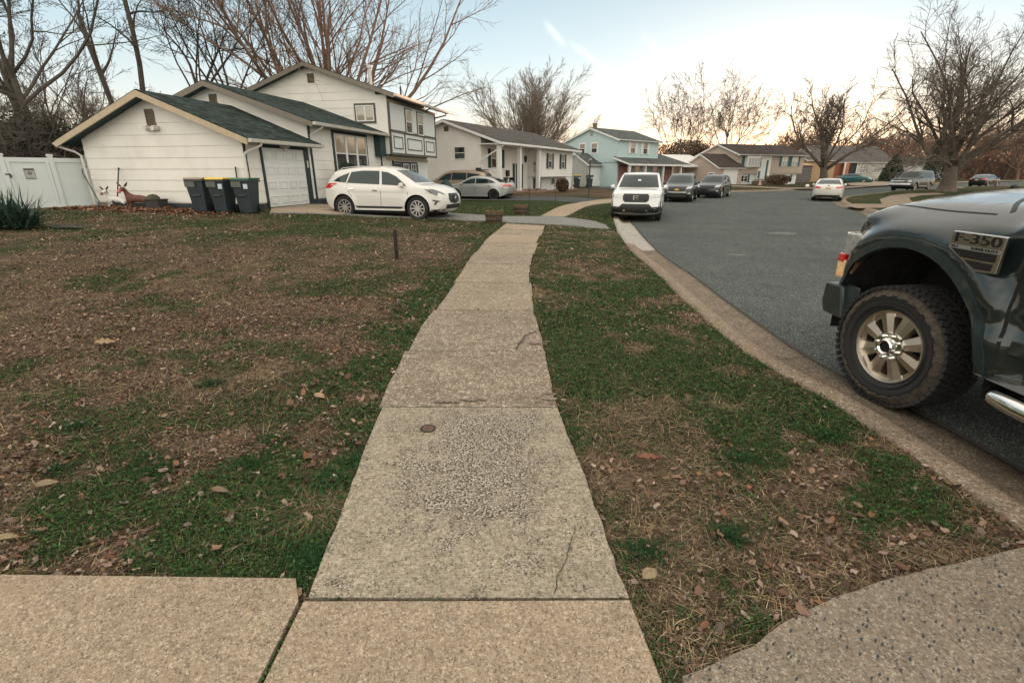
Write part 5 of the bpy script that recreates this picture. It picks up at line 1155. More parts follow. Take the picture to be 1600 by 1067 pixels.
def body_mesh(top, zb, wb, ra, wz, Wf, step, rr, bow, crown=.03, m=11, extra=None):
    """side sheets filled from the traced outline + the skin across the top contour"""
    T = resample(spline(top, 5), step * .8)
    ring = [tuple(p) for p in T] + [p for p in upper_ring(None, 0, 0, top, zb, wb, ra, wz)[len(top):]]
    rp = np.array(ring); x0, x1, z0, z1 = rp[:, 0].min(), rp[:, 0].max(), rp[:, 1].min(), rp[:, 1].max()
    gx, gz = np.meshgrid(np.arange(x0, x1, step), np.arange(z0, z1, step)); q = np.c_[gx.ravel() + .001, gz.ravel() + .001]
    q = q[inpoly(q, ring)]; dd = pip_dist(q, ring + [ring[0]]); q = q[dd > step * .35]
    # rounding rings just inside the top contour
    tn = np.gradient(T, axis=0); tn /= np.linalg.norm(tn, axis=1)[:, None] + 1e-9; nn = np.c_[tn[:, 1], -tn[:, 0]]
    for k in (.15, .45, .8):
        r_ = T + nn * rr * k; r_ = r_[inpoly(r_, ring)]; q = q[np.min(np.linalg.norm(q[:, None] - r_[None, ::3], axis=2), axis=1) > step * .35] if len(r_) else q; q = np.vstack([q, r_])
    V, F_ = cdt(ring, q)
    A, B, C = V[F_[:, 0]], V[F_[:, 1]], V[F_[:, 2]]; cr_ = (B[:, 0] - A[:, 0]) * (C[:, 1] - A[:, 1]) - (B[:, 1] - A[:, 1]) * (C[:, 0] - A[:, 0]); F_[cr_ < 0] = F_[cr_ < 0][:, ::-1]
    d = pip_dist(V, [tuple(p) for p in T]); rnd_ = rr * (1 - np.sqrt(np.clip(1 - (1 - np.clip(d / rr, 0, 1)) ** 2, 0, 1)))
    w_ = Wf(V[:, 0], V[:, 1]) - rnd_
    n = len(V); VL = np.c_[V[:, 0], w_, V[:, 1]]; VR = np.c_[V[:, 0], -w_, V[:, 1]]
    TT = [F_[:, ::-1] , F_ + n]
    wt = Wf(T[:, 0], T[:, 1]) - rr; base = 2 * n; K = len(T); S = np.linspace(-1, 1, m)
    no = -nn; Vs = []
    for i in range(K):
        for s in S:
            k = (1 - s * s); am = crown * abs(no[i, 1]) + bow * abs(no[i, 0]) ** 1.5
            Vs.append((T[i, 0] + no[i, 0] * am * k, s * wt[i], T[i, 1] + no[i, 1] * am * k))
    Q = []
    for i in range(K - 1):
        for j in range(m - 1):
            a, b, c, e_ = base + i * m + j, base + i * m + j + 1, base + (i + 1) * m + j + 1, base + (i + 1) * m + j; Q += [(a, b, c), (a, c, e_)]
    VV = np.vstack([VL, VR, Vs]); FF = np.vstack(TT + [Q])
    return VV, FF
def to_bvh(V, T): return BVHTree.FromPolygons([tuple(v) for v in V], [tuple(int(i) for i in t) for t in T], epsilon=0)
def project(bvh, poly, ax, off=.005, step=.06, depth=.012, mirror=None):
    """polygon laid on the body by casting along ax ('x+': seen from the front)"""
    pp = np.array(poly, float); g_ = np.meshgrid(np.arange(pp[:, 0].min(), pp[:, 0].max(), step) + step / 2, np.arange(pp[:, 1].min(), pp[:, 1].max(), step) + step / 2)
    q = np.c_[g_[0].ravel(), g_[1].ravel()]; q = q[inpoly(q, poly)]
    ring = [tuple(p) for p in resample(list(poly) + [poly[0]], step)[:-1]] if False else None
    R_ = []; L_ = len(poly)
    for i in range(L_):
        a, b = np.array(poly[i]), np.array(poly[(i + 1) % L_]); k = max(1, int(np.linalg.norm(b - a) / step))
        for j in range(k): R_.append(tuple(a + (b - a) * j / k))
    if len(q): q = q[pip_dist(q, R_ + [R_[0]]) > step * .3]
    V, T = cdt(R_, q); out = []
    D = {'x+': Vector((-1, 0, 0)), 'x-': Vector((1, 0, 0)), 'y+': Vector((0, -1, 0)), 'y-': Vector((0, 1, 0)), 'z+': Vector((0, 0, -1))}[ax]
    last = None; miss = []
    for v in V:
        o = Vector((v[0], v[1], 0)); 
        o = {'x+': Vector((9, v[0], v[1])), 'x-': Vector((-9, v[0], v[1])), 'y+': Vector((v[0], 9, v[1])), 'y-': Vector((v[0], -9, v[1])), 'z+': Vector((v[0], v[1], 9))}[ax]
        h = bvh.ray_cast(o, D)
        if h[0] is None: out.append(None)
        else: out.append(h[0] - D * off)
    ok = [p for p in out if p is not None]
    if not ok: return [], []
    for i, p in enumerate(out):
        if p is None:
            o = {'x': lambda v: Vector((ok[0].x, v[0], v[1])), 'y': lambda v: Vector((v[0], ok[0].y, v[1])), 'z': lambda v: Vector((v[0], v[1], ok[0].z))}[ax[0]](V[i]); out[i] = min(ok, key=lambda z: (z - o).length).copy()
    n = len(out); back = [p + D * depth for p in out]; fs = [tuple(t) for t in T]; k = len(R_)
    # boundary skirt
    idx = {}
    for i, v in enumerate(V): idx[(round(v[0], 5), round(v[1], 5))] = i
    for i in range(k):
        a = idx.get((round(R_[i][0], 5), round(R_[i][1], 5))); b = idx.get((round(R_[(i + 1) % k][0], 5), round(R_[(i + 1) % k][1], 5)))
        if a is not None and b is not None: fs.append((a, b, b + n, a + n))
    return out + back, fs
def patch(root, bvh, name, poly, ax, mat, off=.005, step=.06, depth=.02, both=False, parent=None):
    polys = [(poly, ax)]
    if both:
        polys.append(([(-a, b) for a, b in poly], ax) if ax[0] == 'x' else (poly, 'y-' if ax == 'y+' else 'y+'))
    r = []
    for p, a in polys:
        vs, fs = project(bvh, p, a, off, step, depth)
        if vs:
            mb = MB(); mb.add(vs, fs); r.append(mb.obj(name, mat, parent or root, smooth=35))
    return r
def line_poly(pts, w_):
    P = np.array(pts, float); T = np.gradient(P, axis=0); T /= np.linalg.norm(T, axis=1)[:, None]; N2 = np.c_[-T[:, 1], T[:, 0]] * w_ / 2
    return [tuple(p) for p in P + N2] + [tuple(p) for p in (P - N2)[::-1]]
def wheel(root, x, y, r, wd, rim_r, spokes=5, rm=None, name='wheel'):
    s = 1 if y > 0 else -1
    mb = MB(); h = wd / 2
    mb.lathe([(rim_r, -h * .8), (r * .93, -h), (r * .99, -h * .82), (r, -h * .5), (r, h * .5), (r * .99, h * .82), (r * .93, h), (rim_r, h * .8)], (x, y, r), ax='y', n=32)
    w_ = mb.obj(name, M['rubber'], root, smooth=50)
    rb = MB(); f = s * h * .72
    rb.lathe([(rim_r * 1.01, f * 1.12), (rim_r * .92, f * 1.12), (rim_r * .86, f * .6), (rim_r * .86, -f * .5)], (x, y, r), ax='y', n=32)
    rb.lathe([(0, f * 1.02), (rim_r * .2, f * 1.02), (rim_r * .24, f * .7)], (x, y, r), ax='y', n=16)
    for i in range(spokes):
        for d_ in ((-.11, .11) if spokes <= 6 else (0,)):
            a = 2 * PI * i / spokes + d_; u = Vector((math.cos(a), 0, math.sin(a))); v = Vector((-math.sin(a), 0, math.cos(a))); c = Vector((x, y + f * .88, r))
            rb.box(c + u * rim_r * .53, (rim_r * .78, abs(f) * .25, rim_r * (.13 if spokes <= 6 else .16)), u, Y_, v)
    rb.obj('rim', rm or M['alloy'], w_, smooth=35)
    db = MB(); db.lathe([(0, -f * .1), (rim_r * .85, -f * .1), (rim_r * .85, -f * .3)], (x, y, r), ax='y', n=20); db.obj('brake', M['under'], w_)
    return w_
def car(name, label, cat, x, y, hd, spec, pt, z=None, group=None, step=.10):
    t = thing(name, label, cat, (x, y, g1(x, y) - .12 if z is None else z), R(90 - hd), group)
    L_, W_ = spec['L'], spec['W'] / 2; belt, zroof = spec['belt'], max(p[1] for p in spec['top']); wb = spec['wb']; r = spec['r']
    tum = spec.get('tumble', .33); pl = spec.get('plan', .16)
    def Wf(xx, zz):
        xx = np.asarray(xx); zz = np.asarray(zz); w_ = W_ * (1 - pl * np.abs(xx / (L_ / 2)) ** 5)
        w_ = w_ - W_ * .035 * ((np.minimum(zz, belt) - .62) / .5) ** 2
        w_ = w_ - tum * np.clip(zz - belt, 0, 9) - .03 * sstep(belt - .03, belt + .04, zz)
        for c in wb: w_ = w_ + .022 * np.exp(-((np.hypot(xx - c, zz - r) - r * 1.22) / .07) ** 2) * (zz < belt)
        return w_ + .012 * np.exp(-((zz - spec.get('crease', .8)) / .03) ** 2)
    V, T = body_mesh(spec['top'], spec.get('zb', .24), wb, r * 1.17, r, Wf, step, spec.get('rr', .07), spec.get('bow', .13))
    b = raw_mesh('body', V, T, pt, parent=t, smooth=True); b.data.set_sharp_from_angle(angle=R(38))
    bv = to_bvh(V, T)
    mb = MB(); xa, xb = spec['top'][0][0] + .12, spec['top'][-1][0] - .12; mb.bb(xa, xb, -W_ + .27, W_ - .27, .2, belt - .22); mb.bb(wb[0] + r * 1.15, wb[1] - r * 1.15, -W_ + .06, W_ - .06, .21, .35); mb.obj('underbody', M['under'], t)
    for xx in wb:
        for s in (-1, 1): wheel(t, xx, s * (W_ - .125), r, .22, r * .68, spec.get('spokes', 5), spec.get('rim'))
    for p in spec['side']: patch(t, bv, 'side_window', p, 'y+', M['autoglass'], .008, min(step, .07), both=True)
    for ln in spec.get('seams', ()): patch(t, bv, 'door_seam', line_poly(resample(ln, .15), .014), 'y+', M['under'], .002, .15, .004, both=True)
    for hx_ in spec.get('handles', ()): patch(t, bv, 'door_handle', [(hx_[0] - .09, hx_[1] - .012), (hx_[0] + .09, hx_[1] - .012), (hx_[0] + .09, hx_[1] + .016), (hx_[0] - .09, hx_[1] + .016)], 'y+', spec.get('handle_m', M['chrome']), .03, .1, .03, both=True)
    sk = spec.get('sill')
    if sk: patch(t, bv, 'sill_trim', [(wb[0] + r * 1.2, sk[0]), (wb[1] - r * 1.2, sk[0]), (wb[1] - r * 1.2, sk[1]), (wb[0] + r * 1.2, sk[1])], 'y+', M['dark'], .008, .2, both=True)
    for (nm, poly, ax, m_, both) in spec['patches']: patch(t, bv, nm, poly, ax, M[m_], .012 if m_ != 'chrome' else .018, .035, both=both)
    mx, mz = spec['mirror']; 
    for s in (-1, 1):
        mb = MB(); c = Vector((mx, s * (W_ + .06), mz)); mb.lathe([(0, -.09), (.06, -.085), (.085, -.02), (.08, .05), (.0, .07)], c, ax='y' , n=12); mb.v = [(p[0] * .75 + c.x * .25, p[1], p[2] * .9 + c.z * .1) for p in mb.v]; mb.box(c + Vector((.03, -s * .09, -.04)), (.06, .12, .04)); mb.obj('mirror', spec.get('mirror_m', pt), t, smooth=50)
    if spec.get('rails'):
        for s in (-1, 1):
            mb = MB(); a, b_ = spec['rails']; y_ = float(Wf(np.array(0.), np.array(zroof - .06))) - .06; mb.tube([(a, s * y_, zroof - .10), (a + .16, s * y_, zroof - .03), ((a + b_) / 2, s * y_, zroof + .015), (b_ - .14, s * y_, zroof - .015), (b_, s * y_, zroof - .08)], .014, 6); mb.obj('roof_rail', M['alloy'], t, smooth=60)
    return t, bv, Wf
sq = lambda a, b, c, d: [(a, c), (b, c), (b, d), (a, d)]
P_pearl = paint('pearl_white', (.62, .605, .575), rough=.28, dirt=.05); P_white = paint('white_car', (.66, .67, .67), rough=.3, dirt=.05)
P_silver = paint('silver_car', (.42, .43, .43), .55, .3, dirt=.08); P_champ = paint('champagne_car', (.36, .285, .22), .5, .32, dirt=.08)
P_black = paint('black_car', (.012, .014, .016), .2, .22, dirt=.05); P_dgreen = paint('teal_car', (.012, .09, .095), .4, .28, dirt=.05); P_navy = paint('navy_car', (.014, .02, .03), .3, .25, dirt=.05)
P_grey = paint('grey_car', (.09, .095, .10), .5, .3); P_olive = paint('old_suv', (.022, .035, .032), .3, .3, dirt=.12)
# --- white luxury crossover in the driveway
SUV = dict(L=4.77, W=1.885, belt=1.06, r=.375, wb=(-1.37, 1.37), zb=.30, crease=.93, plan=.2, rr=.10, bow=.16, spokes=10, tumble=.36,
  top=[(-2.22, .34), (-2.33, .5), (-2.385, .72), (-2.36, .98), (-2.28, 1.10), (-2.14, 1.28), (-1.96, 1.46), (-1.78, 1.545), (-1.2, 1.62), (-.5, 1.665), (.05, 1.65), (.5, 1.53), (.95, 1.30), (1.28, 1.13), (1.7, 1.07), (2.05, .975), (2.26, .86), (2.36, .72), (2.385, .5), (2.33, .36), (2.2, .28)],
  side=[[(1.02, 1.075), (.12, 1.11), (.06, 1.52), (.30, 1.49), (.62, 1.36)], [(.02, 1.115), (-1.22, 1.16), (-1.08, 1.50), (-.62, 1.545), (-.02, 1.535)], [(-1.27, 1.165), (-1.86, 1.21), (-1.62, 1.34), (-1.16, 1.48)]],
  seams=[[(1.05, 1.06), (1.08, .72), (.98, .36)], [(.07, 1.10), (.08, .70), (.06, .36)], [(-1.22, 1.15), (-1.20, .95), (-1.02, .72)]],
  handles=[(-.12, .93), (-1.02, .97)], sill=(.26, .43), rails=(-1.6, .1), mirror=(.88, 1.10),
  patches=[('windshield', [(-.62, 1.18), (.62, 1.18), (.50, 1.56), (-.50, 1.56)], 'x+', 'autoglass', False), ('rear_window', [(-.58, 1.2), (.58, 1.2), (.48, 1.52), (-.48, 1.52)], 'x-', 'autoglass', False),
    ('headlight', [(.52, .80), (.86, .90), (.84, 1.0), (.60, .88)], 'x+', 'lamp_dark', True), ('headlight_side', [(2.20, .78), (1.95, .86), (1.70, .985), (1.98, .965), (2.20, .895)], 'y+', 'lamp_dark', True),
    ('grille', [(-.30, .55), (.30, .55), (.40, .66), (.34, .84), (-.34, .84), (-.40, .66)], 'x+', 'dark', False), ('lower_grille', sq(-.55, .55, .36, .50), 'x+', 'dark', False),
    ('fog_lamp', [(2.33, .62), (2.0, .66), (2.02, .62), (2.12, .60), (2.06, .50), (2.12, .50), (2.2, .59)], 'y+', 'lamp_dark', True),
    ('tail_lamp', [(-2.26, .97), (-2.0, 1.05), (-1.98, 1.12), (-2.22, 1.10)], 'y+', 'lamp_red', True), ('rear_lamp', sq(.55, .85, .98, 1.14), 'x-', 'lamp_red', True), ('plate', sq(-.15, .15, .52, .60), 'x+', 'dark', False), ('front_skirt', [(1.80, .24), (2.36, .30), (2.37, .36), (1.82, .34)], 'y+', 'dark', True)])
def _cx(p): x, z = p; return (math.copysign(1.37 + (abs(x) - 1.37) * .84, x) if abs(x) > 1.37 else x, z)
SUV['L'] = 4.5; SUV['bow'] = .09; SUV['top'] = [_cx(p) for p in SUV['top']]; SUV['side'] = [[_cx(p) for p in q] for q in SUV['side']]
SUV['patches'] = [(a, [_cx(p) for p in b] if c[0] == 'y' else b, c, d, e) for a, b, c, d, e in SUV['patches']]
suv, bv, _ = car('white_crossover', 'pearl white crossover parked across the driveway in front of the split level house', 'car', -4.12, 17.6, 107, SUV, P_pearl, z=.03, step=.06)
e_ = MB(); e_.lathe([(.075, 0), (.085, .012), (.06, .012), (.05, 0)], (0, 0, 0), ax='x', n=20); e_.box((.008, -.015, .0), (.012, .016, .08)); e_.box((.008, .012, -.035), (.012, .05, .016)); o = e_.obj('emblem', M['chrome'], suv); o.location = (bv.ray_cast(Vector((9, 0, .72)), Vector((-1, 0, 0)))[0].x + .02, 0, .72)
# --- white pickup at the kerb
PICK = dict(L=5.34, W=1.995, belt=1.18, r=.385, wb=(-1.59, 1.59), zb=.34, crease=1.0, plan=.12, rr=.09, bow=.15, spokes=5, tumble=.30, rim=M['dark'],
  top=[(-2.55, .42), (-2.66, .6), (-2.67, 1.1), (-2.6, 1.22), (-1.4, 1.24), (-1.22, 1.3), (-1.02, 1.62), (-.8, 1.75), (-.2, 1.80), (.3, 1.785), (.62, 1.69), (1.0, 1.45), (1.36, 1.225), (1.7, 1.20), (2.2, 1.15), (2.48, 1.07), (2.58, .95), (2.62, .75), (2.66, .55), (2.6, .38), (2.45, .30)],
  side=[[(1.05, 1.22), (-.05, 1.24), (-.08, 1.66), (.45, 1.64)], [(-.13, 1.24), (-1.1, 1.27), (-.92, 1.58), (-.16, 1.66)]],
  seams=[[(1.12, 1.2), (1.15, .8), (1.05, .42)], [(-.1, 1.2), (-.1, .42)], [(-1.15, 1.2), (-1.12, .85)]], handles=[(.1, 1.05), (-.9, 1.06)], handle_m=P_white, mirror=(1.0, 1.27), mirror_m=P_white, rails=(-.8, .3),
  patches=[('windshield', [(-.80, 1.25), (.80, 1.25), (.67, 1.745), (-.67, 1.745)], 'x+', 'autoglass', False), ('rear_window', [(-.6, 1.32), (.6, 1.32), (.5, 1.66), (-.5, 1.66)], 'x-', 'autoglass', False),
    ('grille', [(-.48, .80), (-.40, .74), (.40, .74), (.48, .80), (.50, .97), (.44, 1.05), (-.44, 1.05), (-.50, .97)], 'x+', 'dark', False), ('grille_bar', [(-.9, 1.02), (-.46, 1.055), (.46, 1.055), (.9, 1.02), (.9, 1.055), (.46, 1.10), (-.46, 1.10), (-.9, 1.055)], 'x+', 'chrome', False),
    ('headlight', [(.52, .88), (.90, .92), (.93, 1.04), (.52, 1.00)], 'x+', 'lamp_clear', True), ('headlight_side', [(2.40, .92), (2.05, .98), (2.0, 1.06), (2.38, 1.05)], 'y+', 'lamp_clear', True),
    ('bumper', [(-.96, .34), (.96, .34), (.96, .58), (.62, .56), (.50, .68), (-.50, .68), (-.62, .56), (-.96, .58)], 'x+', 'dark', False), ('side_intake', [(.86, .56), (.94, .56), (.94, .80), (.88, .78)], 'x+', 'dark', True), ('bumper_side', [(2.0, .36), (2.6, .38), (2.62, .58), (2.2, .56), (2.06, .5)], 'y+', 'dark', True),
    ('fog_lamp', sq(.68, .88, .50, .56), 'x+', 'lamp_clear', True), ('tow_hook', sq(.38, .46, .40, .46), 'x+', 'chrome', True), ('skid_plate', sq(-.45, .45, .30, .36), 'x+', 'alloy', False), ('tail_lamp', sq(.78, .95, .8, 1.12), 'x-', 'lamp_red', True), ('inspection_sticker', sq(-.06, .06, 1.50, 1.56), 'x+', 'white', False)])
px_, py_ = 5.55, 22.05
pk, bv, _ = car('white_pickup', 'white pickup with a black grille facing the camera at the near kerb', 'pickup truck', px_, py_, 197, PICK, P_white, z=g1(px_, py_) - .12, step=.07)
for (cx, cz, sx_, sz_) in ((0, 0, .09, .022), (-.045, 0, .022, .12), (.045, 0, .022, .12)):
    pass
em = MB(); em.box((0, 0, 0), (.012, .09, .022)); em.box((0, -.045, 0), (.012, .022, .11)); em.box((0, .045, 0), (.012, .022, .11))
for a, b in (((-.085, -.07), (-.095, .07)), ((.085, -.07), (.095, .07)), ((-.095, .07), (.095, .07)), ((-.085, -.07), (.085, -.07))): em.tube([(0, a[0], a[1]), (0, b[0], b[1])], .009, 6)
hit_ = bv.ray_cast(Vector((9, 0, .90)), Vector((-1, 0, 0)))[0]; o = em.obj('emblem', M['chrome'], pk); o.location = hit_ + Vector((.03, 0, 0))
def spec_from(base, **k): d = dict(base); d.update(k); return d
# --- generic crossover for the two dark ones and the champagne wagon
CROSS = dict(L=5.17, W=1.95, belt=1.08, r=.37, wb=(-1.5, 1.5), zb=.28, crease=.9, plan=.16, rr=.09, bow=.14, tumble=.34,
  top=[(-2.45, .36), (-2.56, .55), (-2.57, .95), (-2.48, 1.2), (-2.3, 1.5), (-2.05, 1.68), (-1.4, 1.75), (-.4, 1.77), (.2, 1.74), (.6, 1.62), (1.0, 1.38), (1.4, 1.15), (1.9, 1.08), (2.3, .99), (2.48, .86), (2.56, .65), (2.55, .42), (2.42, .28)],
  side=[[(1.08, 1.12), (.1, 1.14), (.06, 1.58), (.5, 1.52)], [(.02, 1.14), (-1.05, 1.16), (-1.02, 1.60), (0, 1.62)], [(-1.12, 1.16), (-2.1, 1.22), (-1.95, 1.50), (-1.1, 1.60)]],
  seams=[[(1.12, 1.1), (1.1, .4)], [(.05, 1.1), (.05, .4)], [(-1.08, 1.1), (-1.05, .7)]], handles=[(.2, .98), (-.85, .99)], mirror=(.98, 1.16), rails=(-2.0, .2),
  patches=[('windshield', [(-.74, 1.17), (.74, 1.17), (.62, 1.68), (-.62, 1.68)], 'x+', 'autoglass', False), ('rear_window', [(-.6, 1.22), (.6, 1.22), (.5, 1.55), (-.5, 1.55)], 'x-', 'autoglass', False),
    ('headlight', [(.55, .82), (.86, .88), (.88, 1.02), (.60, .94)], 'x+', 'lamp_clear', True), ('headlight_side', [(2.4, .86), (2.0, .96), (1.95, 1.04), (2.38, 1.0)], 'y+', 'lamp_clear', True),
    ('grille', [(-.50, .78), (-.44, .70), (.44, .70), (.50, .78), (.50, .90), (-.50, .90)], 'x+', 'dark', False), ('lower_grille', sq(-.55, .55, .42, .60), 'x+', 'dark', False), ('grille_trim', sq(-.60, .60, .615, .65), 'x+', 'alloy', False), ('grille_trim', sq(-.60, .60, .375, .405), 'x+', 'alloy', False),
    ('fog_lamp', [(.66, .50), (.84, .54), (.84, .60), (.66, .57)], 'x+', 'lamp_clear', True), ('tail_lamp', sq(.66, .88, .95, 1.2), 'x-', 'lamp_red', True)])
x, y = 11.75, 35.4
ch, bv, _ = car('dark_crossover', 'dark seven seat crossover with a gold cross badge parked behind the white pickup', 'car', x, y, 204, CROSS, P_black)
hit_ = bv.ray_cast(Vector((9, 0, .80)), Vector((-1, 0, 0)))[0]; em = MB(); em.box((0, 0, 0), (.03, .30, .055)); em.box((0, 0, 0), (.032, .13, .10)); o = em.obj('emblem', M['gold'], ch); o.location = hit_ + Vector((.03, 0, 0))
CR2 = spec_from(CROSS, L=4.76, W=1.89, wb=(-1.39, 1.39), top=[(p[0] * .92, p[1] * .955) for p in CROSS['top']], side=[[(a * .92, b * .955) for a, b in p] for p in CROSS['side']], seams=[], handles=[(.2, .95), (-.8, .96)], belt=1.03, mirror=(.9, 1.1), rails=None,
  patches=[(n_, [(a * (.92 if ax_[0] == 'y' else 1), b * .955) for a, b in p_], ax_, m_, bo_) for (n_, p_, ax_, m_, bo_) in CROSS['patches'] if n_ != 'grille_trim'])
x, y = 16.1, 40.6
car('dark_crossover', 'black crossover third in the kerb side row, beyond the gold badged one', 'car', x, y, 214, CR2, P_navy)
x, y = G(722, 303)
WAG = spec_from(CROSS, patches=CROSS['patches'])
mv, _, _ = car('champagne_minivan', 'champagne minivan with a roof rack behind the silver winged sedan', 'minivan', -3.85, 36.0, 288, WAG, P_champ, z=-.10)
mb = MB(); mb.box((-1.5, -.3, 1.86), (.3, .28, .16)); mb.box((-1.9, 0, 1.80), (.5, 1.2, .05)); mb.obj('roof_rack', M['dark'], mv)
SED = dict(L=4.86, W=1.84, belt=.98, r=.335, wb=(-1.4, 1.4), zb=.22, crease=.8, plan=.2, rr=.09, bow=.15, tumble=.42,
  top=[(-2.25, .30), (-2.38, .5), (-2.42, .8), (-2.36, 1.0), (-2.22, 1.08), (-1.8, 1.10), (-1.4, 1.26), (-1.0, 1.38), (-.5, 1.435), (.1, 1.43), (.5, 1.34), (.95, 1.12), (1.25, 1.0), (1.8, .92), (2.15, .82), (2.35, .68), (2.43, .48), (2.38, .3), (2.2, .22)],
  side=[[(.98, 1.0), (-.02, 1.02), (-.04, 1.33), (.25, 1.31), (.6, 1.18)], [(-.1, 1.02), (-1.45, 1.06), (-1.2, 1.22), (-.85, 1.31), (-.1, 1.34)]],
  seams=[[(.95, .98), (.92, .34)], [(-.06, 1.0), (-.05, .34)], [(-1.15, 1.0), (-.98, .68)]], handles=[(.1, .88), (-.98, .90)], mirror=(.85, 1.02),
  patches=[('windshield', [(-.68, 1.02), (.68, 1.02), (.55, 1.36), (-.55, 1.36)], 'x+', 'autoglass', False), ('rear_window', [(-.72, 1.10), (.72, 1.10), (.54, 1.38), (-.54, 1.38)], 'x-', 'autoglass', False),
    ('headlight', [(.50, .64), (.82, .72), (.80, .80), (.52, .74)], 'x+', 'lamp_clear', True), ('headlight_side', [(2.25, .66), (1.8, .80), (1.85, .85), (2.22, .78)], 'y+', 'lamp_clear', True), ('grille', sq(-.42, .42, .45, .66), 'x+', 'dark', False), ('lower_grille', sq(-.6, .6, .28, .38), 'x+', 'dark', False),
    ('tail_lamp', [(.45, .84), (.86, .84), (.86, .98), (.45, .94)], 'x-', 'lamp_red', True), ('tail_lamp_side', [(-2.30, .84), (-2.05, .88), (-2.05, .97), (-2.28, .98)], 'y+', 'lamp_red', True), ('plate', sq(-.16, .16, .76, .90), 'x-', 'plate', False), ('rear_valance', [(-.8, .26), (.8, .26), (.72, .40), (-.72, .40)], 'x-', 'dark', False)])
SUBA = spec_from(SED, L=4.6, W=1.8, wb=(-1.32, 1.32), rim=M['dark'], belt=.99, top=[(p[0] * .95, p[1] * 1.02) for p in SED['top']])
sb, _, Wf_ = car('silver_sedan', 'silver sedan with a tall rear wing parked in front of the porch house', 'car', -2.2, 34.0, 287, SUBA, P_silver, z=-.17)
mb = MB(); mb.box((-2.12, 0, 1.36), (.26, 1.5, .035), U=(.98, 0, -.17), W=(.17, 0, .98)); mb.box((-2.1, .74, 1.30), (.3, .03, .2)); mb.box((-2.1, -.74, 1.30), (.3, .03, .2)); mb.box((-2.02, .45, 1.22), (.1, .04, .26)); mb.box((-2.02, -.45, 1.22), (.1, .04, .26)); mb.obj('rear_wing', M['dark'], sb)
CAM = spec_from(SED, patches=SED['patches'] + [('exhaust_trim', sq(.5, .72, .24, .30), 'x-', 'chrome', True), ('badge', sq(-.05, .05, .97, 1.03), 'x-', 'dark', False)])
car('white_sedan', 'white sedan with red tail lights driving away down the bend of the road', 'car', 22.6, 36.4, 32, CAM, P_pearl, step=.08)
car('black_sedan', 'black sedan with lit looking red tail lights right of the big tree', 'car', 58.6, 63.5, 60, SED, P_black)
car('teal_sedan', 'dark teal sedan parked in the driveway of the brick garage house', 'car', *G(1333, 285.3), 128, SED, P_dgreen, z=None)
car('grey_sedan', 'dark grey sedan half hidden behind the teal one', 'car', *G(1358, 281.5), 128, spec_from(SED), P_grey)
TAH = spec_from(CROSS, L=5.1, W=1.98, belt=1.2, r=.39, zb=.38, plan=.06, rr=.06, bow=.06, tumble=.22, wb=(-1.47, 1.5),
  top=[(-2.42, .5), (-2.5, .6), (-2.5, 1.15), (-2.42, 1.3), (-2.2, 1.78), (-2.0, 1.88), (-1, 1.92), (.1, 1.91), (.42, 1.82), (.72, 1.55), (1.05, 1.24), (1.4, 1.20), (2.3, 1.15), (2.42, 1.08), (2.46, .8), (2.55, .72), (2.56, .5), (2.45, .42)],
  side=[[(.85, 1.26), (.0, 1.26), (-.02, 1.74), (.35, 1.72)], [(-.08, 1.26), (-.95, 1.26), (-.95, 1.74), (-.08, 1.75)], [(-1.02, 1.26), (-2.15, 1.26), (-2.0, 1.72), (-1.02, 1.74)]], seams=[], handles=[(.1, 1.08), (-.8, 1.08)], mirror=(.78, 1.3), rails=(-1.9, .0),
  patches=[('windshield', [(-.72, 1.28), (.72, 1.28), (.62, 1.76), (-.62, 1.76)], 'x+', 'autoglass', False), ('rear_window', sq(-.6, .6, 1.34, 1.7), 'x-', 'autoglass', False), ('grille', sq(-.56, .56, .84, 1.04), 'x+', 'dark', False), ('grille_bar', sq(-.6, .6, .92, .965), 'x+', 'chrome', False),
    ('headlight', sq(.60, .92, .84, 1.04), 'x+', 'lamp_clear', True), ('bumper', sq(-.94, .94, .56, .74), 'x+', 'alloy', False), ('plate', sq(-.16, .16, .58, .7), 'x+', 'plate', False), ('tail_lamp', sq(.8, .94, .9, 1.3), 'x-', 'lamp_red', True)])
car('old_suv', 'old dark boxy suv with yellowed headlights parked left of the big tree', 'car', 40.6, 51.9, 240, TAH, P_olive)
car('grey_pickup', 'grey van mostly hidden behind the old dark suv', 'van', *G(1425, 285.5), 262, spec_from(TAH), P_grey)
car('dark_sedan', 'dark sedan at the garage of the blue house, half hidden by the white pickup', 'car', *G(966, 290.5), 70, spec_from(SED), P_black)
car('silver_hatchback', 'pale silver car glimpsed between the white pickup and the gold badged crossover', 'car', *G(1052, 290), 200, spec_from(SED), P_silver)
car('dark_hatchback', 'dark car under the brown far house beside the big tree trunk', 'car', *G(1516, 278.6), 60, spec_from(SED), P_navy)
car('maroon_sedan', 'dark maroon car behind the black sedan roof', 'car', *G(1541, 279.2), 250, spec_from(SED), paint('maroon_car', (.06, .015, .02), .3, .3))

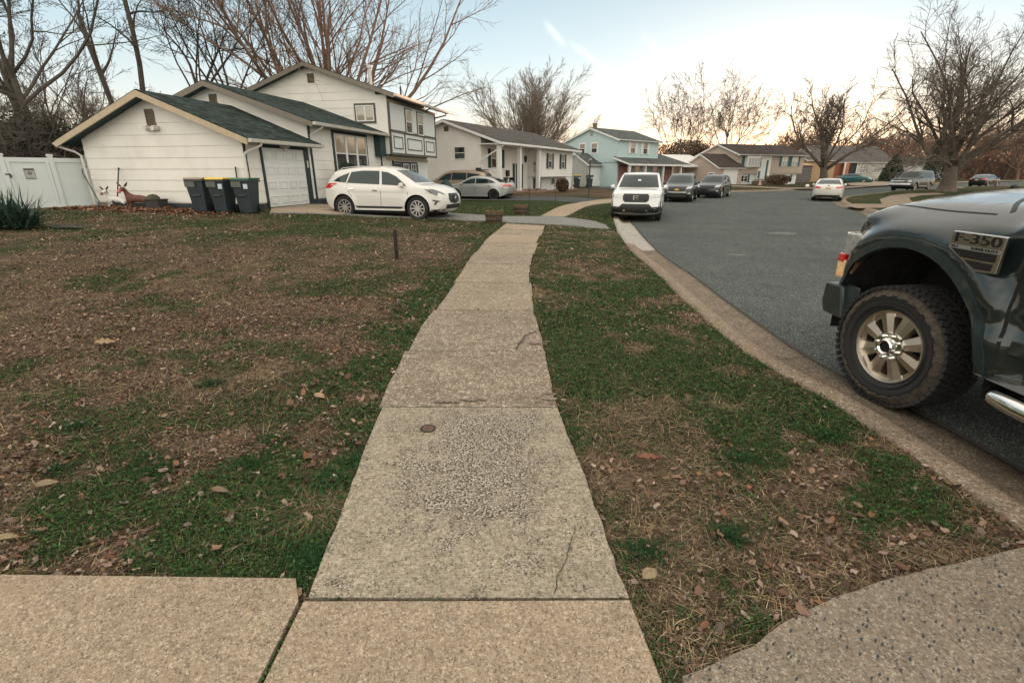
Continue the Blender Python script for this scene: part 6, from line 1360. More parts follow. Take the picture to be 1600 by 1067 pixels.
# ================================================================== THE DARK PICKUP AT THE KERB (nearest vehicle)
TX, TY = 3.775, 3.35
tk = thing('dark_pickup', 'muddy dark green pickup truck with a bronze eight spoke wheel, parked at the right edge', 'pickup truck', (TX, TY, g1(3, 3.4) - .13), R(90)); tk.scale = (1.03, 1.03, 1.03)
P_truck = paint('dark_green_paint', (.014, .023, .024), .35, .16, coat=1.0, dirt=.10)
WR = .425
def W_truck(x, z):
    x = np.asarray(x, float); z = np.asarray(z, float); front = sstep(-.66, -.56, x)
    w_ = .962 + .012 * sstep(.5, .8, z) - .03 * sstep(1.0, 1.28, z) * 0
    w_ = w_ - .035 * sstep(.78, .70, z) * 0 - .018 * np.exp(-((z - .80) / .05) ** 2) + .012 * np.exp(-((z - .70) / .045) ** 2)
    hood = 1.45 * np.clip(z - 1.285, 0, 9) + .006 * sstep(1.27, 1.30, z)
    cab = .02 * sstep(1.30, 1.34, z) + .30 * np.clip(z - 1.34, 0, 9)
    w_ = w_ - hood * front - cab * (1 - front)
    for c in (0, -3.96):
        # squarish flared arch
        d = (np.abs(x - c) ** 2.4 + np.abs(np.maximum(z, .3) - WR) ** 2.4 * (.96 ** 2.4)) ** (1 / 2.4)
        w_ = w_ + .066 * (1 - sstep(.74, .85, d)) * (z < 1.30)
    w_ = w_ - .20 * sstep(.40, .80, x) ** 1.5 * .45
    return w_
top_t = [(-5.15, .62), (-5.2, .78), (-5.2, 1.40), (-5.1, 1.46), (-3.02, 1.46), (-2.95, 1.50), (-2.88, 1.86), (-2.7, 1.98), (-2.0, 2.03), (-1.42, 1.98), (-1.12, 1.84), (-.78, 1.62), (-.46, 1.445), (-.30, 1.42), (0, 1.415), (.30, 1.395), (.50, 1.35), (.62, 1.27), (.685, 1.17), (.70, .95), (.70, .72), (.68, .52)]
V, T = body_mesh(top_t, .50, (-3.96, 0), .685, WR, W_truck, .045, .055, .10, crown=.085, m=21)
bd = raw_mesh('body', V, T, P_truck, parent=tk, smooth=True); bd.data.set_sharp_from_angle(angle=R(50))
tb = to_bvh(V, T)
def tpatch(name, poly, ax, mat, off=.006, step=.05, depth=.02, parent=None, both=False): return patch(tk, tb, name, poly, ax, mat, off, step, depth, both=both, parent=parent)
M['flare'] = plain('flare_lip', (.012, .022, .024), .42, var=.2, scale=20, dirt=(.16, .13, .10, .45), dirts=5)
# dark lip round each arch
for c in (0, -3.96):
    for s, ax in ((1, 'y+'), (-1, 'y-')):
        pin, pout = [], []
        for i in range(29):
            th = math.asin((.50 - WR) / .69) + (PI - 2 * math.asin((.50 - WR) / .69)) * i / 28
            pin.append((c + .688 * math.cos(th), WR + .688 * math.sin(th))); pout.append((c + .745 * math.cos(th), WR + .745 * math.sin(th)))
        vs, fs = project(tb, pin + pout[::-1], ax, .012, .04, .06)
        mb = MB(); mb.add(vs, fs); mb.obj('arch_lip', M['flare'], tk, smooth=40)
M['liner'] = plain('arch_liner', (.010, .010, .010), .95, var=.6, scale=14, bump=1.0, bscale=25, dirt=(.045, .038, .03, .6), dirts=6)
for c in (0, -3.96):
    for s in (-1, 1):
        vs = []; mb = MB()
        for i in range(20):
            th = -.1 + (PI + .2) * i / 19; rr = .70 + .012 * math.sin(i * 3.1)
            for y in (.35, .60, .80, .965): vs.append((c + rr * math.cos(th), s * y, WR + rr * math.sin(th)))
        mb.add(vs, [(i * 4 + j, i * 4 + j + 1, (i + 1) * 4 + j + 1, (i + 1) * 4 + j) for i in range(19) for j in range(3)])
        mb.obj('arch_liner', M['liner'], tk, smooth=50)
mb = MB(); mb.bb(-5.0, .62, -.36, .36, .40, 1.1); mb.bb(-3.2, -.78, -.86, .86, .46, 1.1); mb.bb(-5.1, -4.7, -.86, .86, .5, 1.1); mb.bb(.69, .7, -.8, .8, .5, 1.1); mb.obj('chassis', M['under'], tk)
mb = MB(); mb.tube([(0, -.8, WR), (0, .8, WR)], .07, 10); mb.tube([(-3.96, -.8, WR), (-3.96, .8, WR)], .08, 10); mb.tube([(-.25, .5, .5), (.1, .5, .95)], .05, 8); mb.obj('axle', M['under'], tk)
# wheels with modelled tread
M['mud'] = plain('mud_on_rubber', (.060, .048, .036), .95, var=.5, scale=18, dirt=(.02, .02, .02, .9), dirts=14, bump=.6, bscale=60)
M['bronze'] = plain('bronze_alloy', (.64, .59, .52), .30, 1.0, var=.08, scale=9, dirt=(.24, .18, .12, .3), dirts=7)
def big_wheel(x, y, s, steer=0, n_l=54, detail=True):
    w_ = thing('tmp', '', ''); bpy.data.objects.remove(w_)
    h = .145; mb = MB(); r = WR
    prof = [(.255, -h * .72), (.275, -h * .86), (.315, -h * .99), (.355, -h * 1.0), (.388, -h * .90), (r - .012, -h * .76), (r - .012, h * .76), (.388, h * .90), (.355, h * 1.0), (.315, h * .99), (.275, h * .86), (.255, h * .72)]
    mb.lathe(prof, (0, 0, 0), ax='y', n=96)
    # sidewall rings
    for rr_ in (.292, .338): mb.lathe([(rr_ - .004, s * h * .93), (rr_, s * h * 1.035), (rr_ + .004, s * h * .93)], (0, 0, 0), ax='y', n=96)
    tyre = mb.obj('wheel', M['rubber'], tk, smooth=45); tyre.location = (x, y, r); tyre.rotation_euler = (0, 0, steer)
    tm = MB(); rnd = random.Random(4)
    for i in range(n_l):
        a0 = 2 * PI * i / n_l
        for row, (yc, wy, da, sk) in enumerate(((-.118, .05, 0, .25), (-.06, .05, .5, -.35), (0, .05, .1, .3), (.06, .05, .6, -.3), (.118, .05, .15, .25))):
            a = a0 + da * 2 * PI / n_l; u = Vector((math.cos(a), 0, math.sin(a))); v = Vector((-math.sin(a), 0, math.cos(a)))
            U2 = (v * math.cos(sk) + Y_ * math.sin(sk)).normalized(); V2 = (Y_ * math.cos(sk) - v * math.sin(sk)).normalized()
            c = u * (r - .006) + Y_ * yc
            tm.box(c, (2 * PI * r / n_l * (.74 if row in (0, 4) else .66), wy, .022), U2, V2, u)
            if row in (1, 3): tm.box(c + v * .02 + Y_ * (.012 if row == 1 else -.012), (.016, .03, .022), V2, U2, u)
    tm.obj('tread', M['rubber'], tyre)
    sm_ = MB()
    for i in range(n_l):
        for k, (ra_, rb_) in enumerate((((.362, .404)), ) if i % 2 else (((.352, .404)), )):
            a = 2 * PI * (i + .15) / n_l; u = Vector((math.cos(a), 0, math.sin(a))); v = Vector((-math.sin(a), 0, math.cos(a)))
            d_ = (u * (r - .012 - .36) + Y_ * s * (h * .74 - h * 1.0)).normalized(); nrm = (Y_ * s * .9 + u * .42).normalized()
            sm_.box(u * (ra_ + rb_) / 2 + Y_ * s * (h * .92), (rb_ - ra_ + .012, 2 * PI * r / n_l * .88, .014), d_, v, nrm)
    sm_.obj('shoulder_lugs', M['mud'], tyre)
    rb = MB(); f = s * h
    rb.lathe([(.246, f * .60), (.212, f * .60), (.210, f * .3)], (0, 0, 0), ax='y', n=72); rb.lathe([(.254, f * .70), (.262, f * .80), (.256, f * .86), (.246, f * .84), (.238, f * .70), (.232, f * .35), (.225, -f * .6)], (0, 0, 0), ax='y', n=72)
    for i in range(8):
        a = 2 * PI * (i + .5) / 8; u = Vector((math.cos(a), 0, math.sin(a))); v = Vector((-math.sin(a), 0, math.cos(a)))
        def q(ru, vv, yy): return u * ru + v * vv + Y_ * yy
        wi, wo_ = .033, .056
        for sg in (-1, 1):
            A = [q(.085, 0, f * .74), q(.085, sg * wi, f * .70), q(.238, sg * wo_, f * .62), q(.243, 0, f * .70)]
            B = [q(.085, sg * wi * 1.15, f * .35), q(.238, sg * wo_ * 1.2, f * .25)]
            rb.add(A + B, [(0, 1, 2, 3), (1, 4, 5, 2)])
    rim = rb.obj('rim', M['bronze'], tyre, smooth=28)
    hb = MB(); hb.lathe([(.038, f * 1.0), (.048, f * 1.06), (.058, f * 1.0), (.064, f * .84), (.100, f * .82), (.106, f * .70), (.106, f * .3)], (0, 0, 0), ax='y', n=40)
    for i in range(8):
        a = 2 * PI * i / 8 + .2; hb.lathe([(0, f * 1.02), (.008, f * 1.0), (.0105, f * .92), (.0115, f * .78)], (math.cos(a) * .082, 0, math.sin(a) * .082), ax='y', n=6)
    hb.obj('hub', M['chrome'], tyre, smooth=30)
    cb = MB(); cb.lathe([(0, f * .90), (.028, f * .90), (.034, f * .97), (.036, f * .8)], (0, 0, 0), ax='y', n=24); cb.lathe([(0, f * .1), (.21, f * .1), (.215, -f * .2)], (0, 0, 0), ax='y', n=40); cb.obj('brake', M['under'], tyre, smooth=30)
    return tyre
big_wheel(0, .895, 1, R(9)); big_wheel(0, -.895, -1, R(9)); big_wheel(-3.96, .88, 1); big_wheel(-3.96, -.88, -1)
M['lamp_turn'] = plain('turn_lamp', (.72, .46, .24), .12, .1, var=.5, scale=18, coat=1)
# front end: bumper with wrapped ends, grille, lamps
M['bumper_t'] = plain('dull_bumper', (.055, .07, .072), .3, .6, var=.25, scale=7, dirt=(.10, .085, .065, .5), dirts=5)
mb = MB(); sec = [(-.06, .46), (.02, .45), (.06, .52), (.065, .66), (.035, .735), (-.06, .745)]; path = []
for k in range(25):
    t_ = -1 + 2 * k / 24; y = 1.0 * (abs(t_) ** .9 * (1 if t_ > 0 else -1)); x = .78 - .07 * abs(t_) ** 3 - (.24 * sstep(.93, 1.0, abs(t_)) if abs(t_) > .9 else 0); path.append((x, y * .985))
vs = []
for k, (x, y) in enumerate(path):
    for (dx_, z) in sec: vs.append((x + dx_, y * (1.0 + .0), z))
n6 = len(sec); mb.add(vs, [(k * n6 + j, k * n6 + (j + 1) % n6, (k + 1) * n6 + (j + 1) % n6, (k + 1) * n6 + j) for k in range(24) for j in range(n6)] + [tuple(range(n6)), tuple(range(24 * n6, 25 * n6))])
mb.obj('front_bumper', M['bumper_t'], tk, smooth=40, bevel=.008)
for s in (-1, 1):
    mb = MB(); mb.prism([(.50, s * .90, .47), (.76, s * .90, .47), (.80, s * .90, .56), (.79, s * .90, .72), (.58, s * .90, .73)], (0, s * .12, 0)); mb.obj('bumper_end', M['bumper_t'], tk, bevel=.02)
    mb = MB(); mb.prism([(.58, s * .55, .96), (.58, s * .965, .96), (.725, s * .965, .955), (.80, s * .925, .955), (.84, s * .56, .955)], (0, 0, .175)); hl = mb.obj('headlight', M['lamp_clear'], tk, bevel=.015)
    mb = MB(); mb.prism([(.60, s * .56, .77), (.60, s * .975, .77), (.755, s * .975, .77), (.82, s * .93, .77), (.85, s * .56, .77)], (0, 0, .15)); mb.obj('turn_lamp', M['lamp_turn'], hl, bevel=.015)
    mb = MB(); mb.prism([(.69, s * .90, .90), (.69, s * .982, .90), (.755, s * .982, .90), (.79, s * .945, .90), (.79, s * .90, .90)], (0, 0, .065)); mb.obj('side_marker', M['lamp_red'], hl, bevel=.01)
mb = MB(); mb.bb(.70, .80, -.54, .54, .76, 1.16); g_ = mb.obj('grille', M['dark'], tk, bevel=.02)
mb = MB(); mb.bb(.80, .82, -.54, .54, .74, .79); mb.bb(.80, .82, -.54, .54, 1.12, 1.17); mb.bb(.80, .82, -.54, .54, .93, .98); mb.obj('grille_bar', M['chrome'], g_)
# panel gaps, trim
def curve(p, n=8): return resample(spline(p, n), .03)
tpatch('door_seam', line_poly(curve([(-.66, 1.50), (-.70, 1.28), (-.715, 1.0), (-.735, .82), (-.765, .66), (-.76, .50)]), .013), 'y+', M['under'], .0015, .05, .003, both=True)
tpatch('door_seam', line_poly(curve([(-1.75, 1.9), (-1.78, 1.0), (-1.78, .50)]), .012), 'y+', M['under'], .0015, .08, .003, both=True)
tpatch('door_seam', line_poly(curve([(-2.98, 1.45), (-2.98, .50)]), .02), 'y+', M['under'], .0015, .08, .003, both=True)
tpatch('hood_seam', line_poly(curve([(-.36, .865), (-.0, .868), (.35, .845), (.56, .80)]), .010), 'z+', M['under'], .0015, .05, .003); tpatch('hood_seam', line_poly(curve([(-.36, -.865), (-.0, -.868), (.35, -.845), (.56, -.80)]), .010), 'z+', M['under'], .0015, .05, .003)
tpatch('cowl_seam', line_poly(curve([(-.42, .84), (-.30, .70), (-.20, .50), (-.14, .25), (-.12, 0), (-.14, -.25), (-.20, -.5), (-.30, -.70), (-.42, -.84)]), .022), 'z+', M['dark'], .003, .05, .004)
tpatch('windshield', [(-.78, 1.50), (.78, 1.50), (.66, 1.92), (-.66, 1.92)], 'x+', M['autoglass'], .004, .08)
tpatch('side_window', [(-.86, 1.40), (-1.70, 1.40), (-1.70, 1.86), (-1.36, 1.86)], 'y+', M['autoglass'], .004, .08, both=True); tpatch('side_window', [(-1.82, 1.40), (-2.75, 1.40), (-2.68, 1.84), (-1.82, 1.86)], 'y+', M['autoglass'], .004, .08, both=True)
tpatch('door_molding', [(-.80, .665), (-2.9, .665), (-2.9, .735), (-.80, .735)], 'y+', P_truck, .012, .08, both=True)
tpatch('door_handle', sq(-1.62, -1.42, 1.17, 1.21), 'y+', M['chrome'], .03, .08, .03, both=True)
for s in (-1, 1):
    mb = MB(); mb.tube([(-.80, s * .93, .425), (-.815, s * 1.0, .425), (-.86, s * 1.035, .425), (-1.0, s * 1.04, .425), (-2.8, s * 1.04, .425), (-2.95, s * .98, .425)], [.03, .048, .052, .052, .052, .04], 14); sb_ = mb.obj('step_bar', M['chrome'], tk, smooth=60)
    mb = MB(); mb.bb(-1.6, -1.1, s * 1.04 - .04, s * 1.04 + .04, .47, .482); mb.bb(-2.5, -2.0, s * 1.04 - .04, s * 1.04 + .04, .47, .482); mb.obj('step_pad', M['dark'], sb_)
    mb = MB(); mb.box((-.95, s * 1.18, 1.55), (.10, .20, .30)); mb.box((-.90, s * 1.03, 1.45), (.04, .2, .05)); mb.box((-.90, s * 1.03, 1.62), (.04, .2, .05)); mb.obj('mirror', M['dark'], tk, bevel=.02)
mb = MB(); mb.bb(-5.32, -5.18, -.95, .95, .55, .75); mb.obj('rear_bumper', M['chrome'], tk, bevel=.03)
tpatch('tail_lamp', sq(.78, .94, .9, 1.35), 'x-', M['lamp_red'], both=True)
# fender badge and side vent, with its lettering
yb = max(float(W_truck(np.array(a), np.array(b))) for a, b in ((-.305, 1.165), (-.315, 1.268), (-.40, 1.10), (-.52, 1.05), (-.63, 1.25), (-.63, 1.1))) + .004
bo = [(-.312, 1.262), (-.645, 1.262), (-.640, 1.062), (-.520, 1.050), (-.300, 1.165)]
mb = MB(); mb.prism([(a, yb - .02, b) for a, b in bo], (0, .022, 0)); M['badge'] = plain('badge_chrome', (.60, .60, .57), .18, 1.0, var=.1)
bdg = mb.obj('fender_badge', M['badge'], tk, bevel=.006)
def inset(poly, col, d0, d1, name, par):
    mb = MB(); mb.prism([(a, yb + d0, b) for a, b in poly], (0, d1 - d0, 0)); return mb.obj(name, col, par)
inset([(-.335, 1.163), (-.620, 1.163), (-.617, 1.120), (-.405, 1.120)], M['under'], .0015, .004, 'side_vent', bdg)
inset([(-.430, 1.110), (-.612, 1.110), (-.609, 1.072), (-.515, 1.068)], M['under'], .0015, .004, 'side_vent', bdg)
mb = MB()
for z in (1.153, 1.143, 1.133): mb.bb(-.606, -.385, yb + .004, yb + .006, z - .0015, z + .0015)
for z in (1.104, 1.094, 1.084): mb.bb(-.60, -.50, yb + .004, yb + .006, z - .0015, z + .0015)
mb.obj('vent_slat', M['dark'], bdg)
inset([(-.318, 1.187), (-.636, 1.187), (-.634, 1.166), (-.312, 1.166)], plain('badge_silver', (.45, .50, .50), .3, .8), .0015, .003, 'badge_band', bdg)
def lab(body, size, cx, cz, sx, name='lettering'):
    o = text_mesh(body, size, M['under'], bdg, (cx, yb + .0045, cz), (PI / 2, 0, PI), name, ext=.002); o.scale = (sx, 1, 1); return o
lab('F-350', .080, -.478, 1.225, 1.62); lab('XLT', .020, -.350, 1.1765, 1.4); lab('SUPER DUTY', .020, -.54, 1.1765, 1.45)

# ================================================================== SMALL THINGS
HF = h1.matrix_world  # frame of the split level house
def hp(a, b, z=0):
    h = R(12); sx = (math.sin(h), math.cos(h)); gy = (-math.cos(h), math.sin(h)); return (-8.6 + a * sx[0] + b * gy[0], 16.7 + a * sx[1] + b * gy[1], .34 + z)
# white vinyl fence with a gate
f0 = hp(.25, 6.55); f1 = D_ = G(-60, 331); f1 = (f1[0], f1[1])
fx, fy = f1[0] - f0[0], f1[1] - f0[1]; fl_ = math.hypot(fx, fy)
fn = thing('vinyl_fence', 'tall white vinyl privacy fence with a gate, left of the garage', 'fence', f0, math.atan2(fy, fx))
ps = [0, 1.0, 2.2, 3.9, 5.6]
for i, p in enumerate(ps):
    mb = MB(); mb.bb(p - .065, p + .065, -.065, .065, -.2, 1.70); mb.bb(p - .085, p + .085, -.085, .085, 1.70, 1.725); mb.prism([(p - .075, -.075, 1.725), (p + .075, -.075, 1.725), (p + .075, .075, 1.725), (p - .075, .075, 1.725)], (0, 0, .03)); mb.obj('post', M['vinyl'], fn)
for i in range(len(ps) - 1):
    a, b = ps[i] + .065, ps[i + 1] - .065; gate = (i == 1)
    mb = MB(); mb.bb(a, b, -.012, .012, .02, 1.60); mb.bb(a, b, -.04, .04, 1.50, 1.64); mb.bb(a, b, -.04, .04, -.02, .13)
    k = int((b - a) / .15)
    for j in range(1, k): x = a + (b - a) * j / k; mb.bb(x - .003, x + .003, .012, .0135, .13, 1.50)
    if gate:
        mb.bb(a + .01, a + .10, -.045, .045, .13, 1.50); mb.bb(b - .10, b - .01, -.045, .045, .13, 1.62)
    pn = mb.obj('gate' if gate else 'panel', M['vinyl'], fn)
    if gate:
        mb = MB(); mb.bb(b - .05, b + .08, .045, .075, 1.10, 1.14); mb.bb(b - .06, b - .02, .045, .09, 1.02, 1.12); mb.obj('latch', M['black'], pn)
# notice on the gate: bordered plate with a dark header and a round emblem
sg = thing('warning_sign', 'small grey notice with a round emblem on the white gate', 'sign', (0, 0, 0)); sg.parent = None
ca, sa = math.cos(math.atan2(fy, fx)), math.sin(math.atan2(fy, fx))
def fp(a, off, z): return (f0[0] + ca * a - sa * off, f0[1] + sa * a + ca * off, f0[2] + z)
sg.location = fp(1.62, .02, 1.14); sg.rotation_euler = (0, 0, math.atan2(fy, fx))
mb = MB(); mb.bb(-.13, .13, 0, .008, -.17, .17); mb.obj('plate', plain('sign_grey', (.36, .35, .35), .5), sg)
mb = MB(); mb.bb(-.12, .12, .008, .010, .10, .16); mb.bb(-.12, .12, .008, .010, -.165, -.15); mb.bb(-.128, -.12, .008, .01, -.165, .165); mb.bb(.12, .128, .008, .01, -.165, .165); mb.bb(-.08, .08, .008, .010, -.13, -.12); mb.lathe([(.03, .008), (.03, .011), (.055, .011), (.055, .008)], (0, 0, .01), ax='y', n=20); mb.lathe([(0, .011), (.018, .011), (.018, .008)], (0, 0, .01), ax='y', n=12); mb.obj('sign_print', plain('sign_print', (.09, .07, .07), .5), sg)
# wheeled bins
def bin_(name, label, x, y, z, rot, lidc, s=1.0, sticker=True, group=None):
    t = thing(name, label, 'bin', (x, y, z), rot, group); mb = MB()
    vs = []; prof = [(.19, .21, .0), (.20, .23, .12), (.265, .30, .88), (.27, .31, .98)]
    for (hx_, hy_, z_) in prof:
        for a, b in ((-1, -1), (1, -1), (1, 1), (-1, 1)):
            vs.append((a * hx_ * s, b * hy_ * s, z_ * s))
    mb.add(vs, [(3, 2, 1, 0)] + [(i * 4 + j, i * 4 + (j + 1) % 4, (i + 1) * 4 + (j + 1) % 4, (i + 1) * 4 + j) for i in range(3) for j in range(4)])
    mb.bb(-.285 * s, .285 * s, -.325 * s, .325 * s, .93 * s, 1.0 * s); mb.bb(-.13 * s, .13 * s, -.30 * s, -.25 * s, .50 * s, .56 * s)
    b_ = mb.obj('body', M['bin'], t, bevel=.015)
    mb = MB()
    for k in range(7): mb.bb((-.27 + .045 * k) * s, (-.25 + .045 * k) * s, -.335 * s, -.325 * s, .78 * s, .94 * s)
    mb.bb(-.27 * s, .03 * s, -.332 * s, -.30 * s, .78 * s, .94 * s); mb.obj('lid_bracket', plain('bracket_' + name + str(x)[:4], (.10, .11, .10), .7), t)
    mb = MB(); mb.prism([(-.30 * s, -.34 * s, 1.0 * s), (-.30 * s, .36 * s, 1.0 * s), (-.29 * s, .33 * s, 1.05 * s), (-.29 * s, -.30 * s, 1.055 * s)], (.60 * s, 0, 0)); mb.obj('lid', lidc, t, bevel=.012)
    for sg_ in (-1, 1):
        mb = MB(); mb.lathe([(0, -.03), (.12, -.03), (.13, -.02), (.13, .02), (.12, .03), (0, .03)], (sg_ * .25 * s, .27 * s, .125 * s), ax='x', n=20); mb.obj('wheel', M['rubber'], t, smooth=40)
    mb = MB(); mb.tube([(-.26 * s, .36 * s, .93 * s), (-.26 * s, .42 * s, .96 * s), (.26 * s, .42 * s, .96 * s), (.26 * s, .36 * s, .93 * s)], .015, 6); mb.obj('handle', M['bin'], t)
    mb = MB(); mb.bb(-.08 * s, .02 * s, -.243 * s, -.232 * s, .30 * s, .318 * s); mb.obj('maker_plate', M['gutter'], t)
    if sticker:
        mb = MB(); mb.bb(.10 * s, .225 * s, -.318 * s, -.298 * s, .73 * s, .87 * s); mb.lathe([(0, -.0225), (.035, -.0225), (.035, -.018)], (.165 * s, -.298 * s, .80 * s), ax='y', n=12); st_ = mb.obj('sticker', plain('sticker', (.45, .55, .60), .5), t)
    return t
M['bin'] = plain('bin_plastic', (.016, .026, .032), .5, var=.2, scale=3, dirt=(.05, .055, .05, .4), dirts=3)
lids = [plain('lid_beige', (.22, .17, .12), .6), plain('lid_yellow', (.62, .42, .03), .5), plain('lid_green', (.03, .13, .06), .5)]
GBn = 'wheeled bins by the garage corner'
for i, (px, rot, lb) in enumerate(((321, .05, 'dark wheeled bin with a beige lid, furthest left of the garage bins'), (354, -.04, 'dark wheeled bin with a yellow lid between two others at the garage wall'), (391, .02, 'dark wheeled bin with a green lid nearest the garage door'))):
    x, y = G(px, 332.5); bin_('wheeled_bin', lb, x, y, g1(x, y), R(-4) + rot, lids[i], s=.97, group=GBn, sticker=i > 0)
for i, (px, lb) in enumerate(((901, 'dark wheeled bin with a yellow lid between the porch house and the grey garage'), (920.5, 'dark wheeled bin with a plain dark lid beside the grey garage door'))):
    x, y = G(px, 293.5); bin_('wheeled_bin', lb, x, y, g1(x, y), 0, lids[1] if i == 0 else M['bin'], s=1.15, group='wheeled bins by the grey garage')
x, y = G(1261, 285); bin_('wheeled_bin', 'dark blue bin in front of the ochre wall right of the tan house', x, y, g1(x, y), 0, lids[1], s=1.3)
# half barrels, rods, stake
M['barrel'] = plain('barrel_wood', (.115, .070, .042), .85, var=.5, scale=9, dirt=(.03, .024, .02, .7), dirts=4, bump=.5, bscale=30)
M['barrel_rim'] = plain('barrel_cut_edge', (.36, .26, .17), .8, var=.3, scale=14)
def barrel(lb, px, py, s):
    x, y = G(px, py); t = thing('barrel_planter', lb, 'planter', (x, y, g1(x, y) - .02), 0, 'half barrel planters by the driveway'); mb = MB(); n = 20
    for i in range(n):
        a0, a1 = 2 * PI * (i + .06) / n, 2 * PI * (i + .94) / n; jz = .03 * math.sin(i * 2.7) * s; pr = [(.235, 0), (.27, .15), (.29, .30), (.30, .36)]
        vs = []
        for (r, z) in pr:
            for rr in (r, r - .03):
                for a in (a0, a1): vs.append((rr * s * math.cos(a), rr * s * math.sin(a), (z + (jz if z > .3 else 0)) * s))
        fs = []
        for k in range(3):
            q = k * 4; fs += [(q, q + 1, q + 5, q + 4), (q + 2, q + 6, q + 7, q + 3), (q, q + 4, q + 6, q + 2), (q + 1, q + 3, q + 7, q + 5)]
        mb.add(vs, fs); mb.add([vs[12], vs[13], vs[15], vs[14]], [(0, 1, 2, 3)], 1)
    mb.obj('stave', [M['barrel'], M['barrel_rim']], t)
    for z, r in ((.09, .262), (.24, .290)):
        mb = MB(); mb.lathe([((r) * s, (z - .018) * s), ((r + .008) * s, (z - .018) * s), ((r + .008) * s, (z + .018) * s), (r * s, (z + .018) * s)], n=32); mb.obj('hoop', M['black'], t, smooth=30)
    mb = MB(); mb.lathe([(0, .27 * s), (.26 * s, .26 * s)], n=16); mb.obj('soil', M['seam'], t); return t
barrel('weathered half barrel planter at the near edge of the driveway', 772, 347.5, 1.0); barrel('half barrel planter on the far side of the driveway beside a black rod', 814, 334.5, .95)
def rod(name, lb, px, py, h, r=.012, hook=True):
    x, y = G(px, py); mb = MB(); p = [(0, 0, -.1), (.01, 0, h * .5), (.03, 0, h)]; mb.tube(p, r, 6)
    if hook: mb.tube([(-.05, 0, h), (.10, 0, h + .005)], r * 1.3, 6); mb.lathe([(0, h), (.03, h), (.03, h + .04), (0, h + .05)], (.03, 0, 0), n=8)
    o = mb.obj(name, M['black'], smooth=50); o.location = (x, y, g1(x, y)); return o
tag(rod('driveway_marker', '', 826, 334.5, .88), 'thin black marker rod beside the far half barrel', 'marker', 'black marker rods on the far lawn'); tag(rod('driveway_marker', '', 867.5, 322, .82), 'thin black marker rod standing alone at the edge of the curving sidewalk', 'marker', 'black marker rods on the far lawn')
x, y = G(620, 404); mb = MB(); mb.tube([(0, 0, -.1), (0, 0, .46), (.004, 0, .50)], [.034, .032, .016], 8); mb.box((.012, 0, .2), (.03, .02, .4)); o = mb.obj('metal_stake', plain('rusty_stake', (.022, .015, .013), .8, .3, var=.5, scale=12), smooth=40); o.location = (x, y, g1(x, y)); tag(o, 'short rusty metal stake standing in the left lawn', 'stake')
# valve cap in the slab
x, y = G(669, 673.5); t = thing('valve_cover', 'small round rusty valve cover set in the nearest worn slab', 'valve cover', (x, y, g1(x, y) + .0165), 0)
mb = MB(); mb.lathe([(0, .004), (.036, .0045), (.038, .002), (.038, 0)], n=28); mb.box((0, .0, .006), (.028, .006, .004)); mb.obj('lid', plain('rust', (.13, .075, .055), .85, .2, var=.5, scale=40, bump=.6), t, smooth=30)
mb = MB(); mb.lathe([(.038, .001), (.040, .006), (.046, .006), (.048, .001)], n=28); mb.obj('ring', M['seam'], t, smooth=30)
# lamp posts
x, y = G(919.5, 309); t = thing('lamp_post', 'black garden lamp post at the end of the blue house driveway', 'lamp post', (x, y, g1(x, y)), 0)
mb = MB(); mb.lathe([(.09, 0), (.05, .1), (.035, .2), (.035, 2.0), (.06, 2.02)], n=12); mb.obj('post', M['black'], t, smooth=40); mb = MB(); mb.lathe([(.06, 2.02), (.10, 2.25), (.13, 2.27), (.02, 2.40), (0, 2.44)], n=8); mb.obj('lantern', M['lamp_dark'], t)
x, y = G(1493, 283.5); zc_ = y * CT; s_ = zc_ / 718; t = thing('lamp_post', 'white capped lantern on a post behind the big tree trunk', 'lamp post', (x, y, g1(x, y)), 0); Hh = 34 * s_
mb = MB(); mb.lathe([(.12, 0), (.1, Hh - 14 * s_)], n=10); mb.obj('post', M['dark'], t); mb = MB(); mb.lathe([(.12, Hh - 14 * s_), (3.2 * s_, Hh - 12 * s_), (3.6 * s_, Hh - 5 * s_), (5 * s_, Hh - 5 * s_), (0, Hh)], n=8); mb.obj('lantern', M['white_trim'], t)
# yard figures, made by skinning a joint skeleton
def skinned(name, verts, edges, radii, mat, parent=None, sub=2):
    me = bpy.data.meshes.new(name); me.from_pydata(verts, edges, []); o = bpy.data.objects.new(name, me); link(o)
    md = o.modifiers.new('skin', 'SKIN'); 
    for v, r in zip(me.skin_vertices[0].data if me.skin_vertices else [], radii): v.radius = (r, r)
    if not me.skin_vertices:
        bm = bmesh.new(); bm.from_mesh(me); ly = bm.verts.layers.skin.verify()
        bm.verts.ensure_lookup_table()
        for v, r in zip(bm.verts, radii): v[ly].radius = (r, r)
        bm.verts[0][ly].use_root = True; bm.to_mesh(me); bm.free()
    ss = o.modifiers.new('sub', 'SUBSURF'); ss.levels = sub; ss.render_levels = sub
    dg = bpy.context.evaluated_depsgraph_get(); m2 = bpy.data.meshes.new_from_object(o.evaluated_get(dg)); bpy.data.objects.remove(o)
    m2.materials.clear(); m2.materials.append(mat); m2.polygons.foreach_set('use_smooth', [True] * len(m2.polygons)); n = bpy.data.objects.new(name, m2); link(n); n.parent = parent; return n
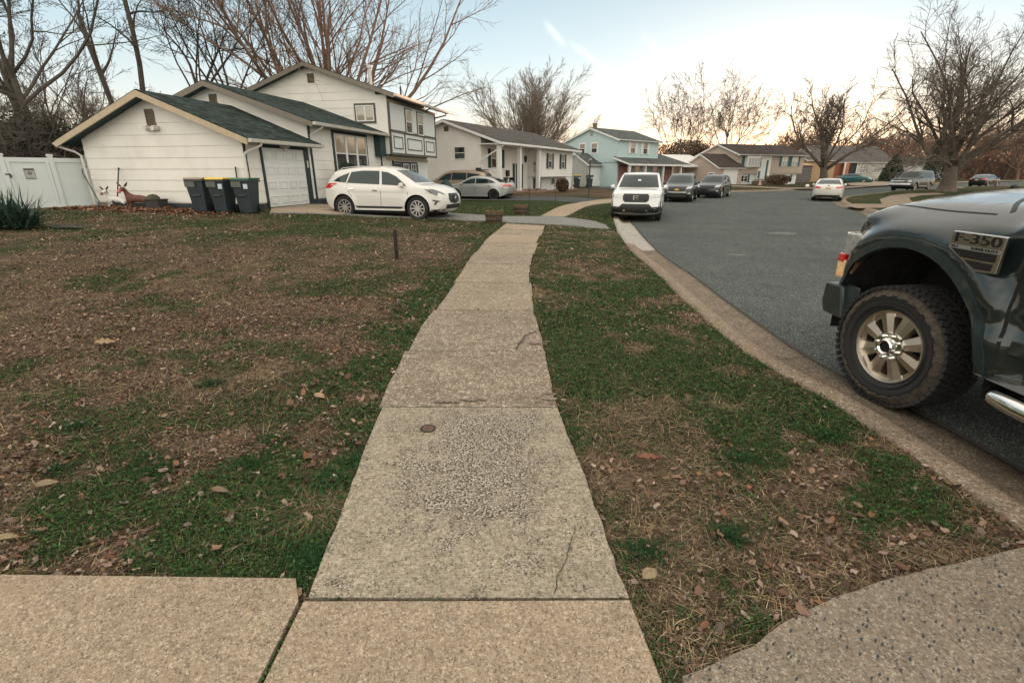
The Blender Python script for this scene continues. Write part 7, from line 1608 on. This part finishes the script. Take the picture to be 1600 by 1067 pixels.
def quad_fig(name, lb, cat, a, b, s, mat, earm, spots=None, muzzle=None, long=.62):
    p = hp(a, b); t = thing(name, lb, cat, (p[0], p[1], g1(p[0], p[1])), R(-12)); t.scale = (s, s, s)
    # faces local -Y (towards the street lawn); body runs to local +X
    v = [(.0, 0, .27), (long * .5, 0, .27), (long, 0, .25), (-.02, -.03, .40), (-.04, -.06, .52), (-.05, -.10, .575), (-.05, -.20, .50),
         (-.07, -.02, .14), (-.08, -.04, .0), (.07, -.06, .14), (.06, -.08, .0), (long, .08, .14), (long + .03, .08, 0), (long, -.08, .14), (long + .03, -.08, 0), (long + .10, 0, .24), (long + .14, 0, .1)]
    e_ = [(0, 1), (1, 2), (0, 3), (3, 4), (4, 5), (5, 6), (0, 7), (7, 8), (0, 9), (9, 10), (2, 11), (11, 12), (2, 13), (13, 14), (2, 15), (15, 16)]
    r = [.11, .12, .11, .07, .06, .07, .045, .04, .028, .04, .028, .04, .028, .04, .028, .02, .015]
    skinned('body', v, e_, r, mat, t)
    mb = MB()
    for s_ in (-1, 1):
        mb = MB(); mb.lathe([(0, 0), (.035, .04), (.03, .10), (0, .16)], (-.05 + s_ * .06, -.09, .60), n=8)
        mb.v = [(q[0] + (q[2] - .6) * .9 * s_, q[1], q[2]) for q in mb.v]; mb.obj('ear', earm, t, smooth=60)
    if muzzle: mb = MB(); mb.lathe([(0, -.045), (.045, -.03), (.055, 0), (.045, .03), (0, .045)], (-.05, -.235, .485), ax='y', n=12); mb.obj('muzzle', muzzle, t, smooth=60)
    return t
M['cow'] = plain('cow_white', (.62, .60, .56), .6); M['cowblack'] = plain('cow_black', (.015, .015, .017), .6)
def spotted():
    m, t, b = newmat('cow_spots'); tc = N_('ShaderNodeTexCoord', t); no = N_('ShaderNodeTexNoise', t); no.inputs['Scale'].default_value = 4.2; no.inputs['Detail'].default_value = 1; t.links.new(tc.outputs['Object'], no.inputs['Vector'])
    r = N_('ShaderNodeValToRGB', t); r.color_ramp.interpolation = 'CONSTANT'; r.color_ramp.elements[0].color = (.60, .58, .55, 1); r.color_ramp.elements[1].position = .54; r.color_ramp.elements[1].color = (.015, .015, .018, 1); t.links.new(no.outputs[0], r.inputs[0]); t.links.new(r.outputs[0], b.inputs['Base Color']); return m
quad_fig('cow_statue', 'black and white cow garden figure by the garage wall', 'garden figure', -.55, 5.05, .92, spotted(), M['cowblack'], muzzle=plain('cow_muzzle', (.22, .12, .09), .6))
quad_fig('donkey_statue', 'brown donkey garden figure with a pink muzzle by the garage wall', 'garden figure', -.55, 4.25, 1.1, plain('donkey_brown', (.12, .045, .03), .7, var=.2), plain('donkey_ear', (.09, .035, .025), .7), muzzle=plain('donkey_muzzle', (.55, .16, .16), .6), long=.7)
p = hp(-.5, 3.25); t = thing('planter_box', 'dark wooden planter box beside the brown donkey figure', 'planter', (p[0], p[1], g1(p[0], p[1])), R(-12)); mb = MB(); mb.bb(-.25, .25, -.2, .2, 0, .30); mb.bb(-.27, .27, -.22, .22, .27, .31); mb.obj('box', plain('planter_dark', (.035, .028, .028), .8), t)
mb = MB(); mb.lathe([(.2, .28), (.2, .36), (.12, .44), (0, .47)], (-.1, 0, 0), n=12); mb.obj('bag', plain('green_bag', (.045, .05, .03), .7, var=.4, bump=.5), t, smooth=50)
# tools leaning on the wall
def shovel(lb, a, b, h, lean_b, name='shovel'):
    p = hp(a, b); t = thing(name, lb, 'tool', p, R(90 - 12)); 
    return t
p0 = Vector(hp(-.45, 5.62, .03)); p1 = Vector(hp(-.10, 6.5, 1.15)); t = thing('snow_shovel', 'shovel with a bent handle leaning on the left end of the garage wall', 'shovel', p0); mb = MB(); d = p1 - p0; mb.tube([(0, 0, .05), d, d + Vector((.02, 0, .12)), d + Vector((.16, 0, .18)), d + Vector((.2, 0, .24))], .016, 6); mb.obj('handle', plain('green_handle', (.03, .05, .035), .6), t, smooth=50)
mb = MB(); mb.prism([(-.06, -.1, .1), (.38, -.12, -.02), (.50, -.05, .02), (.30, .1, .12), (-.02, .1, .15)], (0, 0, .02)); mb.obj('blade', plain('shovel_blade', (.13, .085, .06), .7, .3, var=.4), t)
p0 = Vector(hp(-.45, 5.0, 0)); mb = MB(); mb.tube([(0, 0, 0), (.14, .33, 1.28)], .020, 8); mb.tube([(.14, .33, 1.27), (.145, .34, 1.33)], .03, 8); o = mb.obj('pole', M['black'], smooth=50); o.location = p0; tag(o, 'dark pole leaning on the garage wall behind the cow figure', 'pole')
p0 = Vector(hp(-.12, .35, .1)); mb = MB(); mb.tube([(0, 0, 0), (.02, .05, 1.25)], .022, 8); o = mb.obj('pole', M['black'], smooth=50); o.location = p0; tag(o, 'short dark pole standing behind the green lidded bin', 'pole')
p0 = Vector(hp(3.95, -.75, .02)); mb = MB(); mb.tube([(.5, 0, .0), (-.05, .12, .78)], .018, 6); mb.box((-.08, .12, .80), (.14, .05, .06)); o = mb.obj('broom', M['dark']); o.location = p0; tag(o, 'dark broom leaning on the wall behind the white crossover', 'broom')
mb = MB(); rnd = random.Random(3)
for k in range(9): mb.tube([(rnd.uniform(-.5, .3), rnd.uniform(-.2, .2), .03), (rnd.uniform(-.2, .5), rnd.uniform(-.2, .2), rnd.uniform(.05, .22)), (rnd.uniform(.1, .7), rnd.uniform(-.2, .2), .04)], .022, 6)
o = mb.obj('garden_hose', M['dark']); o.location = hp(4.3, -.7, .02); tag(o, 'tangled dark hose on the ground beside the garage door', 'hose')
# yucca and its neighbours
def yucca(px, py):
    x, y = G(px, py); t = thing('yucca_plant', 'spiky dark green yucca clump at the left edge of the lawn', 'plant', (x, y, g1(x, y)), 0); rnd = random.Random(5)
    for c in range(3):
        mb = MB(); mb.nonorm = True
        for i in range(150):
            a = rnd.uniform(0, 2 * PI); el = R(rnd.uniform(8, 82)); L_ = rnd.uniform(.55, .95) * (.75 + .35 * math.sin(el)); d = Vector((math.cos(a) * math.cos(el), math.sin(a) * math.cos(el), math.sin(el))); s = Vector((-math.sin(a), math.cos(a), 0)); b = Vector((rnd.gauss(0, .12) + (c - 1) * .35, rnd.gauss(0, .12), .03)); w0 = rnd.uniform(.018, .028); droop = .22 * math.cos(el) * L_
            vs = []
            for k in range(5):
                f = k / 4; q = b + d * L_ * f - Z_ * droop * f * f + Z_ * .0; ww = w0 * (1 - f ** 2.2) + .001; vs += [q - s * ww + Z_ * ww * .5, q, q + s * ww + Z_ * ww * .5]
            mb.add(vs, [(k * 3 + j, k * 3 + j + 1, k * 3 + j + 4, k * 3 + j + 3) for k in range(4) for j in range(2)])
        mb.obj('rosette', M['yucca'], t)
M['yucca'] = plain('yucca_leaf', (.028, .058, .040), .5, var=.45, scale=4)
yucca(14, 357)
x, y = G(108, 357); mb = MB(); n = 22; mb.add([(0, 0, .05)] + [(.32 * (1 + .3 * math.sin(i * 2.3)) * math.cos(2 * PI * i / n), .14 * (1 + .3 * math.cos(i * 1.7)) * math.sin(2 * PI * i / n), .012 + .02 * math.sin(i * 1.9) ** 2) for i in range(n)], [(0, i + 1, (i + 1) % n + 1) for i in range(n)]); o = mb.obj('black_tarp', plain('tarp', (.008, .012, .02), .6, bump=.6, bscale=12)); o.location = (x, y, g1(x, y) + .02); tag(o, 'black plastic sheet lying flat on the lawn right of the yucca', 'tarp')
# planting at the porch house
x, y = G(878, 300.5); leafy('round_shrub', 'round brown clipped shrub in front of the porch house', x, y, .48, .46, 1.0, 9, 'brownleaf', n=3500, size=.07)
def hp2(a, b): h = R(28); return (-2.17 + a * math.sin(h) - b * math.cos(h), 36.52 + a * math.cos(h) + b * math.sin(h))
for i, (a, b, s, c, lb) in enumerate(((4.6, -2.3, .22, (.12, .09, .07), 'low brown pot by the porch columns'), (9.6, -2.2, .3, (.03, .10, .05), 'green garden bag left of the round shrub'), (11.8, -2.3, .2, (.35, .33, .3), 'pale stone right of the round shrub'))):
    x, y = hp2(a, b); mb = MB(); mb.lathe([(s * .7, 0), (s, s * .5), (s * .9, s * 1.1), (s * .4, s * 1.4), (0, s * 1.45)], n=12); o = mb.obj('garden_pot' if i == 0 else ('garden_bag' if i == 1 else 'stone'), plain('pot%d' % i, c, .8, var=.3, bump=.3), smooth=50); o.location = (x, y, g1(x, y)); tag(o, lb, ('pot', 'bag', 'stone')[i])
x, y = hp2(8.9, -2.1); t = thing('garden_chair', 'small wrought garden chair against the lower wall of the porch house', 'chair', (x, y, g1(x, y)), R(30)); mb = MB()
for a, b in ((-.2, -.2), (.2, -.2), (-.2, .2), (.2, .2)): 
    m_ = MB(); m_.tube([(a, b, 0), (a, b, .42 if b < 0 else .9)], .015, 5); m_.obj('leg', M['cowblack'], t)
mb.bb(-.22, .22, -.22, .22, .40, .43); mb.obj('seat', M['cowblack'], t); mb = MB(); mb.lathe([(.16, -.01), (.2, 0), (.16, .01)], (0, .2, .72), ax='y', n=14); mb.obj('backrest', M['cowblack'], t)
# stone edging along that bed
mb = MB(); rnd = random.Random(9)
ed_ = thing('stone_edging', 'row of small stones edging the bed of the porch house', 'edging', (*hp2(7, -2.7), g1(*hp2(7, -2.7))), R(62)); 
mb = MB()
for k in range(26): mb.box((-4.5 + k * .36, rnd.uniform(-.1, .1), .07), (rnd.uniform(.2, .34), rnd.uniform(.15, .25), rnd.uniform(.1, .2)), U=(math.cos(rnd.uniform(-.3, .3)), math.sin(.2), 0))
mb.obj('stones', plain('edging_stone', (.24, .16, .12), .9, var=.4, scale=5), ed_, bevel=.02)
# covered shape and shrub near the split level entrance
p = hp(15.0, -1.5); t = thing('covered_grill', 'dark covered shape in front of the tudor wing, behind the crossover', 'cover', (p[0], p[1], g1(p[0], p[1])), 0); mb = MB(); mb.lathe([(.42, 0), (.44, .5), (.36, .9), (.2, 1.15), (0, 1.25)], n=14); mb.obj('cover', M['soffit1'], t, smooth=60)
p = hp(4.75, -.9); leafy('small_conifer', 'small dark conifer bush behind the tail of the white crossover', p[0], p[1], .42, .42, 1.65, 12, 'conifer', n=2600, size=.06)
# tan house garden bits
for (px, py, lb, c, s, nm, ct) in ((1187, 289.5, 'small pink and white garden figure beside the tan house steps', (.5, .3, .27), .26, 'garden_figure', 'garden figure'), (1229, 288.5, 'small white garden figure under the right windows of the tan house', (.75, .74, .7), .3, 'garden_figure', 'garden figure'), (1261, 293, 'white ball lamp on the lawn right of the tan house', (.8, .8, .76), .22, 'ball_lamp', 'lamp'), (1583, 298, 'dark rounded stone on the grass verge right of the big tree', (.02, .02, .022), .34, 'dark_stone', 'stone')):
    x, y = G(px, py); mb = MB()
    if nm == 'garden_figure': mb.lathe([(s * .8, 0), (s * .7, s * .8), (s * .35, s * 1.5), (s * .45, s * 1.9), (0, s * 2.6)], n=12)
    else: mb.lathe([(0, 0), (s * .8, s * .2), (s, s * .8), (s * .7, s * 1.4), (0, s * 1.6)], n=14)
    o = mb.obj(nm, plain('c_' + str(px), c, .7, var=.2), smooth=50); o.location = (x, y, g1(x, y)); tag(o, lb, ct)
for i, (px, py, w_) in enumerate(((1225, 288.8, 2.2),)):
    x, y = G(px, py); leafy('low_shrub', 'low bare shrub under the right windows of the tan house', x - 1, y, 1.8, .8, 1.3, 30, 'brownleaf', n=1500, size=.12)
